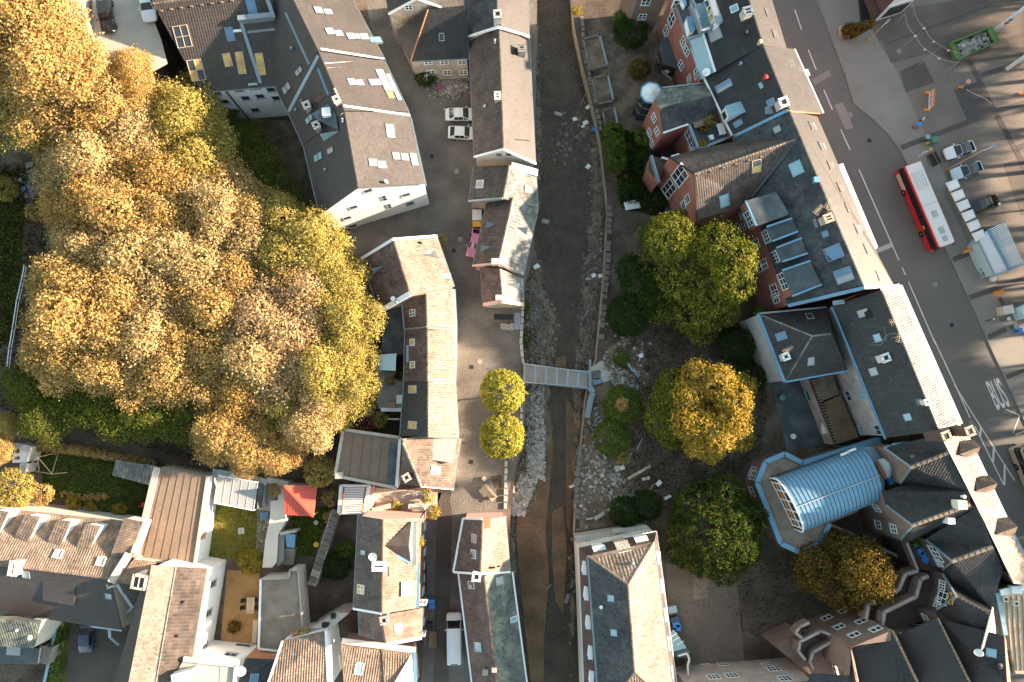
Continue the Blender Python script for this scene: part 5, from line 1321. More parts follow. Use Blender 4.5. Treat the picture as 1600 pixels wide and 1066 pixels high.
for F0_, F1_, B1_, B0_ in ((e1(600, -30), e1(640, 60), e1(660, 50), e1(640, -40)), (e1(655, 165), e1(690, 320), e1(745, 300), e1(710, 160))):
    h.boxtop([(F0_, 10.9), (F1_, 10.9), (B1_, 11.1), (B0_, 11.1)], 1.7, 'zinc_blue', 'white_paint')
h.skylight(e1(942, 348), 1.4, 1.5, 'glass_pale', 'zinc'); h.skylight(e1(1133, 88), .8, .9, 'glass_teal', 'white_paint'); h.chimney(e1(1235, 165), 1., 1., 1.2, 'brick_pale', 'zinc', 2); h.vent(e1(1240, 335), .2, .4, 'black'); h.vent(e1(1375, 440), .2, .6, 'wood_pale')
for x, y in ((1440, 125), (1512, 335)): unit(h, e1(x, y), .15, 1.2, .2, 'black', 'step_or_shadow_bar', ang=.3);  # black bars painted as shadow lines of the two skylights below
for x, y in ((1465, 120), (1538, 330)): h.skylight(e1(x, y), .8, 1., 'glass_pale', 'concrete_light')
h.dish(e1(840, 745), .5, tilt=(-.4, -.3, .8))
for x, y, w, l in ((510, 190, 1.3, 2.4), (455, 310, 1.1, 1.6), (625, 420, 1.0, 1.5), (660, 510, 1., 1.3), (603, 650, 1., 1.4), (760, 720, 1.2, 1.7), (570, 40, 1.2, 1.8), (685, 790, 1., 1.2)): h.window(e1(x, y), w, l)
h = House('brick_bay', 'dark teal flat-roofed garden bay with glazed sides against the red brick house', 'garden bay', base=e1(490, 540))
by = [(e1(395, 420), 3.2), (e1(450, 370), 3.2), (e1(560, 370), 3.2), (e1(612, 520), 3.2), (e1(550, 680), 3.2), (e1(425, 640), 3.2), (e1(385, 500), 3.2)]
h.roof([by[i] for i in range(7)][::-1], 'zinc_dark', None, th=.2); h.wall(by, 'timber_dark', closed=True, inset=.2)
h.bar(e1(365, 560), .9, e1(420, 730), .9, .25, .3, 'concrete', 'low_wall'); h.bar(e1(420, 730), .9, e1(510, 800), .9, .25, .3, 'concrete', 'low_wall'); h.window(e1(460, 710), .5, .4)
h = House('brick_wing', 'brown brick house corner with white windows at the top edge above the gravel garden', base=e1(290, 60))
bt = [(e1(120, -80), 6.5), (e1(150, 40), 6.5), (e1(240, -20), 6.5), (e1(300, -40), 6.5)]
h.wall([(e1(60, -170), 8.), (e1(165, -5), 8.), (e1(445, -5), 8.)], 'brick_brown', dz=0); h.roof([(e1(60, -170), 8.), (e1(165, -5), 8.), (e1(445, -5), 8.), (e1(380, -200), 8.)], 'tile_black', None)
h.window(e1(250, 20), 1.1, 1.3); h.window(e1(215, 165), 1., 1.2)

h = House('brick_house', 'second brick house of the street row with blue skylights and a mossy gabled wing', base=e2(900, 100), group='red brick row along the street')
h.roof([(e1(825, 785), 9.2), (e2(875, 442), 9.2), ((1233, 173), 14.), ((1192, 72), 14.)], 'tile_black', 'plain'); h.roof([((1192, 72), 14.), ((1233, 173), 14.), ((1286, 177), 11.2), ((1241, 77), 11.2)], 'tile_anthracite', 'plain')
h.ridge(((1192, 72), 14.), ((1233, 173), 14.), 'tile_black'); h.bar(e1(830, 785), 9.3, e2(872, 440), 9.3, .2, .2, 'white_paint', 'gutter'); h.gutter(((1241, 77), 11.2), ((1286, 177), 11.2), 'white_paint', .3)
h.wall([(e1(825, 785), 9.1), (e2(875, 442), 9.1)], 'brick_red', dz=0); h.wall([((1241, 77), 11.1), ((1286, 177), 11.1)], 'brick_red', dz=0)
h.bar(e2(890, 445), 9.6, e2(1335, 228), 14., .35, .25, 'zinc_blue', 'valley_gutter'); h.bar(e2(1335, 232), 13.9, e2(1600, 250), 11.2, .4, .25, 'terracotta', 'verge_board')
h.skylight(e1(1030, 860), .9, 2., ['glass_blue', 'glass_pale'], 'zinc', 2, 1); h.skylight(e1(1500, 1025), .8, .9, 'glass_blue', 'zinc'); h.skylight(e1(1400, 855), .8, .5, 'glass_teal', 'zinc_dark')
h.vent(e1(1430, 790), .2, .6, 'red_plastic'); h.vent(e1(1185, 650), .15, .5); h.skylight(e2(925, 335), .8, 1.2, 'glass_blue', 'zinc_dark'); h.skylight(e2(1200, 160), .8, .9, 'glass_blue', 'zinc'); h.chimney(e2(1275, 190), 1., 1., 1.1, 'brick_pale', 'white_paint')
unit(h, e2(1190, 230), 1.2, .9, .3, 'zinc', 'roof_hatch')
for x, y in ((1150, 100), (1200, 130), (1238, 158)): h.skylight(a4(x-1000, y+290), .8, 1., 'glass_pale', 'concrete_light')
shed(h, e2(815, 190), e2(850, 285), e2(990, 240), e2(945, 150), 11.6, 'zinc_teal', 'white_paint', 2.); h.window(e2(812, 270), 1., 1.4, nx=1, ny=1)
# mossy wing
h.roof([(e2(290, 42), 8.2), (e2(228, 140), 9.1), (e2(265, 205), 10.3), (e2(700, 105), 10.3), (e2(655, 0), 8.4)], 'tile_moss', 'slate', name='wing_roof'); h.roof([(e2(265, 205), 10.3), (e2(300, 416), 8.2), (e2(762, 246), 8.4), (e2(700, 105), 10.3)], 'slate', 'slate', name='wing_roof')
h.wall([(e2(228, 140), 9.), (e2(265, 205), 10.2), (e2(300, 416), 8.1), (e2(520, 340), 8.1)], 'brick_red', dz=-.05); h.bar(e2(290, 42), 8.3, e2(655, 0), 8.5, .2, .2, 'zinc', 'gutter'); h.bar(e2(300, 416), 8.2, e2(505, 345), 8.3, .2, .2, 'white_paint', 'gutter')
for x, y in ((225, 290), (250, 400), (188, 410), (205, 495)): h.window(e2(x, y), .9, 1.3)
# planted roof terrace
fl = [P(e2(*p), 7.6) for p in ((520, 335), (770, 250), (868, 440), (592, 550))]; MB().prism(fl[::-1], 7.2).obj('terrace_floor', 'zinc_dark', h.root)
for a, b in ((e2(505, 340), e2(592, 558)), (e2(592, 558), e2(870, 445)), (e2(505, 340), e2(770, 250))): h.bar(a, 7.9, b, 7.9, .35, .6, 'zinc', 'terrace_parapet')
h.wall([(e2(500, 345), 7.6), (e2(590, 556), 7.6)], 'brick_red', dz=0); h.wall([(e2(590, 556), 7.6), (e2(870, 445), 7.6)], 'brick_red', dz=0)
h.window(e2(530, 470), 2.4, 1.8, nx=3, ny=2); h.window(e2(540, 540), 1., 1.4)

h = House('brick_house', 'gabled brick wing with glass strips and a half-sunlit tiled roof', base=e2(700, 700))
h.roof([((1046, 246), 9.3), ((1085, 272.5), 12.8), ((1244, 218), 13.6), ((1162, 219), 10.2), ((1090, 233), 9.3)], 'tile_brown', 'plain'); h.roof([((1085, 272.5), 12.8), ((1088.5, 345), 9.3), ((1162, 321), 9.3), ((1173, 308), 9.6), ((1244, 218), 13.6)], 'tile_brown', 'pan')
h.ridge(((1085, 272.5), 12.8), ((1244, 218), 13.6), 'tile_clay', .3)
h.wall([((1090, 233), 9.2), ((1046, 246), 9.2), ((1085, 272.5), 12.7), ((1088.5, 345), 9.2), ((1162, 321), 9.2)], 'brick_red', dz=-.02)
for a, b, za, zb in (((1046, 246), (1085, 272.5), 9.3, 12.8), ((1085, 272.5), (1088.5, 345), 12.8, 9.3)): h.bar(a, za, b, zb, .18, .16, 'timber_dark', 'verge_board')
h.bar((1244, 219), 13.5, (1173, 309), 9.6, .35, .2, 'zinc_dark', 'valley_gutter', dz=.12)
for i in range(7): unit(h, e2(590+i*105, 768-i*30), .3, .2, .3, 'tile_clay', 'snow_guard')
h.skylight(e2(1075, 690), 1.1, 1.6, ['curtain_yellow', 'glass'], 'wood_pale', 1, 2); h.skylight(e2(808, 978), 1.2, 1.6, 'glass_teal', 'zinc')
for x, y, w, l, nx in ((440, 770, 1.8, 4.6, 2), (350, 880, 1.6, 4.6, 2), (505, 965, 1.0, 1.5, 1), (470, 1015, 1., 1.4, 1), (395, 620, .9, 1.2, 1)): h.window(e2(x, y), w, l, nx=nx, ny=3 if l > 2 else 2)
h.boxtop([(e2(195, 600), 5.2), (e2(330, 640), 5.2), (e2(265, 830), 5.2), (e2(175, 720), 5.2)], 5., 'brick_dark', 'brick_red', name='balcony_block'); h.bar(e2(195, 610), 5.8, e2(262, 835), 5.8, .3, .9, 'zinc', 'balcony_rail'); h.window(e2(225, 760), 1.2, 2.4, nx=2, ny=3); h.window(e2(310, 645), 1.0, 1.2)

h = House('brick_house', 'long brick house of the street row with four zinc dormers over the courtyard', base=e3(800, 500), group='red brick row along the street')
h.roof([((1144, 214), 9.6), ((1173, 308), 9.2), ((1231, 478), 9.2), ((1350, 450), 14.), ((1233, 174), 14.)], 'slate', 'slate'); h.roof([((1233, 174), 14.), ((1350, 450), 14.), ((1398, 448), 11.3), ((1367, 389), 11.3), ((1277, 182), 11.3)], 'tile_anthracite', 'plain')
h.ridge(((1233, 174), 14.), ((1350, 450), 14.), 'slate'); h.wall([((1173, 308), 9.1), ((1231, 478), 9.1), ((1350, 450), 13.8)], 'brick_red', inset=.1); h.wall([((1277, 182), 11.2), ((1367, 389), 11.2), ((1398, 448), 11.2)], 'brick_red', dz=0)
h.bar((1231, 478), 9.3, (1350, 450), 14.1, .4, .25, 'zinc_blue', 'verge_flashing'); h.bar((1350, 450), 14.1, (1398, 448), 11.4, .3, .2, 'white_paint', 'verge_board')
MB().prism([P(p, 9.6) for p in ((1309, 258), (1364, 393), (1372, 386), (1317, 255))], drop=.5).obj('white_cornice', 'white_paint', h.root)
for p, z in (((e3(185, 75), e3(275, 285), e3(552, 185), e3(440, 0)), 11.9), ((e3(360, 292), e3(405, 412), e3(622, 330), e3(572, 220)), 11.3), ((e3(440, 467), e3(490, 582), e3(700, 512), e3(652, 385)), 11.3), ((e3(490, 655), e3(575, 868), e3(818, 772), e3(722, 575)), 11.6)):
    h.boxtop([(p[0], z), (p[1], z), (p[2], z+.5), (p[3], z+.5)], 2.4, 'zinc_dark', 'brick_red' if z > 11.4 else 'zinc_teal')
for a, b in ((e3(405, 412), e3(622, 330)), (e3(360, 292), e3(572, 220)), (e3(490, 582), e3(700, 512)), (e3(440, 467), e3(652, 385)), (e3(490, 655), e3(722, 575)), (e3(575, 868), e3(818, 772)), (e3(185, 75), e3(275, 285))): h.bar(a, 11.75, b, 12.1, .22, .16, 'zinc_blue', 'dormer_edge')
for x, y, w, l in ((215, 225, 1.8, 1.5), (362, 372, 1.4, 1.4), (437, 540, 1.3, 1.3), (500, 745, 2.0, 1.6), (160, 190, 1.0, 1.3)): h.window(e3(x, y), w, l, nx=3, ny=2)
for x, y, w, l in ((120, 300, 1.2, 1.6), (165, 290, 1., 1.5), (280, 430, 1.2, 1.5), (345, 600, 1.2, 1.5), (300, 630, 1.2, 1.5), (430, 820, 1.5, 1.8), (440, 885, 1.2, 1.6)): h.window(e3(x, y), w, l)
h.skylight(e3(400, 105), .1, .1, 'glass', 'zinc_dark'); h.skylight(e3(922, 505), 1.6, 1.9, 'glass_blue', 'zinc'); h.skylight(e3(1005, 695), 1.6, 1.9, ['glass_blue', 'glass_pale'], 'zinc', 2, 1); h.skylight(e3(850, 350), .8, .8, 'glass_blue', 'zinc_dark'); h.skylight(e2(1410, 710), 1.6, 1.4, 'glass_teal', 'zinc')
h.skylight(e2(1250, 385), .8, .9, 'glass_pale', 'zinc_dark')
h.chimney(e3(840, 240), 1., .9, 1.2, 'brick_pale', 'wood_pale', 2); h.antenna(e3(790, 150), 2.8, ang=1.2); h.antenna(e3(850, 175), 2.0, ang=.3); h.antenna(e3(740, 180), 1.8, ang=.9); unit(h, e3(765, 265), .3, 1.1, .4, 'zinc', 'step_or_shadow_bar', ang=.3)
unit(h, e2(1570, 810), .7, .7, .5, 'zinc_blue', 'roof_hatch')
for x, y in ((440, 110), (487, 235), (545, 365), (605, 490), (680, 655)):
    unit(h, b4(x-8, y), .15, 1.4, .2, 'black', 'step_or_shadow_bar', ang=.4); h.skylight(b4(x+12, y+2), .8, 1.1, 'glass_pale' if y != 110 else 'curtain_yellow', 'concrete_light')  # black bar left of each skylight, painted as its shadow line
for x, y in ((265, 775), (325, 900), (380, 1020)): unit(h, a4(x-10, y), .15, 1.2, .2, 'black', 'step_or_shadow_bar', ang=.4); h.skylight(a4(x+12, y+5), .8, 1., 'glass_pale', 'concrete_light')  # bars again stand for the shadow lines of the skylights

# courtyard hipped house and lower row
h = House('hipped_house', 'dark hipped roof between the long street roofs and the court, aerial and skylights on it', base=e4(580, 520))
E_ = 7.6; R_ = 10.6
h.roof([(e4(183, 268), E_), (e4(405, 838), E_), (e4(635, 455), R_)], 'tile_black', 'pan'); h.roof([(e4(183, 268), E_), (e4(635, 455), R_), (e4(790, 435), R_), (e4(752, 215), E_)], 'tile_black', 'pan'); h.roof([(e4(405, 838), E_), (e4(930, 745), E_), (e4(790, 435), R_), (e4(635, 455), R_)], 'tile_black', 'pan'); h.roof([(e4(752, 215), E_), (e4(790, 435), R_), (e4(930, 745), E_)], 'tile_black', 'pan')
for a, b in ((e4(190, 272), e4(635, 455)), (e4(410, 830), e4(635, 455))): h.ridge((a, E_), (b, R_), 'tile_grey', .22)
h.ridge((e4(635, 455), R_), (e4(790, 435), R_), 'tile_grey', .22)
h.wall([(e4(183, 268), E_), (e4(405, 838), E_), (e4(930, 745), E_), (e4(752, 215), E_)], 'render_grey', closed=True, inset=.15)
h.bar(e4(183, 268), E_, e4(405, 838), E_, .4, .2, 'zinc_blue', 'gutter'); h.bar(e4(405, 838), E_, e4(930, 745), E_, .2, .2, 'zinc_blue', 'gutter'); h.bar(e4(183, 268), E_, e4(752, 215), E_, .2, .2, 'zinc', 'gutter')
h.skylight(e4(378, 455), .9, 1.2, 'glass_blue', 'zinc'); h.skylight(e4(613, 292), .8, .9, 'glass', 'zinc_teal'); h.skylight(e4(622, 662), .8, 1.1, 'glass_pale', 'zinc'); h.chimney(e4(392, 630), .8, .8, .9, 'render_grey', 'white_paint'); h.antenna(e4(385, 580), 2.0, ang=.6)
h = House('brick_house', 'long dark-roofed house of the street row, third down, with a looping cable and small chimneys', base=e4(1100, 600), group='red brick row along the street')
h.gable((1299, 480), (1383, 686), (1499, 663), (1405, 447), (1376, 452), (1466, 672), (8.8, 11.7), 13.6, 'tile_black', 'brick_pale', 'pan', 'tile_grey')
h.bar((1404, 447), 11.8, (1499, 663), 11.8, .7, .3, 'render_cream', 'cornice'); h.bar((1299, 480), 8.9, (1383, 686), 8.9, .25, .2, 'zinc_blue', 'gutter')
h.skylight(e4(1180, 468), .9, .8, 'glass_teal', 'zinc'); h.skylight(e4(1147, 750), .9, .9, 'glass_pale', 'zinc'); h.skylight(e4(1060, 262), .8, 1.2, 'glass_pale', 'zinc'); h.skylight(c4(862, 480), .8, .8, 'glass_teal', 'zinc'); h.skylight(c4(935, 385), .8, .8, 'glass', 'zinc_dark')
h.chimney(e4(1215, 640), .9, .9, .9, 'render_cream', 'white_paint'); h.chimney(c4(958, 388), .6, .6, .8, 'render_cream', 'white_paint'); unit(h, e4(1155, 640), .9, .8, .2, 'zinc_dark', 'roof_hatch', ang=.4); unit(h, e4(1130, 262), 1.6, .9, .15, 'black', 'roof_hatch', ang=.4)
h.antenna(e4(1270, 340), 1.6); h.antenna(e4(1300, 470), 1.6, ang=1.4)
qs = [h.hit(e4(x, y), 'roof')[0]+Vector((0, 0, .15)) for x, y in ((1225, 375), (1240, 430), (1250, 470), (1200, 530), (1120, 530), (1130, 510), (1200, 505), (1260, 440), (1330, 430))]; MB().tube(qs, .04, 5).obj('cable', 'zinc', h.root)
for x, y in ((1410, 440), (1505, 658)): h.skylight(e4(x, y), .9, .9, 'glass_pale', 'concrete_light')
h.skylight(c4(992, 313), .8, .8, 'glass_pale', 'concrete_light')
for x, y in ((497, 350), (580, 342), (580, 562), (680, 560)): h.window(c4(x, y), 1.2, 1.1, 'glass_teal' if x == 580 else 'glass', 'grey_paint', 2, 1)
h.chimney(e6(560, 150), .9, 1., 2.6, 'brick_dark', 'wood_pale'); h.chimney(e6(800, 95), .9, 1., 3., 'brick_dark', 'wood_pale')
h.bar((1376, 452), 13.7, (1404, 446), 12.3, .3, .2, 'white_paint', 'verge_board')
h = House('party_wall', 'orange plastered party wall catching the sun between two street roofs', 'wall', base=b4(480, 800))
h.wall([(b4(430, 830), 11.), (b4(575, 760), 13.6)], 'terracotta', z0=9.5, dz=0); h.bar(b4(400, 825), 10.4, b4(470, 815), 11.2, .5, .4, 'zinc_teal', 'coping')
h = House('alley_landing', 'narrow alley box with a teal cover beside the dark hipped house', 'alley roof', base=e4(860, 430))
MB().prism([P(e4(*p), 6.5) for p in ((800, 310), (850, 400), (880, 385), (830, 300))][::-1], 0.).obj('cover', 'zinc_teal', h.root); MB().prism([P(e4(*p), 6.5) for p in ((840, 505), (880, 560), (925, 540), (890, 490))][::-1], 0.).obj('cover', 'zinc_teal', h.root)
h = House('low_annex', 'low brown-roofed annexes stepping down beside the green court', 'annex', base=c4(400, 450))
h.boxtop([(c4(255, 250), 3.2), (c4(400, 222), 3.2), (c4(440, 340), 3.2), (c4(320, 385), 3.2)], 3., 'dirt_pale', 'brick_pale', name='wall'); h.boxtop([(c4(345, 390), 2.8), (c4(450, 345), 2.8), (c4(560, 605), 2.8), (c4(420, 650), 2.8)], 2.7, 'mud', 'brick_pale', name='wall')
for i in range(22): a = c4(262+i*7, 260+i*18); b = c4(290+i*7, 255+i*18); h.bar(a, 3.3, b, 3.3, .1, .1, 'wood', 'batten')
h.wall([(c4(255, 245), 3.2), (c4(415, 652), 3.2)], 'brick_pale'); h.bar(c4(255, 245), 3.2, c4(415, 652), 3.2, .25, .2, 'timber_dark', 'edge_beam')
h.window(c4(250, 350), 1.2, .8, 'glass', 'zinc_teal', 1, 1); unit(h, c4(345, 550), .6, 1.4, .3, 'white_paint', 'door_canopy', 'wall')

# building with the blue barrel roof
h = House('barrel_roofed_building', 'octagonal building with a blue standing-seam barrel roof and a glazed front', 'hall', base=e5(600, 600))
oc = [(1182, 754), (1195, 722), (1225, 709), (1258, 726), (1330, 700), (1385, 730), (1340, 800), (1295, 818), (1281, 848), (1249, 863), (1219, 849)]
zd = 4.8
vs = [P(p, zd) for p in oc]; flat('deck', vs, 'gravel_roof', None, h.root); h.faces.append(('roof', [vs[0], vs[10], vs[8], vs[5], vs[3]]))
for i in (10, 0, 1, 2, 7, 8, 9):
    a, b = oc[i], oc[(i+1) % 11]; h.bar(a, zd, b, zd, .6, .5, 'zinc_blue', 'parapet')
c_ = sum((P(p, zd-.9) for p in oc), Vector())/11
for i in (10, 0, 1, 2):
    a, b = oc[i], oc[(i+1) % 11]; A, B = P(a, zd-.9), P(b, zd-.9); ia = A+(c_-A)*.06; ib = B+(c_-B)*.06; h.bar(e5(0, 0), 0, e5(0, 0), 0, .1, .1, 'zinc', 'x') if False else None
h.wall([(p, zd-.2) for p in oc], 'brick_brown', closed=True, dz=0)
for x, y in ((140, 410), (145, 440), (135, 575)): h.window(e5(x, y), 1.2, 1.4)
# barrel: springing lines low side / high side
A0, A1 = P(e5(322, 462), 6.6), P(e5(1025, 208), 6.6); B0, B1 = P(e5(540, 908), 6.6), P(e5(1180, 655), 6.6); rise = 2.6
n = 21; seg = 13
def arch(t, k):
    a = A0+(A1-A0)*t; b = B0+(B1-B0)*t; th = math.pi*k/seg
    c = (a+b)/2; r = (a-b)/2
    return c+r*math.cos(th)+Vector((0, 0, rise*max(0., math.sin(th))**.8))
for i in range(n):
    mb = MB(); pts = []
    for k in range(seg+1): pts += [arch(i/n+.0015, k), arch((i+1)/n-.0015, k)]
    mb.add(pts, [(2*k, 2*k+1, 2*k+3, 2*k+2) for k in range(seg)]); mb.obj('roof_panel', 'zinc_blue', h.root)
for i in range(n+1):
    MB().tube([arch(min(i/n, 1), k)+Vector((0, 0, .02)) for k in range(seg+1)], .025, 4).obj('seam', 'timber_dark', h.root)
MB().tube([arch(t/8, seg/2)+Vector((0, 0, .1)) for t in range(9)], .06, 5).obj('ridge_rail', 'grey_paint', h.root)
for a, b in ((A0, A1), (B0, B1)):
    MB().poly([Vector((a.x, a.y, zd-.1)), Vector((b.x, b.y, zd-.1)), b, a]).obj('side_wall', 'zinc_dark', h.root)
for t in (0, 1):
    ed = [arch(t, k) for k in range(seg+1)]; base = [Vector((ed[0].x, ed[0].y, zd)), Vector((ed[-1].x, ed[-1].y, zd))]
    o = MB().poly([base[0]]+ed+[base[1]]).obj('end_wall', 'timber_dark' if t == 0 else 'zinc_teal', h.root)
ax = (A1-A0).normalized()
for i in range(8):
    k = 1.0+i*(seg-2)/7; tp_ = arch(0, k); f = Vector((tp_.x, tp_.y, zd+.1))
    MB().bar(f-ax*.12, tp_-ax*.12-Vector((0, 0, .1)), .13, .13, up=ax).obj('mullion', 'white_paint', h.root)
for zz, m in ((zd+.3, 'white_paint'), (zd+1.5, 'orange'), (zd+2.6, 'white_paint')):
    lo_ = A0+(B0-A0)*.07; hi_ = A0+(B0-A0)*.93
    a = Vector((lo_.x, lo_.y, zz))-ax*.1; b = Vector((hi_.x, hi_.y, zz))-ax*.1; MB().bar(a, b, .12, .45 if m == 'orange' else .16).obj('transom', m, h.root)
MB().tube([arch(0, k)-ax*.1 for k in range(seg+1)], .12, 5).obj('arch_frame', 'white_paint', h.root)
fl = [P(e5(*p), 6.9) for p in ((1020, 212), (1215, 200), (1240, 590), (1215, 625), (1180, 655))]; MB().prism(fl[::-1], 0.).obj('rear_block', 'zinc_teal', h.root)
fl = [P(e5(*p), 6.2) for p in ((560, 345), (900, 235), (1130, 125), (1220, 190), (930, 260), (560, 360))]
for x, y in ((905, 260), (965, 232)): MB().box(T(*P(e5(x, y), 7.6)) @ Matrix.Rotation(.35, 4, 'Z'), 1.1, .3, .12).obj('glazing', 'white_paint', h.root)
h.bar(e5(560, 345), 4.9, e5(1190, 150), 4.9, .9, .8, 'zinc_blue', 'roof_edge')
t = thing('covered_stack', 'pile under a pale tarpaulin on the flat roof behind the blue barrel', 'tarpaulin', P(e5(1280, 390), 6.9))
q0 = P(e5(1275, 385), 6.9); mb = MB(); pts = [P(e5(x, y), z) for x, y, z in ((1190, 320, 7.6), (1280, 280, 7.7), (1352, 400, 7.6), (1268, 468, 7.5))]; cc = P(e5(1275, 370), 8.2)
mb.add(pts+[cc]+[Vector((p.x, p.y, 6.9)) for p in pts], [(1, 0, 4), (2, 1, 4), (3, 2, 4), (0, 3, 4)]+[(i, (i+1) % 4, 5+(i+1) % 4, 5+i) for i in range(4)]); mb.obj('tarpaulin', 'canvas', t)
MB().box(T(*P(e5(1320, 470), 7.2)) @ Matrix.Rotation(.4, 4, 'Z'), 1.8, .8, .6).obj('folded_sheet', 'blue_plastic', t); MB().box(T(*P(e5(1215, 400), 7.1)) @ Matrix.Rotation(-1.1, 4, 'Z'), 2.2, .7, .4).obj('pallet', 'terracotta', t); MB().box(T(*P(e5(1245, 275), 7.1)), .9, .5, .4).obj('crate', 'brick_red', t)
h = House('garden_wall', 'pale-capped straight wall running from the barrel-roofed hall towards the brick flats', 'wall', base=d4(600, 190))
A, B = P(d4(380, 92), 2.4), P(d4(812, 294), 2.4); MB().bar(A, B, .35, .15).obj('coping', 'concrete_light', h.root); d = (B-A).normalized(); nn = Vector((-d.y, d.x, 0))*.14; MB().prism([A+nn, A-nn, B-nn, B+nn], 0.).obj('wall', 'brick_dark', h.root)

# brick flats at the bottom right with fan-shaped roofs
h = House('brick_flats', 'large brick flats with fan-shaped dark roofs, sunlit ridges and stepped terraces, bottom right', 'apartment building', base=(1480, 850))
def RF(pts, m='tile_black', tile='pan'): return h.roof(pts, m, tile)
RF([((1465, 672), 13.6), ((1526, 791), 13.6), ((1569, 809), 11.3), ((1499, 662), 11.3)], 'tile_clay'); RF([((1526, 791), 13.6), ((1584, 912), 13.2), ((1626, 916), 11.), ((1569, 809), 11.3)], 'tile_clay')  # street slope in paler tile, sunlight put into the colour
h.bar((1502, 668), 11.3, (1569, 809), 11.3, .6, .25, 'white_paint', 'cornice'); h.bar((1569, 809), 11.2, (1626, 916), 11., .25, .2, 'zinc_blue', 'gutter'); h.wall([((1499, 662), 11.2), ((1569, 809), 11.2), ((1626, 916), 10.9)], 'brick_brown', dz=0)
for q in (((870, 215), (1020, 193), (1100, 277), (866, 362), (1072, 352), (940, 406), e6), ((1045, 630), (1195, 600), (1292, 690), (1055, 775), (1262, 760), (1105, 815), e6), ((1305, 200), (1440, 180), (1530, 275), (1322, 348), (1505, 340), (1385, 385), e7)):
    f = q[6]; o = h.boxtop([(f(*q[0]), 12.2), (f(*q[3]), 13.3), (f(*q[2]), 13.3), (f(*q[1]), 12.2)], 1.6, 'tile_brown', 'brick_brown', 'plain'); h.roof([(f(*q[3]), 13.3), (f(*q[5]), 12.0), (f(*q[4]), 12.0), (f(*q[2]), 13.3)], 'tile_clay', 'plain', name='dormer_roof', parent=o)  # lower dormer slope in paler tile for the sun on it
V1 = (1420, 755.5)
RF([(e6(5, 290), 9.5), (e6(310, 512), 12.6), (e6(752, 343), 13.5), (e6(625, 150), 13.4), (e6(100, 255), 9.7)]); RF([(e6(310, 512), 12.6), (e6(190, 690), 9.4), (e6(300, 692), 9.4), (e6(975, 782), 13.5), (e6(752, 343), 13.5)])
h.ridge((e6(310, 512), 12.6), (e6(752, 343), 13.5), 'tile_clay', .5, .6)
RF([((1379, 769), 9.3), ((1384.5, 789.5), 9.3), (e7(480, 265), 12.6), (e7(1060, 52), 13.5), (e6(975, 782), 13.5), (V1, 9.5)]); RF([(e7(480, 265), 12.6), (e7(365, 395), 9.3), (e7(430, 437), 9.3), (e7(1128, 72), 13.4), (e7(1060, 52), 13.5)])
h.ridge((e7(480, 265), 12.6), (e7(1060, 52), 13.5), 'tile_clay', .5, .6)
RF([(e7(610, 402), 9.4), (e7(875, 622), 12.6), (e7(1285, 470), 13.4), (e7(1130, 74), 13.5)]); h.ridge((e7(875, 622), 12.6), (e7(1282, 474), 13.4), 'tile_clay', .5, .6)
RF([(e7(875, 622), 12.6), (e7(785, 700), 9.3), (e7(860, 840), 9.4), (f6(955, 330), 10.6), (e7(1385, 690), 12.6), (e7(1285, 470), 13.4)]); RF([(f6(600, 206), 12.2), (f6(930, 378), 12.9), (f6(955, 330), 10.6), (e7(860, 840), 9.4)])
RF([(f6(600, 206), 12.2), (f6(402, 333), 9.4), (f6(852, 738), 10.2), (f6(930, 378), 12.9)])
def tooth(k0, k1, s0, s1, zk0, zk1, zs0, zs1, rest):      # strip painted pale for sun right of a ridge, then plane rising to the next
    RF([(k0, zk0), (k1, zk1), (s1, zs1), (s0, zs0)], 'tile_clay', 'plain'); RF([(s0, zs0), (s1, zs1)]+rest)  # plane shaped to lean away from the sun and stay dark
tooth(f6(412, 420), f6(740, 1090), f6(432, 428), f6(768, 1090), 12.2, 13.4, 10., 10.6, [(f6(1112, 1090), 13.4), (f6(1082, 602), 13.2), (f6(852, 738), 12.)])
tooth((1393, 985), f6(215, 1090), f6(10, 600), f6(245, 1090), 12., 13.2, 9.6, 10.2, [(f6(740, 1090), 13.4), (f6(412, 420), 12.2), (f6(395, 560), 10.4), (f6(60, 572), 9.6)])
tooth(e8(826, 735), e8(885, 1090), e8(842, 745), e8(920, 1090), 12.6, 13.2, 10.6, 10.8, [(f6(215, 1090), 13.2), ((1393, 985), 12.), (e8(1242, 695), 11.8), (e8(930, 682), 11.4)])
RF([(e8(826, 735), 12.), (e8(815, 1000), 10.), (e8(820, 1090), 10.), (e8(885, 1090), 13.)]); RF([(e8(415, 990), 8.8), (e8(405, 1100), 9.6), (e8(830, 1100), 9.6), (e8(815, 1005), 9.6), (e8(470, 975), 8.8)], 'slate', None)
RF([(f6(970, 310), 13.), (f6(1005, 600), 10.4), (f6(856, 742), 12.8)], 'render_cream', 'plain')
RF([(f6(1084, 600), 13.), (f6(1112, 1090), 13.), (f6(1150, 1090), 11.4), (f6(1100, 640), 11.4)], 'tile_clay', 'pan')  # one more strip made pale for sun along the ridge
for a, b, za, zb in ((f6(412, 420), f6(740, 1090), 12.2, 13.4), ((1393, 985), f6(215, 1090), 12., 13.2), (f6(600, 206), f6(930, 378), 12.2, 12.9), (e8(826, 735), e8(885, 1090), 12., 13.)): h.ridge((a, za), (b, zb), 'tile_black', .3)
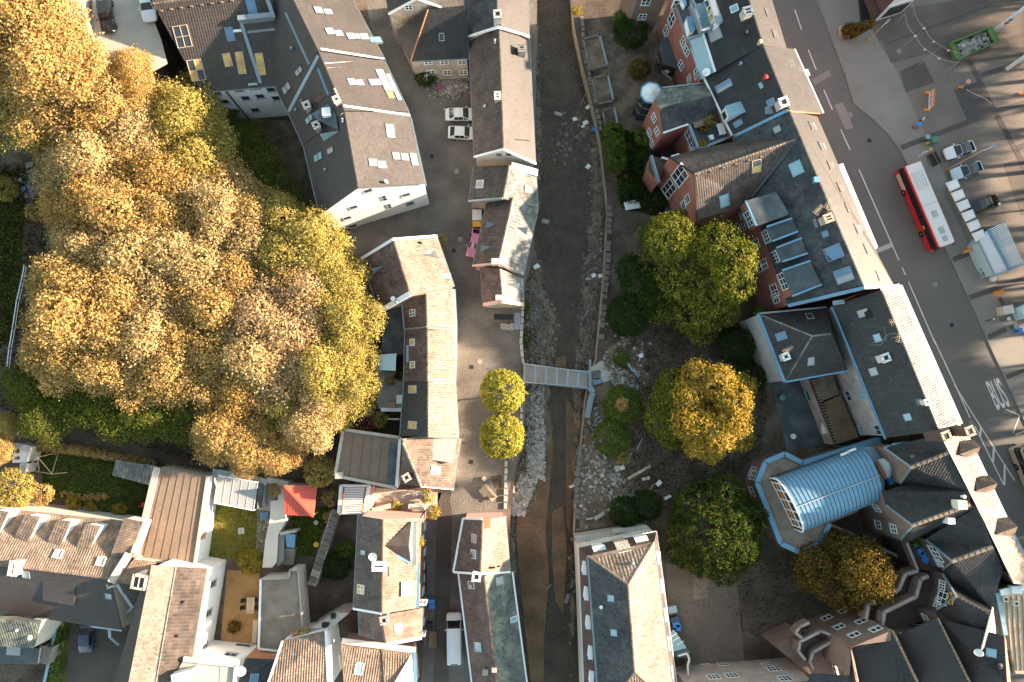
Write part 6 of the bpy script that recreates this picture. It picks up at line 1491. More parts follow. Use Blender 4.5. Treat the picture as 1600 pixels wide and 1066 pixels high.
for a, b, za, zb in ((e6(5, 290), e6(310, 512), 9.5, 12.6), (e6(310, 512), e6(190, 690), 12.6, 9.4), ((1384.5, 789.5), e7(480, 265), 9.3, 12.6), (e7(480, 265), e7(365, 395), 12.6, 9.3), (e7(610, 402), e7(875, 622), 9.4, 12.6), (e7(875, 622), e7(785, 700), 12.6, 9.3), (e6(5, 290), e6(100, 255), 9.5, 9.7), (e7(780, 740), f6(600, 206), 9.5, 12.2), (f6(600, 206), f6(402, 333), 12.2, 9.4), (f6(30, 572), f6(400, 560), 9.6, 9.6)):
    h.bar(a, za, b, zb, .22, .2, 'zinc', 'verge_board', dz=.1)
h.bar(e6(100, 258), 9.8, e6(490, 205), 11.2, .4, .25, 'zinc_blue', 'valley_gutter', dz=.15)
W = 'brick_brown'
h.wall([(e6(100, 255), 9.5), (e6(5, 290), 9.4), (e6(310, 512), 12.5), (e6(190, 690), 9.3)], W, dz=-.05)
h.wall([((1379, 769), 9.2), ((1384.5, 789.5), 9.2), (e7(480, 265), 12.5), (e7(365, 395), 9.2), (e7(430, 437), 9.2)], W, dz=-.05)
h.wall([(e7(610, 402), 9.3), (e7(875, 622), 12.5), (e7(785, 700), 9.2)], 'brick_dark', dz=-.05); h.wall([(e7(785, 740), 9.2), (f6(600, 206), 12.1), (f6(402, 333), 9.3)], 'brick_dark', dz=-.05); h.wall([(f6(402, 333), 9.3), (f6(412, 420), 12.), (f6(395, 560), 9.5), (f6(30, 572), 9.5)], 'brick_dark', dz=-.05)
h.wall([(e8(1242, 690), 9.7), ((1393, 985), 11.9), (f6(30, 572), 9.5)], 'brick_dark', dz=-.05); h.wall([(e8(815, 1000), 9.5), (e8(826, 735), 11.9), (e8(930, 682), 9.7), (e8(1242, 690), 9.7)], W, dz=-.05)
for x, y in ((130, 90), (145, 255), (300, 295)): h.window(e7(x, y), 1., 1.2)
def barred(f, x, y, w=1.8, l=1.5): h.window(f(x, y), w, l, nx=3, ny=2)
barred(e7, 720, 545, 2.0, 1.4); barred(e7, 755, 635, 1., 1.); barred(e7, 790, 960, 2., 1.6); barred(e7, 785, 860, 1., 1.); barred(e7, 740, 1035, 1., 1.)
barred(f6, 205, 470, 2., 1.6); barred(f6, 315, 445, 1.4, 1.); barred(e8, 655, 920, 1.9, 1.6); barred(e8, 745, 890, 1.2, 1.); barred(e8, 585, 965, 1.2, 1.)
for p in (f6(340, 500), e8(760, 960), f6(550, 225)):
    q, n_ = h.hit(p, 'wall'); M = frame_at(q, n_, Vector((0, 0, 1))); MB().box(M @ T(0, 0, .03), 1.4, 1.2, .1).obj('plaster_panel', 'ochre', h.root); MB().bar(M @ Vector((-.7, -.6, .1)), M @ Vector((.7, .6, .1)), .12, .08).obj('timber', 'timber_dark', h.root); MB().bar(M @ Vector((-.7, .6, .1)), M @ Vector((.7, -.6, .1)), .12, .08).obj('timber', 'timber_dark', h.root)
# tall brick facade towards the court and the terraces in front
h.wall([(e8(815, 1000), 12.), (e8(840, 712), 12.), (e8(1236, 546), 12.), (e8(1300, 620), 12.)], W, dz=-.02)
for x, y in ((590, 420), (760, 350), (935, 455), (715, 510), (1080, 535), (865, 590)): h.window(e8(x, y), 1.2, 1.0, 'glass', 'white_paint', 2, 1)
h.roof([(e8(840, 712), 12.02), (e8(1236, 546), 12.02), (e8(1300, 640), 12.02), (e8(930, 690), 12.02)], 'brick_brown', None, name='parapet_top')
fl = [P(e8(*p), 5.0) for p in ((65, 705), (330, 570), (560, 640), (830, 700), (830, 1000), (440, 1000))]; MB().prism(fl[::-1], 0.).obj('lower_block', 'brick_brown', h.root)
def band(path, z, hgt=1.3, th=.45, m=W, cap='brick_pale'):
    ps = [P(p, z) for p in path]
    for a, b in zip(ps, ps[1:]):
        d = (b-a).normalized(); a2_ = a-d*.05; b2_ = b+d*.05
        MB().bar(a2_-Vector((0, 0, hgt/2)), b2_-Vector((0, 0, hgt/2)), th, hgt).obj('terrace_wall', m, h.root); MB().bar(a2_+Vector((0, 0, .03)), b2_+Vector((0, 0, .03)), th*.6, .06).obj('terrace_coping', cap, h.root)
band([e8(340, 620), e8(275, 570), e8(320, 510), e8(410, 468)], 6.6); band([e8(370, 840), e8(305, 755), e8(322, 660), e8(530, 552), e8(685, 612)], 6.6, 1.6); band([e8(450, 930), e8(420, 860), e8(450, 765), e8(662, 645), e8(820, 695)], 6.6, 1.8)
band([e8(980, 430), e8(1008, 290), e8(1180, 205), e8(1310, 130), e8(1365, 0), e7(430, 745), e7(540, 715)], 7.4, 1.5, .6); band([e8(1145, 500), e8(1165, 362), e8(1480, 208), e8(1530, 30), e7(565, 800), e7(640, 770)], 8.2, 1.5, .6)
fl = [P(e8(*p), 6.2) for p in ((990, 420), (1010, 300), (1310, 140), (1400, -40), (1500, 0), (1480, 200), (1170, 360), (1150, 490))]; o = flat('terrace_floor', fl, 'brick_dark', None, h.root)
fl = [P(e8(*p), 7.0) for p in ((1150, 500), (1170, 370), (1480, 215), (1540, 20), (1700, 40), (1620, 430), (1240, 545))]; o = flat('terrace_floor', fl, 'brick_dark', None, h.root)
fl = [P(e7(*p), 6.6) for p in ((430, 440), (610, 402), (790, 690), (780, 740), (545, 700))]; MB().prism(fl, 0.).obj('terrace_block', 'brick_dark', h.root); band([e7(430, 440), e7(535, 705)], 7.4, 1., .4)
unit(h, e7(820, 208), .8, .7, 1.2, 'white_paint', 'roof_box'); unit(h, e6(830, 925), 1.1, 1.0, 1.3, 'render_cream', 'chimney'); h.vent(e6(885, 838), .15, .5, 'white_paint'); h.dish(f6(790, 755), .5, tilt=(-.2, .6, .5)); h.skylight(f6(955, 770), .9, 1., 'glass_teal', 'zinc'); h.vent(f6(1010, 890), .25, .5, 'black')
h.skylight(e6(330, 390), .5, .5, 'glass', 'zinc_dark'); 
h = House('corner_building', 'flat timber-coloured roof of the corner building at the right edge, with two square pots', 'building', base=f6(1180, 560))
fl = [((1557, 926), 10.8), ((1640, 912), 10.8), ((1640, 1056), 10.8), ((1583, 1052), 10.8), ((1570, 992), 10.8)]
h.roof(fl[::-1], 'wood_pale', None, th=.3); h.wall(fl, 'render_grey', closed=True, inset=.05)
h.bar(f6(1035, 165), 10.9, f6(1330, 95), 10.9, .7, .4, 'white_paint', 'parapet'); h.bar((1557, 926), 10.8, (1570, 992), 10.8, .5, .3, 'zinc_teal', 'gutter'); h.bar((1570, 992), 10.8, (1583, 1052), 10.8, .3, .3, 'timber_dark', 'gutter')
for x, y in ((1075, 225), (1180, 268)): unit(h, f6(x, y), .6, .6, .6, 'render_cream', 'chimney'); unit(h, f6(x, y), .3, .3, .66, 'black', 'flue')
for i in range(4): strip(h, f6(1100+i*55, 200), f6(1165+i*45, 950), .06, 'wood', 'roof_joint', .08)
unit(h, f6(1180, 130), 1.3, .9, .7, 'canvas', 'ventilation_unit')
h = House('entrance_roof', 'small cream-ridged dark roof between the brick flats and the timber-coloured corner roof', 'roof', base=f6(1060, 60))
h.roof([(f6(1095, -40), 11.), (f6(1160, 75), 10.2), (f6(1300, 60), 10.2), (f6(1300, -30), 11.)], 'tile_black', None); h.bar(f6(1130, -20), 10.9, f6(1180, 70), 10.9, .3, .2, 'render_cream', 'verge_board'); h.bar(f6(1180, 20), 10.9, f6(1290, 45), 10.9, .3, .2, 'white_paint', 'verge_board'); h.wall([(f6(1095, -40), 11.), (f6(1160, 75), 10.1), (f6(1300, 60), 10.1)], 'brick_brown')
h.roof([(e7(1500, 600), 9.8), (e7(1520, 770), 9.8), (e7(1640, 830), 9.8), (e7(1640, 560), 9.8)], 'zinc_dark', None); h.wall([(e7(1500, 600), 9.8), (e7(1520, 770), 9.8), (e7(1640, 830), 9.8), (e7(1640, 560), 9.8)], 'render_grey', closed=True)

# white commercial building at the top right
h = House('shop_building', 'white-fronted shop building with dark brown side and a blue emblem, cut by the top edge', 'shop', base=g2(300, 130))
b0, b1_, = P(g2(205, 202)), P(g2(462, 122)); up8 = Vector((0, 0, 8.)); dv = Vector((-(b1_-b0).y, (b1_-b0).x, 0)).normalized()*14
h.wall([b0+up8, b1_+up8], 'render_white', dz=0, name='front_wall'); h.wall([b0+up8, b0+up8+dv], 'brick_dark', dz=0, name='side_wall'); h.wall([b1_+up8, b1_+up8+dv], 'render_white', dz=0, name='side_wall'); h.wall([b0+up8+dv, b1_+up8+dv], 'render_white', dz=0, name='rear_wall')
h.roof([b0+up8, b1_+up8, b1_+up8+dv, b0+up8+dv], 'felt', None)
d = (b1_-b0).normalized()
def onfront(s_, z): return b0+d*s_+Vector((0, 0, z))-dv.normalized()*.06
L_ = (b1_-b0).length
o = MB().poly([onfront(.55*L_/3, .5), onfront(.92*L_, .5), onfront(.92*L_, 3.2), onfront(.55*L_/3, 3.2)]).obj('shop_window', 'glass', h.root); MB().bar(onfront(.0, 4.1), onfront(L_, 4.1), .25, .2).obj('fascia', 'white_paint', h.root)
MB().bar(b0+dv*.0+Vector((-.35, 0, 1.)), b0+dv+Vector((-.35, 0, 1.)), .5, 2.).obj('plinth', 'brick_dark', h.root)
e_ = [onfront(L_*(.5+x*.045), 5.2+y*.42)-dv.normalized()*.05 for x, y in ((0, 0), (1.4, .2), (3.4, 3.), (2.2, 3.2), (1.9, 2.3), (.9, 2.6))]; MB().poly(e_).obj('emblem', 'blue_plastic', h.root)
h.bar((1351, 33), .3, (1344, -30), .3, .9, .6, 'black', 'area_railing')
h = House('sun_block_house', 'added unseen long house blocking low sun east of the square, past the right edge', base=(1900, 300))  # added out of view to keep low sun off the square
vs = [Vector((104, -48, 6.5)), Vector((104, 98, 6.5)), Vector((114, 98, 6.5)), Vector((114, -48, 6.5))]; k_ = [Vector((109, -48, 10.)), Vector((109, 98, 10.))]
h.roof([vs[0], k_[0], k_[1], vs[1]], 'tile_brown', None); h.roof([vs[3], vs[2], k_[1], k_[0]], 'tile_brown', None); h.wall([vs[0], k_[0], vs[3], vs[2], k_[1], vs[1]], 'render_cream', closed=True)

# ================================================================== VEGETATION
def crown_mesh(name, lobes, n, leaf=.30, seed=1, per=11, sig=.30, flat_=.9, inner=.12, tsp=.2, low=-.55, keep=.80):
    r = np.random.default_rng(seed)
    Lb = np.array(lobes, dtype=float); C = Lb[:, :3]; R = Lb[:, 3:6]
    w = (R[:, 0]*R[:, 1]+R[:, 0]*R[:, 2]); w /= w.sum()
    nc = int(n/per*1.8); li = r.choice(len(Lb), nc, p=w)
    d = r.normal(0, 1, (nc, 3)); d /= np.linalg.norm(d, axis=1)[:, None]
    ok = d[:, 2] > low; li = li[ok]; d = d[ok]
    rad = 1-np.abs(r.normal(0, inner, len(d)))
    pos = C[li]+d*R[li]*rad[:, None]
    inside = np.zeros(len(pos), bool)
    for k in range(len(Lb)):
        q = np.linalg.norm((pos-C[k])/R[k], axis=1); inside |= (q < keep) & (li != k)
    pos = pos[~inside]; d = d[~inside]
    m = min(len(pos), int(n/per)); pos = pos[:m]; d = d[:m]
    ct = r.normal(.5, tsp, m)
    P_ = np.repeat(pos, per, 0)+r.normal(0, sig, (m*per, 3))*np.array([1, 1, .8])
    D = np.repeat(d, per, 0)
    nn = D*flat_+r.normal(0, .55, D.shape)+np.array([0, 0, .35]); nn /= np.linalg.norm(nn, axis=1)[:, None]
    t = np.cross(nn, r.normal(0, 1, nn.shape)); t /= np.linalg.norm(t, axis=1)[:, None]
    b = np.cross(nn, t)
    s = leaf*r.uniform(.6, 1.3, len(nn)); 
    t = t*s[:, None]*.5; b = b*s[:, None]*.36
    V = np.stack([P_-t, P_-b*.9+t*.1, P_+t, P_+b*.9+t*.1], 1).reshape(-1, 3)
    F = np.arange(len(P_)*4).reshape(-1, 4)
    tone = np.clip(np.repeat(ct, per)+r.normal(0, .13, len(P_)), 0, 1)
    return fast_mesh(name, V, F, tone)
def trunk_mesh(name, h, r0, limbs, seed=1):
    rr = random.Random(seed); mb = MB()
    mb.tube([(0, 0, -.2), (rr.uniform(-.1, .1), rr.uniform(-.1, .1), h*.5), (rr.uniform(-.25, .25), rr.uniform(-.25, .25), h)], [r0*1.25, r0*.8, r0*.35], 7)
    for (x, y, z) in limbs:
        s = Vector((0, 0, h*rr.uniform(.45, .75))); e = Vector((x, y, z)); m = s.lerp(e, .5)+Vector((0, 0, .3))
        mb.tube([s, m, e], [r0*.5, r0*.32, r0*.1], 5)
        for _ in range(2):
            f = e+Vector((rr.uniform(-1, 1), rr.uniform(-1, 1), rr.uniform(.3, 1.2))); mb.tube([m, f], [r0*.2, r0*.05], 4)
    me = bpy.data.meshes.new(name); me.from_pydata(mb.v, [], mb.f); me.update(); me.materials.append(G('bark')); return me
def crown_obj(me, m, parent, name='crown'):
    o = bpy.data.objects.new(name, me); put(o, parent)
    if not me.materials: me.materials.append(G(m))
    o.material_slots[0].link = 'OBJECT'; o.material_slots[0].material = G(m)
    return o
def local_tree(name, label, cat, loc, lobes, m, n, th, tr, group=None, leaf=.3, seed=1, **kw):
    t = thing(name, label, cat, loc, group); t.location = (0, 0, 0)
    a = bpy.data.objects.new('trunk', trunk_mesh('trunk', th, tr, [l[:3] for l in lobes[:5]], seed)); put(a, t); a.matrix_parent_inverse = Matrix.Identity(4)
    c = crown_obj(crown_mesh('crown', lobes, n, leaf, seed, **kw), m, t); c.matrix_parent_inverse = Matrix.Identity(4)
    t.location = loc
    return t
def copy_thing(t, loc, rz, sc, m=None, label=None, group=None):
    c = t.copy(); COL.objects.link(c); c.location = loc; c.rotation_euler = (0, 0, rz); c.scale = (sc, sc, sc)
    if label: c['label'] = label
    if group: c['group'] = group
    for ch in t.children:
        k = ch.copy(); COL.objects.link(k); k.parent = c
        if m and k.name.startswith('crown'): k.material_slots[0].material = G(m)
    return c
def rand_lobes(seed, R, zc, k, rr=.5):
    r = random.Random(seed); L = [(0, 0, zc, R*.78, R*.78, R*.72)]
    for i in range(k):
        a = 2*math.pi*i/k+r.uniform(-.3, .3); d = R*r.uniform(.4, .85); s = R*r.uniform(rr*.75, rr*1.1)
        L.append((d*math.cos(a), d*math.sin(a), zc+r.uniform(-.35, .35)*R, s*r.uniform(.85, 1.25), s*r.uniform(.85, 1.25), s*r.uniform(.7, 1.)))
    for i in range(k//2):
        a = r.uniform(0, 6.28); d = R*r.uniform(.1, .4); s = R*r.uniform(.3, .45); L.append((d*math.cos(a), d*math.sin(a), zc+R*r.uniform(.45, .8), s, s, s))
    return L
# ---- the wood on the slope, six tree forms copied
PAL = {'tan': ('leaf_tan', 'tan-leaved tree in the dense autumn wood left of the white terrace', 'tan trees of the wood'),
       'orange': ('leaf_orange', 'orange-brown tree in the dense autumn wood left of the white terrace', 'orange trees of the wood'),
       'gold': ('leaf_gold', 'golden-leaved tree in the dense autumn wood on the left', 'golden trees of the wood'),
       'lime': ('leaf_lime', 'yellow-green tree along the edge of the autumn wood', 'yellow-green trees of the wood'),
       'pink': ('leaf_pink', 'pinkish pale-leaved tree in the autumn wood near the curved row', 'pinkish trees of the wood'),
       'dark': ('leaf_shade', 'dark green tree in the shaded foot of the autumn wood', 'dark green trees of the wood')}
protos = []
for i in range(6):
    R = 3.5; zc = 8.6
    t = local_tree('broadleaf_tree', 'tree', 'tree', (0, 0, 0), rand_lobes(40+i, R, zc, 11, .46), 'leaf_tan', 16000, 7.5, .22, seed=60+i, leaf=.25, sig=.32, per=8, tsp=.2, inner=.16)
    protos.append(t)
WOOD = [ # px, py, palette, scale
 (-25, 40, 'gold', 1.1), (40, 20, 'gold', 1.05), (88, 45, 'gold', .9), (15, 90, 'gold', 1.1), (70, 95, 'gold', 1.05), (118, 98, 'gold', .8), (-10, 150, 'lime', 1.1), (45, 150, 'gold', 1.1), (100, 150, 'tan', 1.0), (150, 135, 'gold', .95), (205, 110, 'orange', .6),
 (160, 180, 'orange', 1.0), (115, 210, 'orange', 1.0), (205, 160, 'gold', .9), (245, 150, 'lime', .95), (285, 180, 'lime', .95), (325, 210, 'lime', .85), (215, 215, 'tan', 1.05), (265, 225, 'lime', .95), (310, 250, 'lime', .9), (155, 250, 'tan', 1.05), (95, 275, 'tan', 1.0),
 (205, 275, 'orange', 1.0), (255, 280, 'orange', 1.05), (300, 300, 'tan', 1.0), (350, 285, 'gold', .85), (350, 325, 'tan', 1.0), (90, 330, 'orange', .9), (140, 320, 'orange', 1.0), (195, 335, 'gold', 1.05), (250, 340, 'gold', 1.0), (300, 355, 'gold', 1.0),
 (395, 335, 'gold', .95), (440, 350, 'lime', 1.0), (395, 385, 'tan', 1.0), (345, 380, 'tan', 1.0), (480, 385, 'lime', .95), (440, 405, 'lime', 1.0), (525, 410, 'lime', .95), (485, 430, 'gold', 1.0), (555, 445, 'lime', .9),
 (110, 385, 'tan', 1.0), (165, 390, 'tan', 1.1), (220, 400, 'tan', 1.1), (275, 410, 'tan', 1.1), (325, 430, 'tan', 1.05), (375, 435, 'gold', 1.0), (430, 455, 'pink', 1.0), (480, 475, 'pink', 1.0), (530, 460, 'lime', 1.0), (565, 495, 'lime', .95),
 (85, 440, 'gold', 1.0), (135, 445, 'gold', 1.1), (190, 455, 'gold', 1.1), (245, 460, 'tan', 1.1), (300, 475, 'gold', 1.05), (350, 490, 'gold', 1.0), (400, 500, 'pink', 1.0), (450, 515, 'pink', 1.05), (505, 515, 'pink', 1.05), (550, 535, 'lime', 1.0), (575, 560, 'lime', .85),
 (80, 495, 'gold', 1.0), (130, 505, 'gold', 1.1), (185, 515, 'gold', 1.1), (240, 520, 'tan', 1.1), (295, 535, 'gold', 1.0), (345, 545, 'gold', 1.0), (395, 555, 'tan', 1.0), (430, 575, 'pink', 1.0), (480, 575, 'pink', 1.05), (530, 580, 'lime', 1.0), (570, 605, 'lime', .9),
 (60, 545, 'gold', .9), (115, 560, 'gold', .9), (175, 565, 'gold', 1.0), (215, 585, 'gold', .95), (275, 580, 'gold', .95), (330, 595, 'gold', .9), (385, 605, 'orange', .85), (520, 625, 'pink', .95), (450, 625, 'lime', .8), (510, 665, 'tan', .9), (545, 640, 'lime', .75),
 (345, 675, 'gold', .85), (390, 685, 'gold', .75), (430, 660, 'lime', .6), (435, 712, 'gold', .55), (392, 718, 'gold', .5),
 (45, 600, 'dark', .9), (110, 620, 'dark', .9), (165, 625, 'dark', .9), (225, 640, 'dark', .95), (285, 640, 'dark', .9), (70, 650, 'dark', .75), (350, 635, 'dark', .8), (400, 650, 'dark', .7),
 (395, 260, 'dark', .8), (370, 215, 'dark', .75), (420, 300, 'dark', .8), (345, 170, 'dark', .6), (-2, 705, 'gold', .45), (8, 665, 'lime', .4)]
rw = random.Random(5)
MARK = [('the white gable', (560, 340)), ('the shaded white wall', (390, 165)), ('the parked black car', (167, 30)), ('the flat brown garage', (290, 740)), ('the corrugated shed', (210, 735)), ('the white carport', (370, 760)), ('the timber deck', (610, 600)), ('the flat felt roof', (570, 700)), ('the white railing', (25, 470)), ('the swing frame', (70, 725)), ('the first house of the curved row', (610, 440)), ('the path by the left lawn', (45, 280)), ('the top left corner', (0, 0)), ('the middle of the wood', (290, 430))]
ORD = ['nearest', 'second nearest', 'third nearest', 'fourth nearest', 'fifth nearest', 'sixth nearest', 'seventh nearest', 'eighth nearest', 'ninth nearest', 'tenth nearest', 'eleventh nearest', 'twelfth nearest', 'thirteenth nearest', 'fourteenth nearest']
HUE = {'tan': 'tan', 'orange': 'orange-brown', 'gold': 'golden', 'lime': 'yellow-green', 'pink': 'pinkish', 'dark': 'dark green'}
near = []
for x, y, pal, sc in WOOD: k = min(range(len(MARK)), key=lambda k: math.hypot(MARK[k][1][0]-x, MARK[k][1][1]-y)); near.append((k, math.hypot(MARK[k][1][0]-x, MARK[k][1][1]-y)))
for i, (x, y, pal, sc) in enumerate(WOOD):
    m, lab, grp = PAL[pal]; src = protos[i % 6]
    rk = sum(1 for j in range(len(WOOD)) if near[j][0] == near[i][0] and WOOD[j][2] == pal and near[j][1] < near[i][1])
    lab = '%s wood tree, %s of its colour to %s' % (HUE[pal], ORD[rk], MARK[near[i][0]][0])
    low = .62 if pal == 'dark' else 1.; wide = 1.16 if 60 < x < 500 else 1.
    if x > 480: x -= 22
    if x < 115 and 230 < y < 580: x += 24
    sc2 = sc*rw.uniform(.92, 1.12); up_ = 0.
    for _ in range(4): c = P((x, y), 8.4*sc2*low+up_); up_ = max(0., hill(c.x, c.y)-1.5)
    c.z = up_
    if i < 6: o = src; o['label'] = lab; o['group'] = grp; o.location = c; o.rotation_euler.z = rw.uniform(0, 6.28); o.scale = (sc2*wide, sc2*wide, sc2)
    else:
        o = copy_thing(src, c, rw.uniform(0, 6.28), sc2, m, lab, grp)
        o.scale = (sc2*wide, sc2*wide, sc2*low)
    for ch in o.children:
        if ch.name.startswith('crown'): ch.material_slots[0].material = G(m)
# trees past the right edge that shade the square and the street
for i in range(76):
    y = -38+(i % 19)*6.6+rw.uniform(-2., 2.); x = 84+(i//19)*6+rw.uniform(-2, 2)
    if rw.random() < .08: continue
    copy_thing(protos[i % 6], Vector((x, y, 0)), rw.uniform(0, 6.28), rw.uniform(1.3, 1.6), 'leaf_gold', 'tall golden tree of the row east of the square, past the right edge', 'row of trees east of the square')

for i in [k for k in range(24) if k % 3]: copy_thing(protos[i % 6], Vector((80+rw.uniform(-1.5, 1.5), -36+i*5., 0)), rw.uniform(0, 6.28), rw.uniform(.62, .8), 'leaf_gold', 'added unseen low tree blocking sun under the tall row, past the right edge', 'added low shade trees east of the square')  # low trees added out of view to stop sun under the tall crowns
# ---- single trees, lobes measured in the photograph
def tree_px(name, label, base, lobes, m, n, th=5., tr=.25, cat='tree', group=None, **kw):
    b = P(base, 0); L = []
    for (x, y, z, r, *rz) in lobes:
        c = P((x, y), z); L.append((c.x-b.x, c.y-b.y, z, r, r, rz[0] if rz else r*.9))
    return local_tree(name, label, cat, b, L, m, n, th, tr, group, **kw)
tree_px('broadleaf_tree', 'big green tree with sun put into its yellow leaf colour, crown tops sunlit, between river wall and brick row', (1060, 460),
        [(1048, 372, 9.5, 3.0), (1075, 345, 4.8, 2.0), (1125, 385, 10.0, 3.0), (1150, 405, 10.5, 2.7), (1150, 440, 10.0, 2.4), (1065, 430, 5.8, 3.6), (1105, 455, 6.0, 3.5), (1085, 490, 4.4, 2.8), (1022, 415, 4.3, 2.4), (1020, 370, 3.8, 2.0), (1125, 480, 4.3, 2.6), (1085, 400, 6.0, 3.0), (1035, 475, 3.3, 2.4), (1095, 515, 2.8, 2.0), (1140, 420, 10.6, 2.2)], 'leaf_green_sun', 30000, 6.5, .35, seed=5, leaf=.30, sig=.24, tsp=.2)
tree_px('broadleaf_tree', 'wide dark green shrubby tree under the big green tree, beside the round clipped bush', (1000, 450),
        [(1000, 445, 4, 2.4), (985, 420, 3.5, 1.8), (1020, 470, 4, 2.2), (1015, 440, 4.5, 2)], 'leaf_dark', 7000, 3, .15, seed=6, leaf=.28, sig=.24)
tree_px('broadleaf_tree', 'yellow-orange tree with a dark hollow in its sunlit crown, in the paved court', (1098, 640),
        [(1092, 590, 6.4, 2.2), (1123, 599, 7.4, 2.3), (1146, 626, 7.4, 2.3), (1144, 658, 7.2, 2.3), (1123, 680, 6.9, 2.2), (1092, 689, 5.9, 2.0), (1074, 658, 6.4, 2.2), (1072, 617, 6.4, 2.2), (1096, 662, 6.8, 2.0), (1155, 685, 4.9, 1.5), (1159, 604, 4.9, 1.6), (1110, 703, 4.9, 1.6), (1105, 640, 4.9, 1.8)], 'leaf_amber', 26000, 5.5, .3, seed=8, leaf=.30, sig=.24, tsp=.2)
tree_px('broadleaf_tree', 'low dark green tree leaning against the yellow-orange tree', (1045, 640),
        [(1045, 620, 5, 2.2), (1035, 655, 4.5, 2.2), (1050, 600, 5, 1.8), (1050, 680, 4, 1.7)], 'leaf_green_sun', 8000, 3.5, .18, seed=9, leaf=.28, sig=.24, tsp=.15)
tree_px('broadleaf_tree', 'large dense dark green dome of a tree beside the octagonal hall', (1120, 825),
        [(1117, 828, 3.0, 6.0, 5.2), (1085, 790, 4.5, 2.6), (1130, 775, 4.8, 2.8), (1165, 810, 4.8, 2.6), (1150, 855, 4.8, 2.8), (1105, 830, 6.2, 2.8), (1075, 835, 4.5, 2.4), (1100, 870, 4.3, 2.6), (1140, 820, 6.0, 2.6), (1070, 860, 2.5, 2.2), (1130, 890, 3.0, 2.)], 'leaf_dome', 30000, 4.5, .35, seed=11, leaf=.26, sig=.17, per=9, tsp=.2, inner=.06, flat_=1.2)
tree_px('broadleaf_tree', 'russet tree with one sunlit golden corner in the courtyard of the brick flats', (1310, 890),
        [(1275, 880, 5.0, 2.6), (1300, 905, 5.0, 2.8), (1330, 870, 6.0, 2.6), (1355, 895, 9.0, 2.8), (1320, 925, 5.0, 2.4), (1370, 915, 8.6, 2.), (1310, 860, 5.2, 2.4), (1265, 900, 4.0, 1.8), (1345, 925, 5.8, 2.2), (1350, 865, 6.0, 2.)], 'leaf_russet', 24000, 5, .28, seed=12, leaf=.28, sig=.26, tsp=.2)
tree_px('ball_tree', 'upper of the two round clipped lime trees by the footbridge', (784, 618), [(785, 612, 4.6, 2.75, 2.5), (775, 600, 5.2, 1.6), (797, 606, 5.2, 1.6), (792, 625, 5, 1.6), (776, 624, 5, 1.5)], 'leaf_ball', 11000, 3.2, .16, seed=14, leaf=.26, sig=.14, inner=.07, flat_=1.2)
tree_px('ball_tree', 'lower of the two round clipped lime trees, beside the stone-pitched bank', (782, 684), [(784, 682, 4.6, 2.75, 2.5), (774, 674, 5.2, 1.6), (795, 672, 5.2, 1.6), (794, 692, 5, 1.6), (775, 695, 5, 1.5)], 'leaf_ball', 11000, 3.2, .16, seed=15, leaf=.26, sig=.14, inner=.07, flat_=1.2)
def bush(label, p, r, z, m, n=None, name='bush', sq=.85, lob=None, group=None, leaf=.2, cat='bush', **kw):
    b = P(p, 0)
    L = [(0, 0, z, r, r, r*sq)]
    rr = random.Random(int(p[0]*7+p[1]))
    for i in range(5): a = rr.uniform(0, 6.28); L.append((r*.5*math.cos(a), r*.5*math.sin(a), z+r*.3*rr.uniform(-.3, 1), r*.5, r*.5, r*.45))
    if lob: L += lob
    n = n or int(900*r*r)+300
    return local_tree(name, label, cat, P((p[0], p[1]), z)*1-Vector((0, 0, z)), L, m, n, max(z, .4), .06+.03*r, group, leaf=leaf, seed=int(p[0]+p[1]), sig=.14, per=8, **kw)
bush('round clipped dark green bush at the head of the broken river wall', (981, 492), 2.75, 2.0, 'leaf_dark', 9000, inner=.05)
bush('upper dark green bush with an orange patch, beside the footbridge rubble', (972, 634), 2.6, 2.2, 'leaf_green', 8000)
bush('lower dark green bush running into a yellow-green tail above the rubble', (955, 684), 2.4, 1.9, 'leaf_green', 7000)
bush('small orange-leaved spot on the crown of the upper rubble bush', (972, 632), .75, 4.4, 'leaf_orange', 700)
bush('thin yellow-green sapling leaning from the lower rubble bush', (972, 712), .9, .8, 'leaf_lime', 900)
bush('small green bush in the rubble right of the footbridge', (970, 558), 1.1, .9, 'leaf_green')
for l, x, y, r in (('upper', 958, 208, 1.5), ('middle', 960, 230, 1.6), ('lower', 962, 252, 1.5)): bush(l+' of three tall green hedge bushes beside the river wall', (x, y), r, 1.5, 'leaf_green', 2600, group='hedge bushes by the river wall')
bush('dark bush below the mossy gabled wing', (1010, 255), 1.8, 1.2, 'leaf_dark'); bush('bare brown shrub on the river bank wall', (962, 272), 1.6, 1.0, 'leaf_russet', 500); bush('dark low shrubs around the white board on the dark lawn', (985, 300), 1.7, .8, 'leaf_dark'); bush('round dark low shrub alone in the gravel garden', (999, 109), 1.35, .7, 'leaf_russet', 2600, inner=.04)
bush('broad dark shrub at the top of the gravel garden', (985, 50), 2.4, 1.4, 'leaf_dark'); bush('light green shrub beside the broad dark shrub in the gravel garden', (972, 32), 1.3, 1.6, 'leaf_green')
bush('yellow flowering plant on the river wall top', (901, 17), .6, .8, 'leaf_yellow')
bush('dark ivy growth between the court and the grey rendered wall', (1150, 540), 2.6, 1.6, 'leaf_dark'); bush('dark shrub under the grey rendered wall', (1175, 590), 1.9, 1.2, 'leaf_dark'); bush('dark shrub at the corner of the mansard terrace', (975, 800), 2.0, 1.0, 'leaf_dark'); bush('dark overgrown shrub between the rubble and the dome tree', (1010, 790), 2.0, .9, 'leaf_dark')
bush('green climber at the foot of the mossy gabled wing', (1005, 215), 1.2, 1.6, 'leaf_green'); bush('planted greenery on the brick terrace below the zinc dormers', (1190, 490), .9, 5, 'leaf_green')
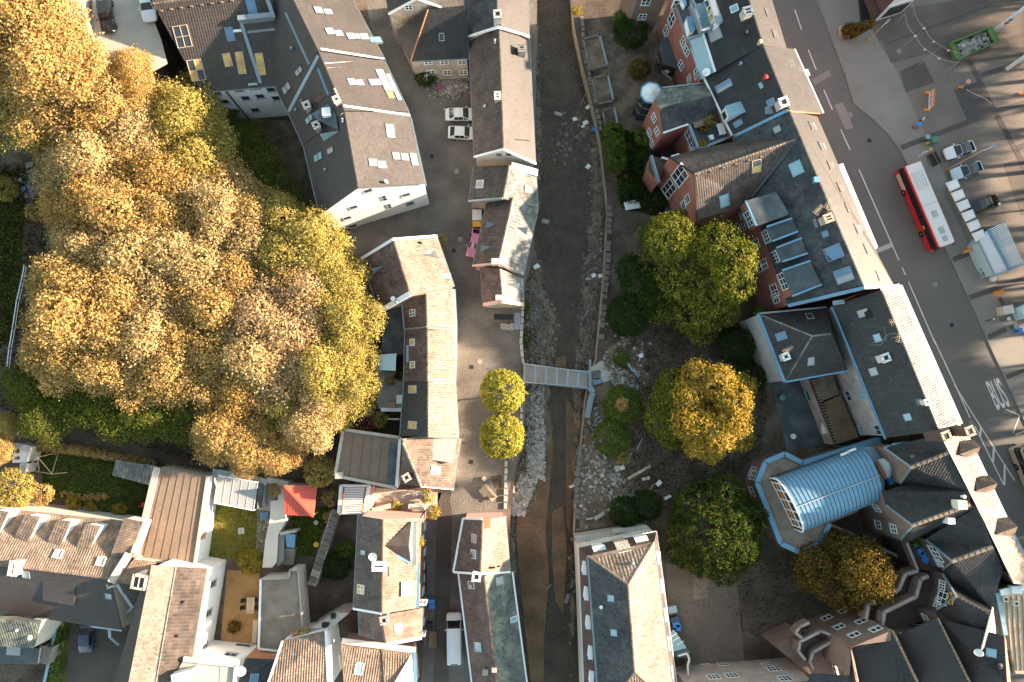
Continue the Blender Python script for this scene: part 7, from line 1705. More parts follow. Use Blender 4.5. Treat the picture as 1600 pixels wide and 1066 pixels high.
bush('big round yellow-green bush at the far left', (20, 764), 2.7, 2.4, 'leaf_lime', 8000); bush('smaller tan bush beside the big round yellow-green bush', (66, 772), 1.3, 1.2, 'leaf_gold'); bush('yellow bush by the clay roofs', (115, 786), .8, .7, 'leaf_yellow'); bush('small round yellow shrub in a dark bed', (142, 792), .6, .5, 'leaf_yellow'); bush('yellow-leaved shrub on the lawn edge next to the garage', (186, 797), .8, .9, 'leaf_yellow')
bush('bright yellow bush at the foot of the carport lawn', (391, 878), 1.55, 1.3, 'leaf_yellow', 3500); bush('yellow-green small tree above the red pavilion', (500, 736), 2.0, 3.4, 'leaf_lime', 4000); bush('gold shrub at the lawn edge near the pergola', (516, 778), 1.0, 1.0, 'leaf_gold'); bush('small gold shrub lower on the pavilion lawn', (515, 808), .7, .6, 'leaf_gold')
bush('orange climber on the wall beside the red pavilion', (430, 766), .7, 2.4, 'leaf_gold', 900); bush('pale dry grass plume above the brown-tiled roof', (474, 998), 1.4, 4.6, 'leaf_pink', 2200); bush('dark fern-like shrubs in the shaded garden', (527, 885), 1.8, .8, 'leaf_dark'); bush('green shrub deeper in the shaded garden', (540, 860), 1.2, .7, 'leaf_green')
bush('red-leaved small tree beside the flat felt roof', (560, 662), 1.9, 3.4, 'leaf_red', 4200); bush('yellow-green bush beside the timber deck', (592, 655), 1.0, 3.2, 'leaf_lime'); bush('yellow bush at the yard wall by the parked black car', (148, 65), 1.3, 1.0, 'leaf_lime'); bush('shrubs along the yard wall near the black car', (142, 40), .9, .8, 'leaf_gold')
bush('flowering bush at the corner of the pink gable', (677, 800), .8, 2.5, 'leaf_yellow'); bush('orange flower pots on the dormer house wall', (653, 847), .6, 7.5, 'leaf_yellow', 500); bush('pale green shrub in the pergola yard', (668, 775), .9, 1.0, 'leaf_lime'); bush('shrub beside the pink walled yard', (617, 792), .7, .8, 'leaf_lime')
bush('green weeds along the wall below the last river house', (819, 480), .7, -1.2, 'leaf_green', 900); bush('green weeds on the bank wall by the pink gable', (821, 530), .8, -1.2, 'leaf_green', 900)
bush('planting on the brick flats balcony with blue pots', (1437, 842), .9, 7.2, 'leaf_green'); bush('small tree at the foot of the stone house by the rubble yard', (665, 118), 1.5, 1.2, 'leaf_dark', 2200); bush('yellowing shrub at the lane corner of the curved row', (690, 378), .9, .8, 'leaf_lime', 800)
bush('green hanging shrubs in the left lawn shade', (10, 295), 1.6, 1., 'leaf_lime'); bush('brown shrub in the light strip of the left lawn', (55, 330), 1.2, 1., 'leaf_gold'); bush('plants in the terrace corner of the brown courtyard', (365, 980), .7, .5, 'leaf_russet')
def hedge(label, pts, w, hgt, m, n):
    ps = [P(p) for p in pts]; b = ps[0]; L = []
    for a, c in zip(ps, ps[1:]):
        k = max(2, int((c-a).length/.8))
        for i in range(k):
            q = a.lerp(c, (i+.5)/k)-b; L.append((q.x, q.y, hgt*.5, w*.75, w*.75, hgt*.55))
    return local_tree('hedge', label, 'hedge', b, L, m, n, .5, .06, leaf=.2, seed=int(pts[0][0]), sig=.1, per=8, inner=.05, low=-.2)
hedge('clipped hedge behind the swing frame at the top of the left lawn', [(62, 697), (100, 700), (136, 704)], .75, 1.6, 'leaf_gold', 3500)
hedge('clipped hedge running to the corrugated shed', [(140, 705), (190, 714), (246, 726)], .7, 1.6, 'leaf_gold', 3500)
hedge('low hedge above the flat brown garage', [(262, 730), (300, 735), (328, 742)], .6, 1.8, 'leaf_gold', 2200)
hedge('curving garden bed edge on the left lawn', [(95, 770), (130, 778), (170, 775)], .5, .5, 'leaf_gold', 1500)
hedge('long green hedge beside the driveway in the bottom left corner', [(105, 955), (95, 1000), (85, 1080)], 1.1, 1.4, 'leaf_green', 6000)
# toppled golden conifer in its concrete pot
t = thing('conifer', 'golden conifer leaning out of a square planter by the street', 'conifer', P(a4(485, 200)))
v0 = P(a4(500, 195), .8); v1 = P(a4(640, 150), 3.6); L = []
for i in range(6):
    c = v0.lerp(v1, i/5)-t.location; L.append((c.x, c.y, c.z, 1.0-.12*i, 1.0-.12*i, .9))
me = crown_mesh('crown', L, 3800, .2, 3, sig=.12, per=8, inner=.05); o = crown_obj(me, 'leaf_yellow', t); o.matrix_parent_inverse = Matrix.Identity(4); o.material_slots[0].material = G('leaf_russet')
MB().tube([P(a4(485, 200), .3), v0, v1], [.1, .08, .03], 6).obj('trunk', 'bark', t)
mb = MB(); M = T(*P(a4(480, 195), .3)) @ Matrix.Rotation(.1, 4, 'Z')
for x, y, a, b in ((.75, 0, .15, 1.5), (-.75, 0, .15, 1.5), (0, .68, 1.35, .15), (0, -.68, 1.35, .15)): mb.box(M @ T(x, y, 0), a, b, .7)
mb.obj('planter', 'concrete_light', t); MB().box(M @ T(0, 0, .1), 1.35, 1.2, .3).obj('planter_soil', 'soil', t)
# rough grass on the lawns
def grass(name, pts, n, m, h=.14):
    ps = [P(p) for p in pts]; x0 = min(p.x for p in ps); x1 = max(p.x for p in ps); y0 = min(p.y for p in ps); y1 = max(p.y for p in ps)
    X = RNG.uniform(x0, x1, n*3); Y = RNG.uniform(y0, y1, n*3); ins = np.zeros(len(X), bool)
    for i in range(len(ps)):
        a, b = ps[i], ps[(i+1) % len(ps)]; c = ((a.y > Y) != (b.y > Y)) & (X < (b.x-a.x)*(Y-a.y)/((b.y-a.y) if abs(b.y-a.y) > 1e-9 else 1e-9)+a.x); ins ^= c
    X = X[ins][:n]; Y = Y[ins][:n]; n = len(X); A = RNG.uniform(0, 6.28, n); s = RNG.uniform(.06, .16, n); H = RNG.uniform(.5, 1.4, n)*h
    dx = np.cos(A)*s; dy = np.sin(A)*s; lx = RNG.normal(0, .06, n); ly = RNG.normal(0, .06, n)
    V = np.stack([np.stack([X-dx, Y-dy, np.zeros(n)], 1), np.stack([X+dx, Y+dy, np.zeros(n)], 1), np.stack([X+lx, Y+ly, H], 1)], 1).reshape(-1, 3)
    me = fast_mesh(name, V, np.arange(3*n).reshape(-1, 3), np.clip(RNG.normal(.5, .25, n), 0, 1)); me.materials.append(G(m)); o = put(bpy.data.objects.new(name, me)); o['kind'] = 'stuff'
grass('grass', [(58, 700), (245, 735), (228, 822), (70, 772)], 9000, 'leaf_green'); grass('grass', [(330, 786), (425, 800), (408, 880), (328, 868)], 6000, 'leaf_lime', .1); grass('grass', [(458, 800), (518, 790), (490, 868), (455, 870)], 4000, 'leaf_green'); grass('grass', [(-40, 230), (45, 220), (28, 520), (-40, 580)], 12000, 'leaf_dark')
grass('undergrowth', [(0, 60), (200, 100), (480, 330), (590, 480), (560, 660), (300, 720), (0, 640)], 26000, 'leaf_russet', .5); grass('undergrowth', [(955, 200), (1020, 215), (1055, 300), (1030, 340), (970, 325)], 7000, 'leaf_dark', .25)
grass('undergrowth', [(950, 460), (1010, 480), (1110, 470), (1200, 560), (1195, 700), (1150, 740), (1040, 800), (960, 820), (985, 700)], 9000, 'leaf_russet', .3); grass('undergrowth', [(1160, 860), (1250, 870), (1340, 950), (1230, 1010), (1150, 960)], 900, 'leaf_russet', .25)

# ================================================================== VEHICLES
defm('car_white', (.74, .75, .75), rough=.25, var=.03, spec=.6, coat=.5); defm('car_pale', (.52, .60, .66), rough=.25, var=.03, spec=.6, coat=.5); defm('car_black', (.015, .015, .017), rough=.2, var=.1, spec=.6, coat=.5)
defm('car_blue', (.03, .045, .08), rough=.25, var=.1, spec=.6, coat=.5); defm('car_pink', (.56, .20, .36), rough=.3, var=.05, spec=.6, coat=.4); defm('car_glass', (.012, .014, .016), rough=.06, var=.1, spec=.9); defm('tyre', (.02, .02, .02), rough=.9); defm('lamp_clear', (.6, .62, .62), rough=.15, var=.05); defm('lamp_red', (.35, .02, .02), rough=.2, var=.05)
defm('bus_red', (.62, .02, .03), rough=.3, var=.05, spec=.6, coat=.4); defm('bus_white', (.66, .64, .61), rough=.45, var=.06); defm('bus_cream', (.62, .52, .38), rough=.4, var=.05); defm('yellow', (.62, .36, .03), rough=.4, var=.08)
I4 = Matrix.Identity(4)
def wheels(t, L, W, r, xs, off=.02):
    for x in xs:
        for s in (-1, 1):
            M = T(x, s*(W/2-.1+off), r) @ Matrix.Rotation(math.pi/2, 4, 'X')
            o = MB().lathe(M, [(r*.6, -.11), (r*.95, -.11), (r, -.07), (r, .07), (r*.95, .11), (r*.6, .11)], 14).obj('wheel', 'tyre', t)
            MB().lathe(M, [(.03, -.115), (r*.62, -.105), (r*.62, .105), (.03, .115)], 10).obj('rim', 'steel', o)
def car(name, label, cat, m, L=4.3, W=1.76, H=1.46, kind='hatch', roof=None, group=None):
    t = thing(name, label, cat, (0, 0, 0), group)
    w = W/2
    if kind == 'van': st = [(.5, .35, .62, .66, .80, .9), (.47, .28, .8, .86, .95, .9), (.36, .25, .98, 1.06, 1, .9), (.235, .25, 1.1, H, 1, .84), (0, .25, 1.1, H+.03, 1, .86), (-.47, .25, 1.1, H, 1, .86), (-.5, .3, 1.0, H-.1, .97, .82)]
    else:
        st = [(.5, .38, .55, .60, .72, .85), (.465, .25, .66, .72, .90, .9), (.38, .22, .76, .84, .98, .9), (.215, .22, .90, .98, 1, .88), (.045, .22, .94, H-.03, 1, .74), (-.10, .22, .95, H, 1, .75)]
        st += [(-.27, .22, .95, H-.05, 1, .74), (-.435, .22, .93, 1.02, .98, .82), (-.49, .3, .8, .92, .92, .84), (-.5, .4, .7, .75, .86, .84)] if kind == 'hatch' else [(-.22, .22, .95, H-.06, 1, .74), (-.37, .22, .93, 1.02, 1, .84), (-.48, .28, .85, .96, .93, .86), (-.5, .4, .7, .75, .86, .84)]
    rings = []
    for (x, zb, zm, zt, k, rk) in st:
        X = x*L; a = w*k; r = w*rk*min(k+.04, 1)
        rings.append([Vector((X, y, z)) for y, z in ((-a*.9, zb), (-a, (zb+zm)/2), (-a*.97, zm), (-r, zt-.02), (-r*.6, zt+.015), (0, zt+.025), (r*.6, zt+.015), (r, zt-.02), (a*.97, zm), (a, (zb+zm)/2), (a*.9, zb))])
    mb = MB(); n = 11; mb.v = [tuple(p) for rg in rings for p in rg]
    for i in range(len(rings)-1):
        for j in range(n-1): mb.f.append((i*n+j, (i+1)*n+j, (i+1)*n+j+1, i*n+j+1))
    mb.f += [tuple(range(n)), tuple(reversed([(len(rings)-1)*n+j for j in range(n)]))]
    mb.obj('body', m, t, smooth=False)
    def panel(name, i, ja, jb, i2=None, s=.07, mt='car_glass', lift=.02):
        i2 = i+1 if i2 is None else i2
        mb = MB(); A_ = rings[i][ja:jb+1]; B_ = rings[i2][ja:jb+1]; c = (A_[0]+A_[-1]+B_[0]+B_[-1])/4; k = len(A_)
        nrm = newell([A_[0], A_[-1], B_[-1], B_[0]])
        if nrm.dot(c-Vector((c.x*.6, 0, .6))) < 0: nrm = -nrm
        mb.add([c+(v-c)*(1-s)+nrm*lift for v in A_+B_], [(j, j+1, k+j+1, k+j) for j in range(k-1)]); return mb.obj(name, mt, t)
    if kind == 'van':
        panel('windscreen', 2, 3, 7); panel('side_window', 2, 2, 3, 3); panel('side_window', 2, 7, 8, 3); panel('rear_window', 5, 3, 7, s=.3)
        MB().box(T(0, 0, H+.06), .5, .35, .04).obj('roof_vent', 'car_white', t)
        for s in (-1, 1): MB().bar((-L*.44, s*w*.7, H+.05), (L*.1, s*w*.7, H+.06), .05, .04).obj('roof_rail', 'bus_white', t)
    else:
        panel('windscreen', 3, 3, 7); k = 6; panel('rear_window', 6, 3, 7)
        for ja, jb in ((2, 3), (7, 8)):
            panel('side_window', 4, ja, jb, 5); panel('side_window', 5, ja, jb, 6); panel('side_window', 3, ja, jb, 4, s=.25)
        if roof:
            for i in (4, 5): panel('glass_roof', i, 3, 7, s=.03, lift=.012)
    wheels(t, L, W, .31 if kind != 'van' else .35, (L*.31, -L*.30))
    for s in (-1, 1):
        MB().box(T(L*.475, s*w*.68, .62) @ Matrix.Rotation(s*-.35, 4, 'Z'), .16, .34, .13).obj('headlight', 'lamp_clear', t); MB().box(T(-L*.485, s*w*.72, .78), .1, .26, .18).obj('taillight', 'lamp_red', t)
        MB().box(T(L*.16, s*(w+.10), .98), .14, .2, .12).obj('mirror', m, t)
    return t
def place(t, p, q, z=.6, zc=.0):
    """put a vehicle with its middle at p, nose pointing to q (pixels)"""
    a, b = P(p, z), P(q, z); t.location = (a.x, a.y, zc); t.rotation_euler.z = math.atan2(b.y-a.y, b.x-a.x); return t
place(car('parked_car', 'upper of two white cars parked nose-in under the riverside eaves', 'car', 'car_white', kind='sedan', L=4.5), a2(1268, 708), a2(1368, 706))
place(car('parked_car', 'lower of two white cars parked nose-in under the riverside eaves', 'car', 'car_white', L=4.1), a2(1278, 822), a2(1378, 826))
place(car('delivery_van', 'long white van parked in the shaded lane beside the mossy riverside roof', 'van', 'car_white', L=6.0, W=2.0, H=2.2, kind='van'), d2(1222, 795), d2(1219, 600), 1.2)
place(car('parked_car', 'pink car parked tight under the eaves of the dormered riverside house', 'car', 'car_pink', L=4.0), (742.5, 380), (736, 404))
place(car('parked_car', 'white car with a black glass roof above the long-armed lamp on the square', 'car', 'car_white', roof=True, L=4.3), f8(620, 785), f8(470, 830))
place(car('parked_car', 'pale blue-white car with a black roof, between lamp post and white shelter roofs', 'car', 'car_pale', roof=True, L=4.4), f8(690, 985), f8(540, 1030))
place(car('parked_car', 'black car half under the row of white shelter roofs', 'car', 'car_black', L=4.4, roof=True), g1(640, 350), g1(760, 310))
place(car('parked_car', 'black estate car in the sunny yard at the top left', 'car', 'car_black', L=4.7, kind='hatch'), a1(655, 90), a1(672, 200), 11.6, 11.02)
place(car('parked_car', 'white car beside the dark tiled house at the top left', 'car', 'car_white', L=4.3), a1(912, 30), a1(925, 130), 11.6, 11.02)
place(car('parked_car', 'dark blue car in the shaded driveway at the bottom left', 'car', 'car_blue', L=4.2), f3(868, 590), f3(870, 480))
# little three-wheeled load carrier
t = thing('mini_truck', 'tiny orange truck with a white box, parked by the riverside houses', 'truck', (0, 0, 0))
MB().box(T(0, 0, .55), 2.6, 1.25, .35, taper=.96).obj('body', 'orange', t); MB().box(T(.75, 0, 1.05), .9, 1.2, .8, taper=.86).obj('cab', 'yellow', t); MB().box(T(-.45, 0, 1.15), 1.5, 1.3, .95, taper=.97).obj('box', 'bus_white', t); MB().box(T(1.16, 0, 1.15) @ Matrix.Rotation(-.2, 4, 'Y'), .05, .95, .5).obj('windscreen', 'car_glass', t); wheels(t, 2.6, 1.25, .24, (.9, -.85))
for s in (-1, 1): MB().box(T(1.3, s*.42, .6), .06, .2, .16).obj('headlight', 'lamp_clear', t)
place(t, g6(93, 382), g6(93, 470))
# city bus
def bus(label, m_low, m_roof, L=11.9, W=2.5, H=2.95, stripe=True):
    t = thing('city_bus', label, 'bus', (0, 0, 0)); w = W/2
    def shell(z0, z1, k0, k1, nm, m, x0=-.5, x1=.5, e=.0):
        mb = MB(); pts = []
        for z, k in ((z0, k0), (z1, k1)):
            for x, y in ((x0*L, -w*k), (x1*L-.25, -w*k), (x1*L, -w*k*.8), (x1*L, w*k*.8), (x1*L-.25, w*k), (x0*L, w*k)): pts.append(Vector((x, y, z)))
        mb.add(pts, [tuple(range(5, -1, -1)), tuple(range(6, 12))]+[(i, (i+1) % 6, 6+(i+1) % 6, 6+i) for i in range(6)]); return mb.obj(nm, m, t)
    shell(.3, 1.25, 1, 1, 'lower_body', m_low); shell(1.25, 2.5, .995, .97, 'window_band', 'car_glass'); shell(2.5, H-.12, .985, .965, 'roof_edge', m_low); shell(H-.12, H, .91, .85, 'roof', m_roof, -.495, .495)
    if stripe:
        for s in (-1, 1): MB().box(T(-L*.36, s*(w+.004), .8), L*.2, .02, .85).obj('side_panel', 'bus_cream', t)
        MB().box(T(-L*.5-.01, 0, 1.6), .03, W*.86, 1.2).obj('rear_window', 'car_glass', t)
    for s in (-1, 1):
        for i in range(6): MB().box(T(-L*.40+i*L*.16, s*(w*.985), 1.85), .08, .03, 1.25).obj('window_pillar', 'black', t)
    for x, ln, ww in ((.12, .9, .7), (-.03, .0, .0), (.32, .9, .7), (.42, .7, .6)):
        if ln: MB().box(T(x*L, 0, H+.04), ln, ww, .1).obj('roof_hatch', 'grey_paint', t)
    o = MB().box(T(-.3*L, 0, H+.06), 2.6, 1.5, .14).obj('air_conditioner', m_roof, t)
    for i in range(4): MB().box(T(-.3*L, -.55+i*.36, H+.14), 2.3, .08, .04).obj('grille', 'grey_paint', o)
    MB().box(T(0, 0, H+.01), .05, W*.86, .04).obj('roof_joint', 'grey_paint', t); MB().box(T(.22*L, -w*.99-.01, 1.55), .5, .03, .4).obj('side_display', 'yellow', t)
    MB().box(T(L*.5+.005, 0, 1.8), .02, W*.75, 1.1).obj('windscreen', 'car_glass', t)
    for s in (-1, 1): MB().box(T(L*.5, s*w*.7, .75), .05, .4, .22).obj('headlight', 'lamp_clear', t); MB().box(T(L*.5+.1, s*(w+.12), 2.1), .15, .2, .4).obj('mirror', 'black', t); MB().box(T(-L*.5, s*w*.8, .9), .04, .2, .4).obj('taillight', 'lamp_red', t)
    wheels(t, L, W, .48, (L*.28, -L*.24), .03); return t
place(bus('red and white city bus standing at the kerb beside the shelter roofs', 'bus_red', 'bus_white'), (1453.5, 319), (1481, 384), 2.9)
t = bus('cream city bus cut off by the right edge beside the hatched road marking', 'bus_cream', 'car_glass', stripe=False); place(t, (1635, 765), (1605, 692), 2.6)

# ================================================================== STREET THINGS
def T3(p, z=0): return T(*P(p, z))
# footbridge
t = thing('footbridge', 'grey plank footbridge with tubular railings over the river', 'bridge', P(c3(270, 225), .4))
A, B, C_, D = [P(c3(*p), .45) for p in ((70, 155), (472, 208), (462, 297), (72, 268))]
MB().bar((A+D)/2-Vector((0, 0, .35)), (B+C_)/2-Vector((0, 0, .35)), 2.4, .3).obj('girder', 'steel', t)
n = 30
for i in range(n):
    u = (i+.5)/n; bow = math.sin(math.pi*u)*.25; a = A.lerp(B, u)+Vector((0, 0, bow)); b = D.lerp(C_, u)+Vector((0, 0, bow)); MB().bar(a, b, (B-A).length/n-.04, .07).obj('plank', 'wood_grey' if i % 5 else 'steel', t)
for a, b in ((A, B), (D, C_)):
    pts = [a.lerp(b, i/8)+Vector((0, 0, math.sin(math.pi*i/8)*.25)) for i in range(9)]
    for zz in (.55, 1.05): MB().tube([p+Vector((0, 0, zz)) for p in pts], .04, 6).obj('handrail', 'steel', t)
    for p in pts: MB().tube([p, p+Vector((0, 0, 1.08))], .035, 5).obj('post', 'steel', t)
o = flat('bridge_landing', [P(c3(*p), .05) for p in ((470, 190), (548, 132), (625, 238), (590, 260), (500, 285), (468, 290))], 'concrete_light')
t = thing('flood_wall', 'grey metal-capped wall running down from the footbridge landing', 'wall', P(c3(480, 400)))
ps = [P(c3(*p), .7) for p in ((478, 292), (500, 330), (490, 350), (462, 485))]
for a, b in zip(ps, ps[1:]): MB().bar(a, b, .75, .12).obj('capping', 'zinc', t); MB().bar(a-Vector((0, 0, .4)), b-Vector((0, 0, .4)), .5, .8).obj('wall', 'concrete', t)
ps = [P(c3(*p), .9) for p in ((480, 125), (484, 190), (480, 290))]
for a, b in zip(ps, ps[1:]): MB().bar(a, b, .25, .1).obj('rail', 'zinc', t)
# bench
def bench(label, p, q, w=1.0, L=2.0, m='wood_grey'):
    t = thing('park_bench', label, 'bench', (0, 0, 0))
    for i in range(6): MB().box(T(0, -.32+i*.13, .45), L, .09, .05).obj('seat_slat', m, t)
    for i in range(3): MB().box(T(0, .47+i*.05, .6+i*.13), L, .05, .1).obj('back_slat', m, t)
    for s in (-1, 1): MB().box(T(s*L*.38, .05, .22), .08, .7, .44).obj('leg', 'black', t)
    return place(t, p, q, .4)
bench('slatted bench facing the river near the lower ball tree', g7(1275, 148), g7(1325, 205), L=2.3, m='wood_pale'); bench('brown bench against the lane wall below the link house', d2(1085, 800), d2(1085, 860), m='wood')
bench('dark double bench between the green cabinet and the parked white car', f8(360, 875), f8(390, 935), m='timber_dark', L=1.8)
def cylinder_thing(name, label, cat, p, r, h, m, z=0., lid=None, group=None, parts='body'):
    c = P(p, z); t = thing(name, label, cat, c, group); MB().lathe(T(*c), [(r*.86, 0), (r, h*.9), (r*1.03, h)], 14).obj(parts, m, t)
    if lid: MB().lathe(T(*c), [(r*1.06, h), (r*1.06, h+.06), (r*.6, h+.14), (.03, h+.15)], 14).obj('lid', lid, t)
    return t
def bin_(label, p, m='blue_plastic', q=None, z=0., sx=.75, sy=.62):
    c = P(p, z); t = thing('wheelie_bin', label, 'bin', c); M = T(*c) @ Matrix.Rotation(.3*hash(label[:5]) % 3 if q is None else q, 4, 'Z')
    MB().box(M @ T(0, 0, .5), sx, sy, .95).obj('body', m, t); MB().box(M @ T(.03, 0, 1.02), sx+.08, sy+.06, .1, taper=.9).obj('lid', m, t); MB().tube([M @ Vector((-sx/2-.05, -sy*.4, .95)), M @ Vector((-sx/2-.05, sy*.4, .95))], .03, 5).obj('handle', 'black', t)
    for s in (-1, 1): MB().lathe(M @ T(-sx*.4, s*sy*.45, .12) @ Matrix.Rotation(math.pi/2, 4, 'X'), [(.12, -.03), (.12, .03)], 10).obj('wheel', 'tyre', t)
    return t
bin_('upper of two bright blue bins against the pink lane house wall', (675, 938), q=0.); bin_('dark bin below the bright blue bins in the lane', (672, 975), 'black', q=0.); bin_('lower of two bright blue bins against the pink lane house wall', (675.5, 944.5), q=.1)
bin_('bright blue bin beside the glazed lean-to', d3(1000, 700), q=.2, sx=.9); bin_('bright blue bin standing across the lean-to corner', d3(1015, 720), q=1.5); bin_('grey bin above the blue bins by the mansard house', d3(978, 607), 'zinc_teal', q=.2, sx=1.1, sy=.9); bin_('dark blue bin under the eaves of the mansard house', d3(992, 668), 'car_blue', q=.3, sx=1.1)
cylinder_thing('barrel', 'teal round barrel beside the blue barrel at the street edge', 'barrel', g3(725, 845), .38, .9, 'green_plastic', lid='zinc_teal'); cylinder_thing('barrel', 'blue round barrel at the street edge, right of the teal one', 'barrel', g3(805, 920), .36, .9, 'blue_plastic', lid='blue_plastic')
cylinder_thing('barrel', 'blue barrel washed up on the river gravel', 'barrel', a3(505, 805), .32, .5, 'blue_plastic', z=-2.0)
cylinder_thing('planter', 'round white planter near the bench and the bank wall', 'planter', g7(1243, 37), .3, .4, 'concrete_light'); cylinder_thing('fire_bowl', 'round pale garden lamp base on the pavilion lawn', 'bowl', f4(1242, 615), .3, .35, 'concrete_light'); cylinder_thing('flower_pot', 'yellow flower pot on the pavilion lawn', 'pot', f4(1245, 832), .35, .4, 'yellow')
for x, y, l in ((545, 515, 'upper'), (578, 555, 'middle'), (595, 600, 'lower')): cylinder_thing('flower_pot', l+' of the three bright blue pots on the brick flats terrace', 'pot', e7(x, y), .42, .5, 'blue_plastic', z=6.6, group='blue pots on the terrace')
cylinder_thing('flower_pot', 'light green pot beside the blue pots on the brick flats terrace', 'pot', e7(500, 448), .3, .5, 'green_plastic', z=6.6); cylinder_thing('garden_table', 'round green table in the green courtyard', 'table', c4(78, 362), .4, .7, 'green_plastic'); cylinder_thing('flower_pot', 'white round pot low in the green courtyard', 'pot', c4(150, 600), .35, .4, 'debris_white')
def table(label, p, sx, sy, ang, m='wood_pale', z=0., name='garden_table', h=.74):
    c = P(p, z); t = thing(name, label, 'table', c); M = T(*c) @ Matrix.Rotation(ang, 4, 'Z')
    k = max(2, int(sx/.25))
    for i in range(k): MB().box(M @ T(-sx/2+sx*(i+.5)/k, 0, h), sx/k-.015, sy, .05).obj('board', m, t)
    for x in (-1, 1):
        for y in (-1, 1): MB().box(M @ T(x*sx*.42, y*sy*.42, h/2), .07, .07, h-.04).obj('leg', m, t)
    return t
def chair(label, p, ang, m='wood', z=0., group=None):
    c = P(p, z); t = thing('garden_chair', label, 'chair', c, group); M = T(*c) @ Matrix.Rotation(ang, 4, 'Z')
    MB().box(M @ T(0, 0, .45), .5, .5, .06).obj('seat', m, t); MB().box(M @ T(-.25, 0, .7), .06, .5, .5).obj('backrest', m, t)
    for x in (-1, 1):
        for y in (-1, 1): MB().box(M @ T(x*.2, y*.2, .22), .05, .05, .43).obj('leg', m, t)
    return t
table('wooden table in the middle of the brown terrace', f5(893, 402), 1.0, 2.0, -.03, 'wood_pale'); table('long timber bench table at the lower wall of the brown terrace', f5(925, 625), .6, 2.8, -.05, 'wood_pale', h=.5)
for i, (x, y, w_) in enumerate(((832, 365, 'upper left'), (828, 425, 'lower left'), (940, 360, 'upper right'), (938, 425, 'lower right'))): chair(w_+' dark chair at the wooden table on the brown terrace', f5(x, y), 0 if x < 900 else 3.14, 'timber_dark', group='chairs on the brown terrace')
chair('magenta garden seat on the patio by the clay dormers', f1(985, 845), .5, 'magenta'); chair('bright magenta lounger seat in the shadow of the last clay dormer', f1(1125, 935), .2, 'magenta', z=.0); chair('pinkish seat by the garage wall on the left lawn', f1(1440, 690), 1.2, 'red_plastic')
table('white table on the planted zinc roof terrace', e2(770, 400), .9, 1.5, .25, 'debris_white', z=7.6); table('small white low table on the zinc roof terrace', e2(688, 468), .6, .6, .25, 'debris_white', z=7.6); table('wooden box bed of the zinc roof terrace', e2(585, 360), 1.4, .7, .3, 'wood', z=7.6, name='planter_table')
bush('leafy pots along the back of the zinc roof terrace', e2(690, 300), .8, 8.0, 'leaf_lime', 1200); bush('yellow-green plant at the front of the zinc roof terrace', e2(628, 510), .45, 8.0, 'leaf_yellow', 500); bush('reddish potted plants on the zinc roof terrace', e2(640, 375), .5, 8.0, 'leaf_russet', 500)
table('white air-conditioner table on the timber deck', c2(900, 372), 1.2, 1.1, 0, 'debris_white', z=3.6); table('dark low box table at the foot of the timber deck', c2(840, 408), .9, .7, 0, 'wood', z=3.6); cylinder_thing('flower_pot', 'dark pot with a shrub near the deck canopy', 'pot', c2(878, 228), .3, .5, 'black', z=3.6); bush('potted shrub near the deck canopy', c2(878, 225), .45, 4.3, 'leaf_dark', 400); bush('yellow-green pot plant on the timber deck', c2(828, 262), .4, 4.0, 'leaf_lime', 400)
table('small square white slab table on the carport lawn', f4(498, 697), .8, .8, .1, 'concrete_light', h=.3); table('blue covered sandbox beside the carport lawn', f4(728, 548), 1.1, 1.0, .05, 'glass_blue', h=.4); table('pale bench below the long cream garage wall', f4(95, 860), .7, 1.2, 0, 'debris_white', h=.45)
# octagonal pavilion tower with a pale tent roof
t = thing('garden_turret', 'slim octagonal glazed turret with a pale tented roof beside the mossy wing', 'turret', P(e2(100, 290)))
c = P(e2(200, 82), 6.2); r_ = 1.45
ring = [c+Vector((r_*math.cos(math.pi*k/4+.2), r_*math.sin(math.pi*k/4+.2), 0)) for k in range(8)]
for k in range(8): MB().poly([ring[k], ring[(k+1) % 8], c+Vector((0, 0, .55))]).obj('roof_panel', 'debris_white', t); MB().bar(ring[k], ring[(k+1) % 8], .18, .15).obj('gutter', 'zinc_blue', t)
g_ = Vector((c.x, c.y, 0))
for k in range(8):
    a = g_+(ring[k]-c)*.92; b = g_+(ring[(k+1) % 8]-c)*.92; MB().bar(a, a+Vector((0, 0, 6.1)), .12, .12, up=Vector((1, 0, 0))).obj('post', 'timber_dark', t)
    for zz in (.05, 2., 4.1): MB().poly([a+Vector((0, 0, zz)), b+Vector((0, 0, zz)), b+Vector((0, 0, zz+1.85)), a+Vector((0, 0, zz+1.85))]).obj('pane', 'glass', t)
    for zz in (2., 4., 6.): MB().bar(a+Vector((0, 0, zz)), b+Vector((0, 0, zz)), .1, .12).obj('transom', 'wood_grey', t)
# raised beds on the gravel garden
for lab, pts in (('upper stone-edged raised bed on the river wall', ((440, 238), (540, 215), (588, 400), (480, 428))), ('middle stone-edged raised bed on the river wall', ((495, 480), (590, 460), (625, 620), (525, 640))), ('lower stone-edged raised bed beside the green hedge', ((560, 680), (630, 665), (655, 775), (580, 790)))):
    ps = [P(a3(*p), .6) for p in pts]; t = thing('raised_bed', lab, 'raised bed', P(a3(*pts[0])))
    for i in range(4): a, b = ps[i], ps[(i+1) % 4]; d = (b-a).normalized()*.12; MB().bar(a-d-Vector((0, 0, .3)), b+d-Vector((0, 0, .3)), .28, .6).obj('edge', 'zinc' if i == 1 else 'rock_dark', t)
    MB().prism([v-Vector((0, 0, .2)) for v in ps][::-1] if newell(ps).z < 0 else [v-Vector((0, 0, .2)) for v in ps], 0.).obj('soil', 'dirt_pale', t)
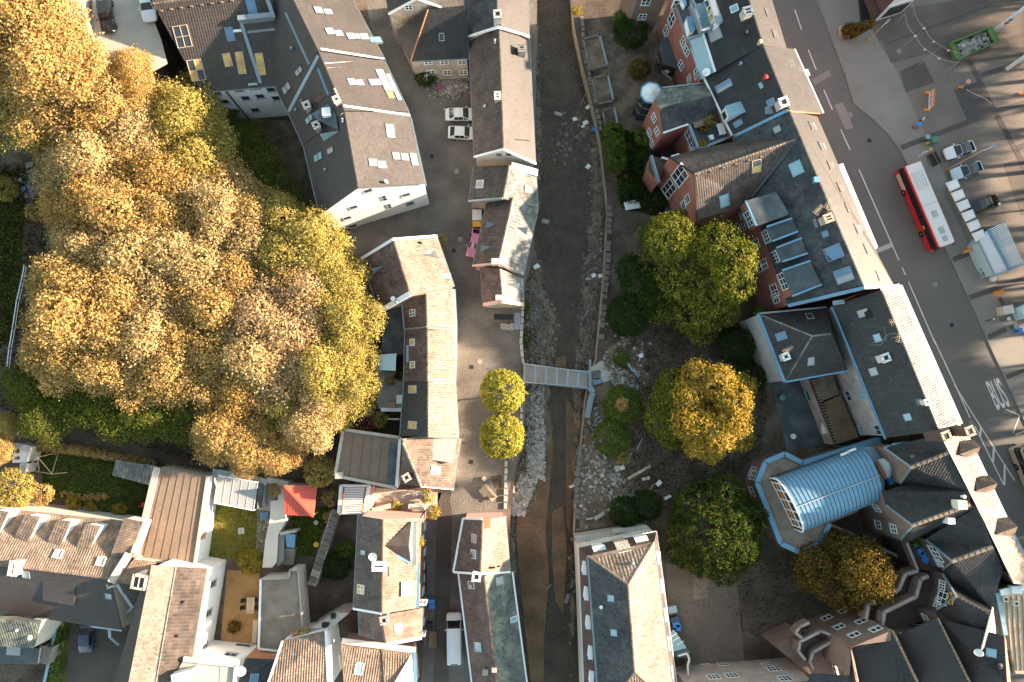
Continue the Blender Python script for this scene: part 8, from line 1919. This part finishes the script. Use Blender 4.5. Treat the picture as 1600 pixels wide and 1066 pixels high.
# white board, planks and washed-up debris
DEB = [('white garden table top lying on the dark lawn by the river wall', 'board', (988, 320), 2.1, 1.2, .1, .22, 'debris_white', .6), ('long pale plank lying across the rubble ground', 'plank', g8(487, 730), 3.6, .35, .1, .5, 'wood_pale', .1), ('left of two small pale boxes on the rubble ground', 'box', g8(515, 772), .5, .45, .4, .3, 'render_pink', .1), ('right of two small pale boxes on the rubble ground', 'box', g8(541, 767), .5, .45, .4, .3, 'render_pink', .1),
       ('rounded grey-green slab at the rubble edge', 'slab', g8(450, 880), 2.4, .6, .4, 0, 'tile_moss', .1), ('pale beam lying by the mansard terrace', 'beam', g8(255, 995), 2.6, .45, .2, .55, 'concrete_light', .1), ('short pale stone end beside the pale beam', 'stone', g8(170, 1027), .9, .25, .2, .1, 'concrete_light', .1), ('white stranded board at the foot of the east bank wall', 'board', g8(60, 818), .9, .35, .1, .4, 'debris_white', -2.), ('brown fallen branch pointing at the white scraps', 'branch', g8(555, 845), 2.2, .3, .2, 1.0, 'wood', .1),
       ('narrow upright grey slab standing in the rubble by the footbridge', 'slab', g8(378, 142), .4, 1.0, .25, -.1, 'concrete_light', .1), ('grey fallen rail above the green bush', 'rail', g8(330, 170), 1.5, .25, .2, -1.0, 'zinc', .2), ('bluish crossed rail at the top of the rubble', 'rail', g8(430, 60), 1.6, .25, .2, -.9, 'zinc_teal', .2), ('second bluish rail lying over the first in the rubble', 'rail', g8(465, 95), 1.4, .22, .2, -1.1, 'zinc_teal', .25), ('grey rail lying beside the lower green bush', 'rail', g8(490, 545), 1.9, .2, .15, 1.1, 'zinc', .1), ('second grey rail by the yellow-green sapling', 'rail', g8(425, 635), 1.7, .2, .15, 1.15, 'zinc', .1), ('bent grey rail between green bush and yellow-orange tree', 'rail', g8(523, 480), 1.4, .15, .15, 1.4, 'zinc_dark', .1),
       ('square white plate in the rubble above the green bush', 'plate', c3(795, 102), .7, .6, .15, .4, 'debris_white', .1), ('white crumpled sheet on the rubble ground', 'sheet', g8(612, 800), .8, .6, .3, .8, 'debris_white', .1), ('white scraps by the dome tree', 'sheet', c3(960, 975), 1.0, .4, .2, .5, 'debris_white', .1), ('pale block in the rubble beside the low wall', 'block', g8(375, 700), .7, .6, .4, .3, 'render_cream', .1), ('grey-white block left of the pale block', 'block', g8(345, 705), .6, .8, .4, .2, 'concrete_light', .1), ('white broken slab by the pale beam', 'slab', g8(350, 920), .9, .7, .3, .7, 'debris_white', .1), ('blue tarpaulin scrap beside the footbridge landing', 'tarpaulin', c3(525, 265), 1.3, .7, .25, .3, 'glass_blue', .2), ('dark grille plate on the footbridge landing', 'plate', c3(518, 220), 1.2, 1.1, .15, .1, 'zinc_dark', .2), ('white paper on the gravel north of the bank wall', 'sheet', a3(388, 735), .6, .5, .1, .3, 'debris_white', -2.1), ('white square board on the river gravel', 'board', a3(455, 757), .8, .6, .1, .5, 'debris_white', -2.1), ('small white board beside the square board on the river gravel', 'board', a3(438, 780), .5, .4, .1, .3, 'debris_white', -2.1), ('white sheet stranded beside the blue barrel', 'sheet', a3(468, 662), .7, .5, .1, .9, 'debris_white', -2.1), ('white scrap low on the river gravel', 'sheet', a3(470, 1028), .7, .6, .1, .9, 'debris_white', -2.1), ('thin pale pole stranded on the river gravel', 'pole', a3(435, 620), 2.0, .1, .1, 1.15, 'wood_pale', -2.1), ('flat pale stone at the edge of the open water', 'stone', a3(285, 705), 1.2, .5, .25, -.3, 'rock', -2.2),
       ('pale boulder alone in the river', 'stone', b3(205, 322), 1.1, .6, .35, -.2, 'rock', -2.3), ('left white stone at the river wall', 'stone', b3(502, 655), .6, .55, .4, .5, 'debris_white', -2.1), ('right white stone at the river wall', 'stone', b3(543, 658), .55, .5, .4, .3, 'debris_white', -2.1), ('pale slab against the east bank', 'slab', b3(470, 675), .9, .4, .3, .1, 'rock', -2.1), ('white stone on the west gravel bar', 'stone', b3(148, 600), .9, .6, .4, .5, 'debris_white', -2.), ('grey stranded plank in the lower river', 'plank', d3(340, 550), 1.3, .5, .1, 1.2, 'concrete', -2.15), ('pale stick in the lower river', 'stick', d3(225, 480), .9, .2, .1, .8, 'concrete', -2.15), ('white crate on the stone pitching', 'crate', g7(1458, 123), .6, 1.0, .4, .05, 'glass_pale', -1.2)]
for lab, nm, p, sx, sy, sz, ang, m, z in DEB:
    c = P(p, z); mb = MB(); mb.box(T(c.x, c.y, c.z+sz/2-.03) @ Matrix.Rotation(ang, 4, 'Z') @ Matrix.Rotation(.06, 4, 'Y'), sx, sy, sz, taper=.88)
    mb.v = [(x+random.uniform(-.05, .05)*min(sx, 1), y+random.uniform(-.05, .05)*min(sy, 1), zz+random.uniform(-.03, .03)) for x, y, zz in mb.v]
    o = mb.obj(nm, m); tag(o, lab, 'debris' if nm not in ('stone', 'branch') else nm)
pos = []; sz_ = []
for (p, q, k) in (((945, 560), (1000, 620), 340), ((925, 640), (950, 760), 420), ((940, 740), (1000, 810), 300), ((915, 700), (902, 820), 260), ((960, 490), (1000, 560), 100)):
    for _ in range(k):
        u = random.random(); x = p[0]+(q[0]-p[0])*u+random.gauss(0, 11); y = p[1]+(q[1]-p[1])*u+random.gauss(0, 14); c = P((x, y)); 
        if c.x > at_y(rb, c.y)+.2: pos.append((c.x, c.y, .04)); sz_.append(abs(random.gauss(.06, .09))+.04)
rocks('rubble', pos, np.array(sz_), 'rock')
pos = []; sz_ = []
for _ in range(420): x = random.gauss(705, 14); y = random.gauss(138, 9); c = P((x, y)); pos.append((c.x, c.y, .05)); sz_.append(random.uniform(.07, .22))
rocks('rubble', pos, np.array(sz_), 'rock')
pos = []; sz_ = []
for _ in range(700): x = random.uniform(1060, 1155); y = random.uniform(905, 1030); c = P((x, y)); pos.append((c.x, c.y, .02)); sz_.append(random.uniform(.04, .1))
rocks('leaf_litter', pos, np.array(sz_), 'rock_dark', .3)
# magenta bag by the rubble heap
tag(MB().box(T3(a2(1138, 540), .3), .5, .5, .5, taper=.7).obj('bag', 'magenta'), 'magenta bag beside the rubble heap of the stone house', 'bag'); cylinder_thing('garden_lamp', 'white lamp head among shrubs at the stone house', 'lamp', a2(1055, 505), .22, 2.2, 'debris_white')
# store at the foot of the last river house
t = thing('plank_store', 'open plank store with pale boards at the foot of the last river house', 'store', P(g6(250, 940)))
mb = MB(); ps = [P(g6(*p), 2.2) for p in ((190, 920), (300, 925), (298, 955), (190, 955))]; MB().prism(ps[::-1], drop=.1).obj('roof', 'black', t)
for i in range(5): a, b = P(g6(228, 975+i*8), .6), P(g6(305, 988+i*7), .6); MB().bar(a, b, .14, .08).obj('board', 'wood_pale' if i % 2 else 'zinc', t)
MB().box(T3(g6(295, 992), .5), .6, .7, .6).obj('crate', 'concrete_light', t); a, b = P(g6(325, 915), 1.), P(g6(325, 1010), 1.); MB().bar(a, b, .8, .1).obj('side_plate', 'zinc', t)
# pergola terrace by the flat felt roof
t = thing('pergola_terrace', 'little slatted pergola terrace with orange planters below the flat felt roof', 'pergola', P(g7(250, 190)))
ps = [P(g7(*p), 2.8) for p in ((162, 90), (372, 92), (335, 300), (145, 300))]
MB().prism([p-Vector((0, 0, .3)) for p in ps][::-1], 0.).obj('floor', 'concrete', t)
for i in range(4): a, b = ps[i], ps[(i+1) % 4]; MB().bar(a, b, .45 if i % 2 else .25, .35).obj('parapet', 'white_paint' if i != 2 else 'render_cream', t)
for i in range(16): a = ps[0].lerp(ps[3], (i+.5)/16).lerp(ps[1].lerp(ps[2], (i+.5)/16), .15); b = ps[1].lerp(ps[2], (i+.2)/16).lerp(ps[0].lerp(ps[3], (i+.5)/16), .12); MB().bar(a+Vector((0, 0, .5)), b+Vector((0, 0, .5)), .1, .06).obj('slat', 'debris_white', t)
for x, y in ((180, 170), (180, 265), (325, 255)): MB().box(T3(g7(x, y), 3.), .4, .9, .5).obj('planter', 'orange', t)
for lab, pts, m in (('pink yard wall below the flat felt roof', ((385, 100), (375, 290)), 'render_pink'), ('pink boundary wall above the dish house', ((380, 285), (530, 245)), 'render_pink'), ('cream yard wall above the dish house', ((670, 250), (790, 262)), 'render_cream')):
    ps = [P(g7(*p), 1.8) for p in pts]; t = thing('yard_wall', lab, 'wall', P(g7(*pts[0]))); MB().bar(ps[0]-Vector((0, 0, .9)), ps[1]-Vector((0, 0, .9)), .5, 1.8).obj('wall', m, t); MB().bar(ps[0]+Vector((0, 0, .06)), ps[1]+Vector((0, 0, .06)), .6, .1).obj('coping', m, t)
table('blue tub in the pink walled yard', g7(770, 168), .8, .7, .1, 'blue_plastic', h=.5)
# lane-side garden bed
sheet('planting_bed', [g7(1290, 20), g7(1375, 10), g7(1370, 130), g7(1320, 110)], 6, 'soil')
# dry stone garden wall
h = House('garden_wall', 'weathered grey stone wall slanting down beside the dark garden', 'wall', base=(507, 850))
ln = [(524, 800), (508, 850), (487, 915)]
ps = [P(p, 1.6) for p in ln]
for a, b in zip(ps, ps[1:]): d = (b-a).normalized(); nn = Vector((-d.y, d.x, 0))*.55; MB().prism([a+nn, a-nn, b-nn, b+nn][::-1], 0.).obj('wall', 'stone', h.root)
stones_along(ln, .9, .25, .8, h.root, 'rock_dark', 1.6, .2)
# swing frame on the left lawn
t = thing('swing_frame', 'pink-brown timber swing frame on the left lawn', 'swing', P(f1(430, 300)))
ap = P(f1(378, 222), 2.6); ft = [P(f1(250, 340)), P(f1(520, 388)), P(f1(585, 170)), P(f1(410, 120))]
for f_ in ft: MB().tube([f_, ap], .06, 5).obj('leg', 'wood_pale', t)
for a, b in ((ft[0], ft[1]), (ft[1], ft[2]), (ft[0], ap), (P(f1(392, 355)), ap), (ft[1], P(f1(672, 372), .1))): MB().tube([a+Vector((0, 0, .05)), b+Vector((0, 0, .05))], .07, 5).obj('beam', 'wood_pale', t)
# railing along the left lawn
t = thing('railing', 'long white railing along the edge of the left lawn', 'railing', P((25, 480)))
ps = [P(p, 1.0) for p in ((38, 415), (33, 440), (26, 470), (20, 510), (14, 545), (10, 580))]
for a, b in zip(ps, ps[1:]):
    MB().bar(a, b, .12, .08).obj('rail', 'debris_white', t); MB().bar(a-Vector((0, 0, .5)), b-Vector((0, 0, .5)), .08, .06).obj('rail', 'debris_white', t)
    for i in range(5): q = a.lerp(b, i/5); MB().tube([Vector((q.x, q.y, 0)), q], .035, 4).obj('baluster', 'debris_white', t)
for a in ps: MB().box(T(a.x, a.y, .55), .16, .16, 1.2).obj('post', 'grey_paint', t)
sheet('garden_path', [(30, 240), (58, 240), (60, 310), (34, 310)], 3, 'concrete'); table('blue garden item on the path by the left lawn', (40, 297), .6, .6, .2, 'glass_blue', h=.5); chair('pale garden chair on the path by the left lawn', (34, 283), .3, 'concrete_light'); chair('dark garden chair lower on the path by the left lawn', (36, 313), .3, 'timber_dark'); table('pale garden table on the path by the left lawn', (50, 260), .9, .7, .3, 'concrete', h=.6)
# ---- the square
t = thing('bus_shelter', 'row of six white shelter roofs behind the red bus', 'shelter', P(g1(480, 420)))
for i in range(6):
    o_ = (i*48, i*93.5); q_ = [P(g1(x+o_[0], y+o_[1]), 2.7) for x, y in ((278, 155), (388, 112), (422, 192), (320, 237))]; c = sum(q_, Vector())/4
    q_ = [c+(p-c)*.97 for p in q_]; q2 = [c+(p-c)*.72+Vector((0, 0, .22)) for p in q_]
    mb = MB(); mb.add(q_+q2, [(4, 5, 6, 7)]+[(k, (k+1) % 4, 4+(k+1) % 4, 4+k) for k in range(4)]); mb.obj('roof_dome', 'debris_white', t); MB().prism([p-Vector((0, 0, .02)) for p in q_], drop=.12).obj('roof_frame', 'wood_grey', t)
    a = q_[1].lerp(q_[2], .5); MB().tube([Vector((a.x, a.y, 0)), a], .06, 6).obj('post', 'zinc_dark', t)
a, b = P(g1(300, 190), .5), P(g1(525, 640), .5); MB().bar(a, b, .4, .06).obj('seat', 'wood', t)
h = House('kiosk', 'white kiosk with a flat front roof and a slatted rear roof beside the bus shelter', 'kiosk', base=g1(800, 780))
fl = [(g1(590, 705), 2.8), (g1(672, 585), 2.8), (g1(872, 955), 2.8), (g1(735, 1010), 2.8)]; h.roof(fl, 'bus_white', None); h.wall(fl, 'canvas_teal', closed=True, inset=.06)
h.bar(g1(672, 580), 2.9, g1(872, 958), 2.9, .3, .2, 'zinc_blue', 'edge'); h.bar(g1(735, 1012), 2.9, g1(1005, 905), 2.9, .2, .2, 'zinc_teal', 'edge'); h.bar(g1(590, 705), 2.9, g1(735, 1010), 2.9, .15, .15, 'zinc_teal', 'edge')
q0, q1, q2, q3 = [P(g1(*p), 2.7) for p in ((690, 575), (830, 512), (1003, 903), (868, 962))]
for i in range(27):
    a, b = q0.lerp(q3, (i+.5)/27), q1.lerp(q2, (i+.5)/27); MB().bar(a, b, (q3-q0).length/27*.62, .07).obj('slat', 'debris_white', h.root)
for u in (.03, .35, .66, .97): a, b = q0.lerp(q3, u)-Vector((0, 0, .1)), q1.lerp(q2, u)-Vector((0, 0, .1)); MB().bar(a, b, .12, .14).obj('beam', 'zinc_dark', h.root)
for a in (q1, q2, q1.lerp(q2, .5)): MB().tube([Vector((a.x, a.y, 0)), a], .06, 6).obj('post', 'grey_paint', h.root)
MB().prism([p-Vector((0, 0, 2.)) for p in (q0, q1, q2, q3)], 0.).obj('counter', 'black', h.root); h.bar(g1(560, 730), .9, g1(690, 940), .9, .25, .3, 'orange', 'banner'); h.bar(g1(440, 800), .9, g1(540, 755), .9, .35, .4, 'orange', 'crate')
bush('dark bare shrub in front of the white kiosk', g1(655, 985), .9, .6, 'leaf_dark', 500)
tag(MB().lathe(T3(g1(710, 1040), .3), [(.3, -.3), (.38, .1), (.45, .3), (.3, .35)], 10).obj('planter', 'debris_white'), 'white planter at the lower end of the kiosk', 'planter')
# lamp posts
def lamp(label, p, hgt, ang, arm=1.6):
    c = P(p); t = thing('street_lamp', label, 'street lamp', c); top = c+Vector((0, 0, hgt)); d = Vector((math.cos(ang), math.sin(ang), 0))
    MB().lathe(T(*c), [(.16, 0), (.14, .5), (.09, .55)], 10).obj('base', 'yellow', t); MB().tube([c, top], [.09, .06], 8).obj('pole', 'wood_pale', t); MB().tube([top-Vector((0, 0, .1)), top+d*arm+Vector((0, 0, .1))], .045, 6).obj('arm', 'bus_white', t)
    M = frame_at(top+d*(arm+.4)+Vector((0, 0, .08)), Vector((0, 0, 1)), Vector((-d.y, d.x, 0))); MB().box(M, .9, .3, .12, taper=.8).obj('lamp_head', 'zinc', t); return t
lamp('tall street lamp with a long arm between the two white cars on the square', f8(500, 975), 7.5, .35, 1.3); lamp('street lamp with two short arms beside the golden conifer', a4(618, 250), 3.6, .75, .9)
# masts at the right edge
for lab, p, sgn in (('tall white mast with blue and red sign discs beside the green skip', g2(1330, 285), True), ('second tall white mast rising from the orange-lit planter on the square', g2(1440, 640), False)):
    c = P(p); t = thing('mast', lab, 'mast', c); MB().tube([c, c+Vector((0, 0, 9.))], .28, 10).obj('pole', 'debris_white', t); MB().lathe(T(*c), [(.45, 0), (.42, .15), (.3, .2)], 12).obj('base', 'concrete', t)
    if sgn:
        for z, m in ((2.6, 'bus_red'), (3.4, 'blue_plastic')): MB().lathe(T(c.x-.1, c.y-.3, z) @ Matrix.Rotation(math.pi/2, 4, 'X'), [(.02, -.02), (.3, -.02), (.3, .02), (.02, .02)], 14).obj('sign_disc', m, t)
# green skip of rubble
t = thing('skip', 'green open skip half full of grey rubble on the square', 'skip', P(g2(1150, 400)))
q_ = [P(g2(*p), 1.5) for p in ((915, 400), (1300, 248), (1372, 380), (985, 548))]; bb = [Vector((p.x, p.y, .15)) for p in q_]; cc = sum(bb, Vector())/4; bb = [cc+(p-cc)*.9 for p in bb]
for i in range(4): a, b, c, d = q_[i], q_[(i+1) % 4], bb[(i+1) % 4], bb[i]; ins = [p+(Vector((cc.x, cc.y, p.z))-p)*.06 for p in (a, b, c, d)]; mb = MB(); mb.add([a, b, c, d]+ins, [(0, 1, 2, 3), (4, 7, 6, 5), (0, 4, 5, 1), (2, 6, 7, 3), (1, 5, 6, 2), (3, 7, 4, 0)]); mb.obj('side', 'skip_green', t); MB().bar(a, b, .16, .14).obj('rim', 'skip_green', t)
MB().poly(bb).obj('floor', 'skip_green', t); e0 = q_[0].lerp(q_[1], .17); e1_ = q_[3].lerp(q_[2], .17); MB().prism([q_[0]-Vector((0, 0, .15)), e0-Vector((0, 0, .5)), e1_-Vector((0, 0, .5)), q_[3]-Vector((0, 0, .15))][::-1], drop=.3).obj('ramp', 'skip_green', t); e0 = q_[0].lerp(q_[1], .9); e1_ = q_[3].lerp(q_[2], .9); MB().prism([e0-Vector((0, 0, .02)), q_[1]-Vector((0, 0, .02)), q_[2]-Vector((0, 0, .02)), e1_-Vector((0, 0, .02))][::-1], drop=.3).obj('end_plate', 'skip_green', t)
pos = [tuple(q_[0].lerp(q_[1], u).lerp(q_[3].lerp(q_[2], u), v)-Vector((0, 0, .55))) for u, v in [(random.uniform(.2, .88), random.uniform(.1, .9)) for _ in range(160)]]
o = rocks('rubble_load', pos, np.array([random.uniform(.12, .4) for _ in pos]), 'rock'); tag(o, 'grey broken rubble heaped in the green skip', 'rubble')
# festoon cables
for lab, pts in (('upper of two light cables strung across the square', ((572, 45), (680, 260), (838, 425), (1088, 500))), ('lower of two light cables strung across the square', ((500, 130), (597, 332), (755, 498), (990, 580)))):
    ps = [P(g2(*p), 3.6) for p in pts]; t = thing('light_cable', lab, 'light cable', P(g2(*pts[0]))); path = []
    for a, b in zip(ps, ps[1:]): path += [a.lerp(b, k/6)-Vector((0, 0, .5*math.sin(math.pi*k/6))) for k in range(6)]
    MB().tube(path+[ps[-1]], .03, 4).obj('cable', 'concrete_light', t)
    for p in ps: MB().tube([Vector((p.x, p.y, 0)), p], .03, 5).obj('post', 'grey_paint', t)
    for i in range(1, 4): q_ = path[i*4+2] if i*4+2 < len(path) else path[-1]; MB().box(T(q_.x, q_.y, q_.z-.1), .3, .18, .14).obj('lamp', 'debris_white', t)
# road works barrier, signs
a, b = P(f8(310, 390)), P(f8(318, 222)); t = thing('barrier_board', 'white and orange barrier board standing on two orange feet on the square', 'barrier', (a+b)/2)
for c in (a, b): MB().box(T(c.x-.15, c.y, .1), .9, .4, .2).obj('foot', 'orange', t)
MB().bar(a+Vector((0, 0, .75)), b+Vector((0, 0, .75)), .06, 1.1).obj('board', 'debris_white', t); MB().bar(a+Vector((0, 0, 1.4)), b+Vector((0, 0, 1.4)), .08, .22).obj('stripe', 'orange', t)
for i in range(6): u = a.lerp(b, .12+i*.15); w_ = a.lerp(b, .2+i*.15); MB().bar(u+Vector((-.05, 0, .8)), w_+Vector((-.05, 0, .8)), .02, .3+.25*(i % 2)).obj('mark', 'brick_red', t)
for i in range(5): u = a.lerp(b, .05+i*.2); MB().box(T(u.x, u.y, 1.56), .14, .14, .12).obj('warning_light', 'orange', t)
def sign(label, p, hgt, m, base='orange', r=.32, cat='sign', tilt=(-.5, -.4, .35)):
    c = P(p); t = thing('road_sign', label, cat, c); MB().box(T(c.x, c.y, .08), .8, .4, .16).obj('base', base, t); MB().tube([c, c+Vector((0, 0, hgt))], .035, 6).obj('pole', 'grey_paint', t)
    M = frame_at(c+Vector((0, 0, hgt-.2)), Vector(tilt), Vector((0, 0, 1))); MB().lathe(M, [(.02, -.015), (r, -.015), (r, .015), (.02, .02)], 16).obj('disc', m, t); return t
sign('portable sign with a pinkish disc on an orange foot in the square', f8(632, 165), 2.0, 'render_pink'); sign('portable sign with a blue disc on a brown foot near the street', f8(185, 560), 1.4, 'blue_plastic', 'brick_red', .36, tilt=(0, -.2, .9)); sign('portable sign on an orange foot at the right edge of the square', f8(1225, 235), 1.8, 'debris_white')
ps = [P(f8(690, 190), .9), P(f8(780, 235), .7), P(f8(870, 275), .7), P(f8(940, 330), .9)]; tag(MB().tube(ps, .05, 5).obj('barrier_chain', 'render_pink'), 'red and white chain barrier leading from the pinkish sign', 'chain')
cylinder_thing('litter_bin', 'teal round bin beside the bus stop sign', 'bin', f8(278, 675), .36, .9, 'green_plastic', lid='zinc_teal'); t = thing('bus_stop_sign', 'pale bus stop pole with a white head between bus and green cabinet', 'sign', P(f8(215, 850))); c = P(f8(215, 850)); MB().tube([c, c+Vector((0, 0, 3.2))], .07, 8).obj('pole', 'debris_white', t); MB().lathe(T(c.x, c.y, 3.) @ Matrix.Rotation(1.2, 4, 'X'), [(.02, -.03), (.32, -.03), (.32, .03), (.02, .03)], 14).obj('disc', 'yellow', t); MB().box(T(c.x+.1, c.y+.1, 1.6), .5, .08, .8).obj('timetable', 'debris_white', t)
tag(MB().box(T3(f8(360, 690), .6) @ Matrix.Rotation(.3, 4, 'Z'), .9, .8, 1.2, taper=.95).obj('cabinet', 'green_plastic'), 'green street cabinet above the dark double bench', 'cabinet'); tag(MB().box(T3(f8(305, 715), .3) @ Matrix.Rotation(.3, 4, 'Z'), .6, .5, .5, taper=.8).obj('sack', 'curtain_yellow'), 'yellowish sack leaning on the green street cabinet', 'sack')
tag(MB().box(T3(g3(480, 210), .5) @ Matrix.Rotation(.25, 4, 'Z'), 1.5, .65, .12).obj('awning', 'orange'), 'small bright orange awning panel near the kiosk', 'awning'); t = thing('street_cabinet', 'beige street cabinet with a cable loop beside the pavement', 'cabinet', P(g3(600, 540))); MB().box(T3(g3(600, 535), .7) @ Matrix.Rotation(.2, 4, 'Z'), 1.5, 1.2, 1.4, taper=.96).obj('body', 'render_cream', t); MB().box(T3(g3(690, 510), .5) @ Matrix.Rotation(.2, 4, 'Z'), .4, 1.0, 1.0).obj('side_box', 'wood_pale', t)
lp = [P(g3(*p), .2) for p in ((500, 600), (470, 650), (490, 710), (560, 720), (650, 700))]; MB().tube(lp, .05, 5).obj('cable', 'brick_dark', t); tag(MB().lathe(T3(g3(662, 690), .25), [(.2, -.2), (.3, .1), (.12, .25)], 8).obj('bag', 'debris_white'), 'white bag at the foot of the beige cabinet', 'bag')
tag(MB().box(T3((1602, 486), 1.) @ Matrix.Rotation(.4, 4, 'Z'), 2.4, 1.6, 2.).obj('stall', 'canvas_teal'), 'pale teal stall roof cut by the right edge beside the barrels', 'stall')
# bicycle seen from above
c = P(g3(325, 705)); t = thing('bicycle', 'black bicycle parked on the pavement near the manhole', 'bicycle', c); M = T(*c) @ Matrix.Rotation(.3, 4, 'Z')
for x in (-.52, .52): MB().tube([M @ Vector((x+.33*math.cos(a), 0, .34+.33*math.sin(a))) for a in [2*math.pi*k/14 for k in range(15)]], .035, 5).obj('wheel', 'tyre', t)
for a, b in (((-.52, 0, .34), (-.1, 0, .8)), ((-.1, 0, .8), (.4, 0, .8)), ((0, 0, .3), (-.12, 0, .9)), ((0, 0, .3), (.4, 0, .8)), ((.4, 0, .9), (.52, 0, .34)), ((-.52, 0, .34), (0, 0, .3))): MB().tube([M @ Vector(a), M @ Vector(b)], .03, 5).obj('frame', 'black', t)
MB().box(M @ T(-.14, 0, .95), .28, .16, .07).obj('saddle', 'debris_white', t); MB().tube([M @ Vector((.38, -.3, 1.)), M @ Vector((.4, 0, .98)), M @ Vector((.38, .3, 1.))], .02, 5).obj('handlebar', 'debris_white', t)
# a pedestrian on the square: one skinned body
def person(label, p, ang):
    c = P(p); t = thing('person', label, 'person', (0, 0, 0))
    J = [(0, 0, .95), (0, 0, 1.2), (0, 0, 1.42), (.02, 0, 1.52), (.04, 0, 1.66), (.03, .19, 1.40), (.0, .24, 1.12), (.14, .22, .9), (.03, -.19, 1.40), (-.06, -.24, 1.12), (.06, -.24, .88), (.02, .09, .9), (.14, .1, .5), (.08, .1, .08), (.22, .11, .04), (0, -.09, .9), (-.02, -.1, .48), (-.22, -.1, .10), (-.1, -.11, .04)]
    E = [(0, 1), (1, 2), (2, 3), (3, 4), (2, 5), (5, 6), (6, 7), (2, 8), (8, 9), (9, 10), (0, 11), (11, 12), (12, 13), (13, 14), (0, 15), (15, 16), (16, 17), (17, 18)]; R = [.14, .14, .15, .06, .105, .075, .05, .035, .075, .05, .035, .09, .065, .045, .04, .09, .065, .045, .04]
    me = bpy.data.meshes.new('body'); me.from_pydata(J, E, []); o = bpy.data.objects.new('body', me); put(o, t); o.matrix_parent_inverse = I4; me.materials.append(G('debris_white'))
    sk = o.modifiers.new('skin', 'SKIN'); 
    for i, r in enumerate(R): me.skin_vertices[0].data[i].radius = (r, r)
    me.skin_vertices[0].data[0].use_root = True; ss = o.modifiers.new('sub', 'SUBSURF'); ss.levels = 1; ss.render_levels = 1
    MB().lathe(T(.03, 0, 1.68), [(.04, -.06), (.115, .0), (.1, .08), (.03, .12)], 10).obj('hair', 'timber_dark', t)
    mb = MB()
    for a, b, r in (((.02, .09, .95), (.14, .1, .5), .1), ((.14, .1, .5), (.08, .1, .12), .08), ((0, -.09, .95), (-.02, -.1, .48), .1), ((-.02, -.1, .48), (-.22, -.1, .14), .08)): mb.tube([a, b], [r+.01, r-.01], 8)
    mb.obj('trousers', 'black', t); t.location = c; t.rotation_euler.z = ang; return t
person('person in a white top and dark trousers walking past the blue-disc sign', f8(228, 505), 2.6)
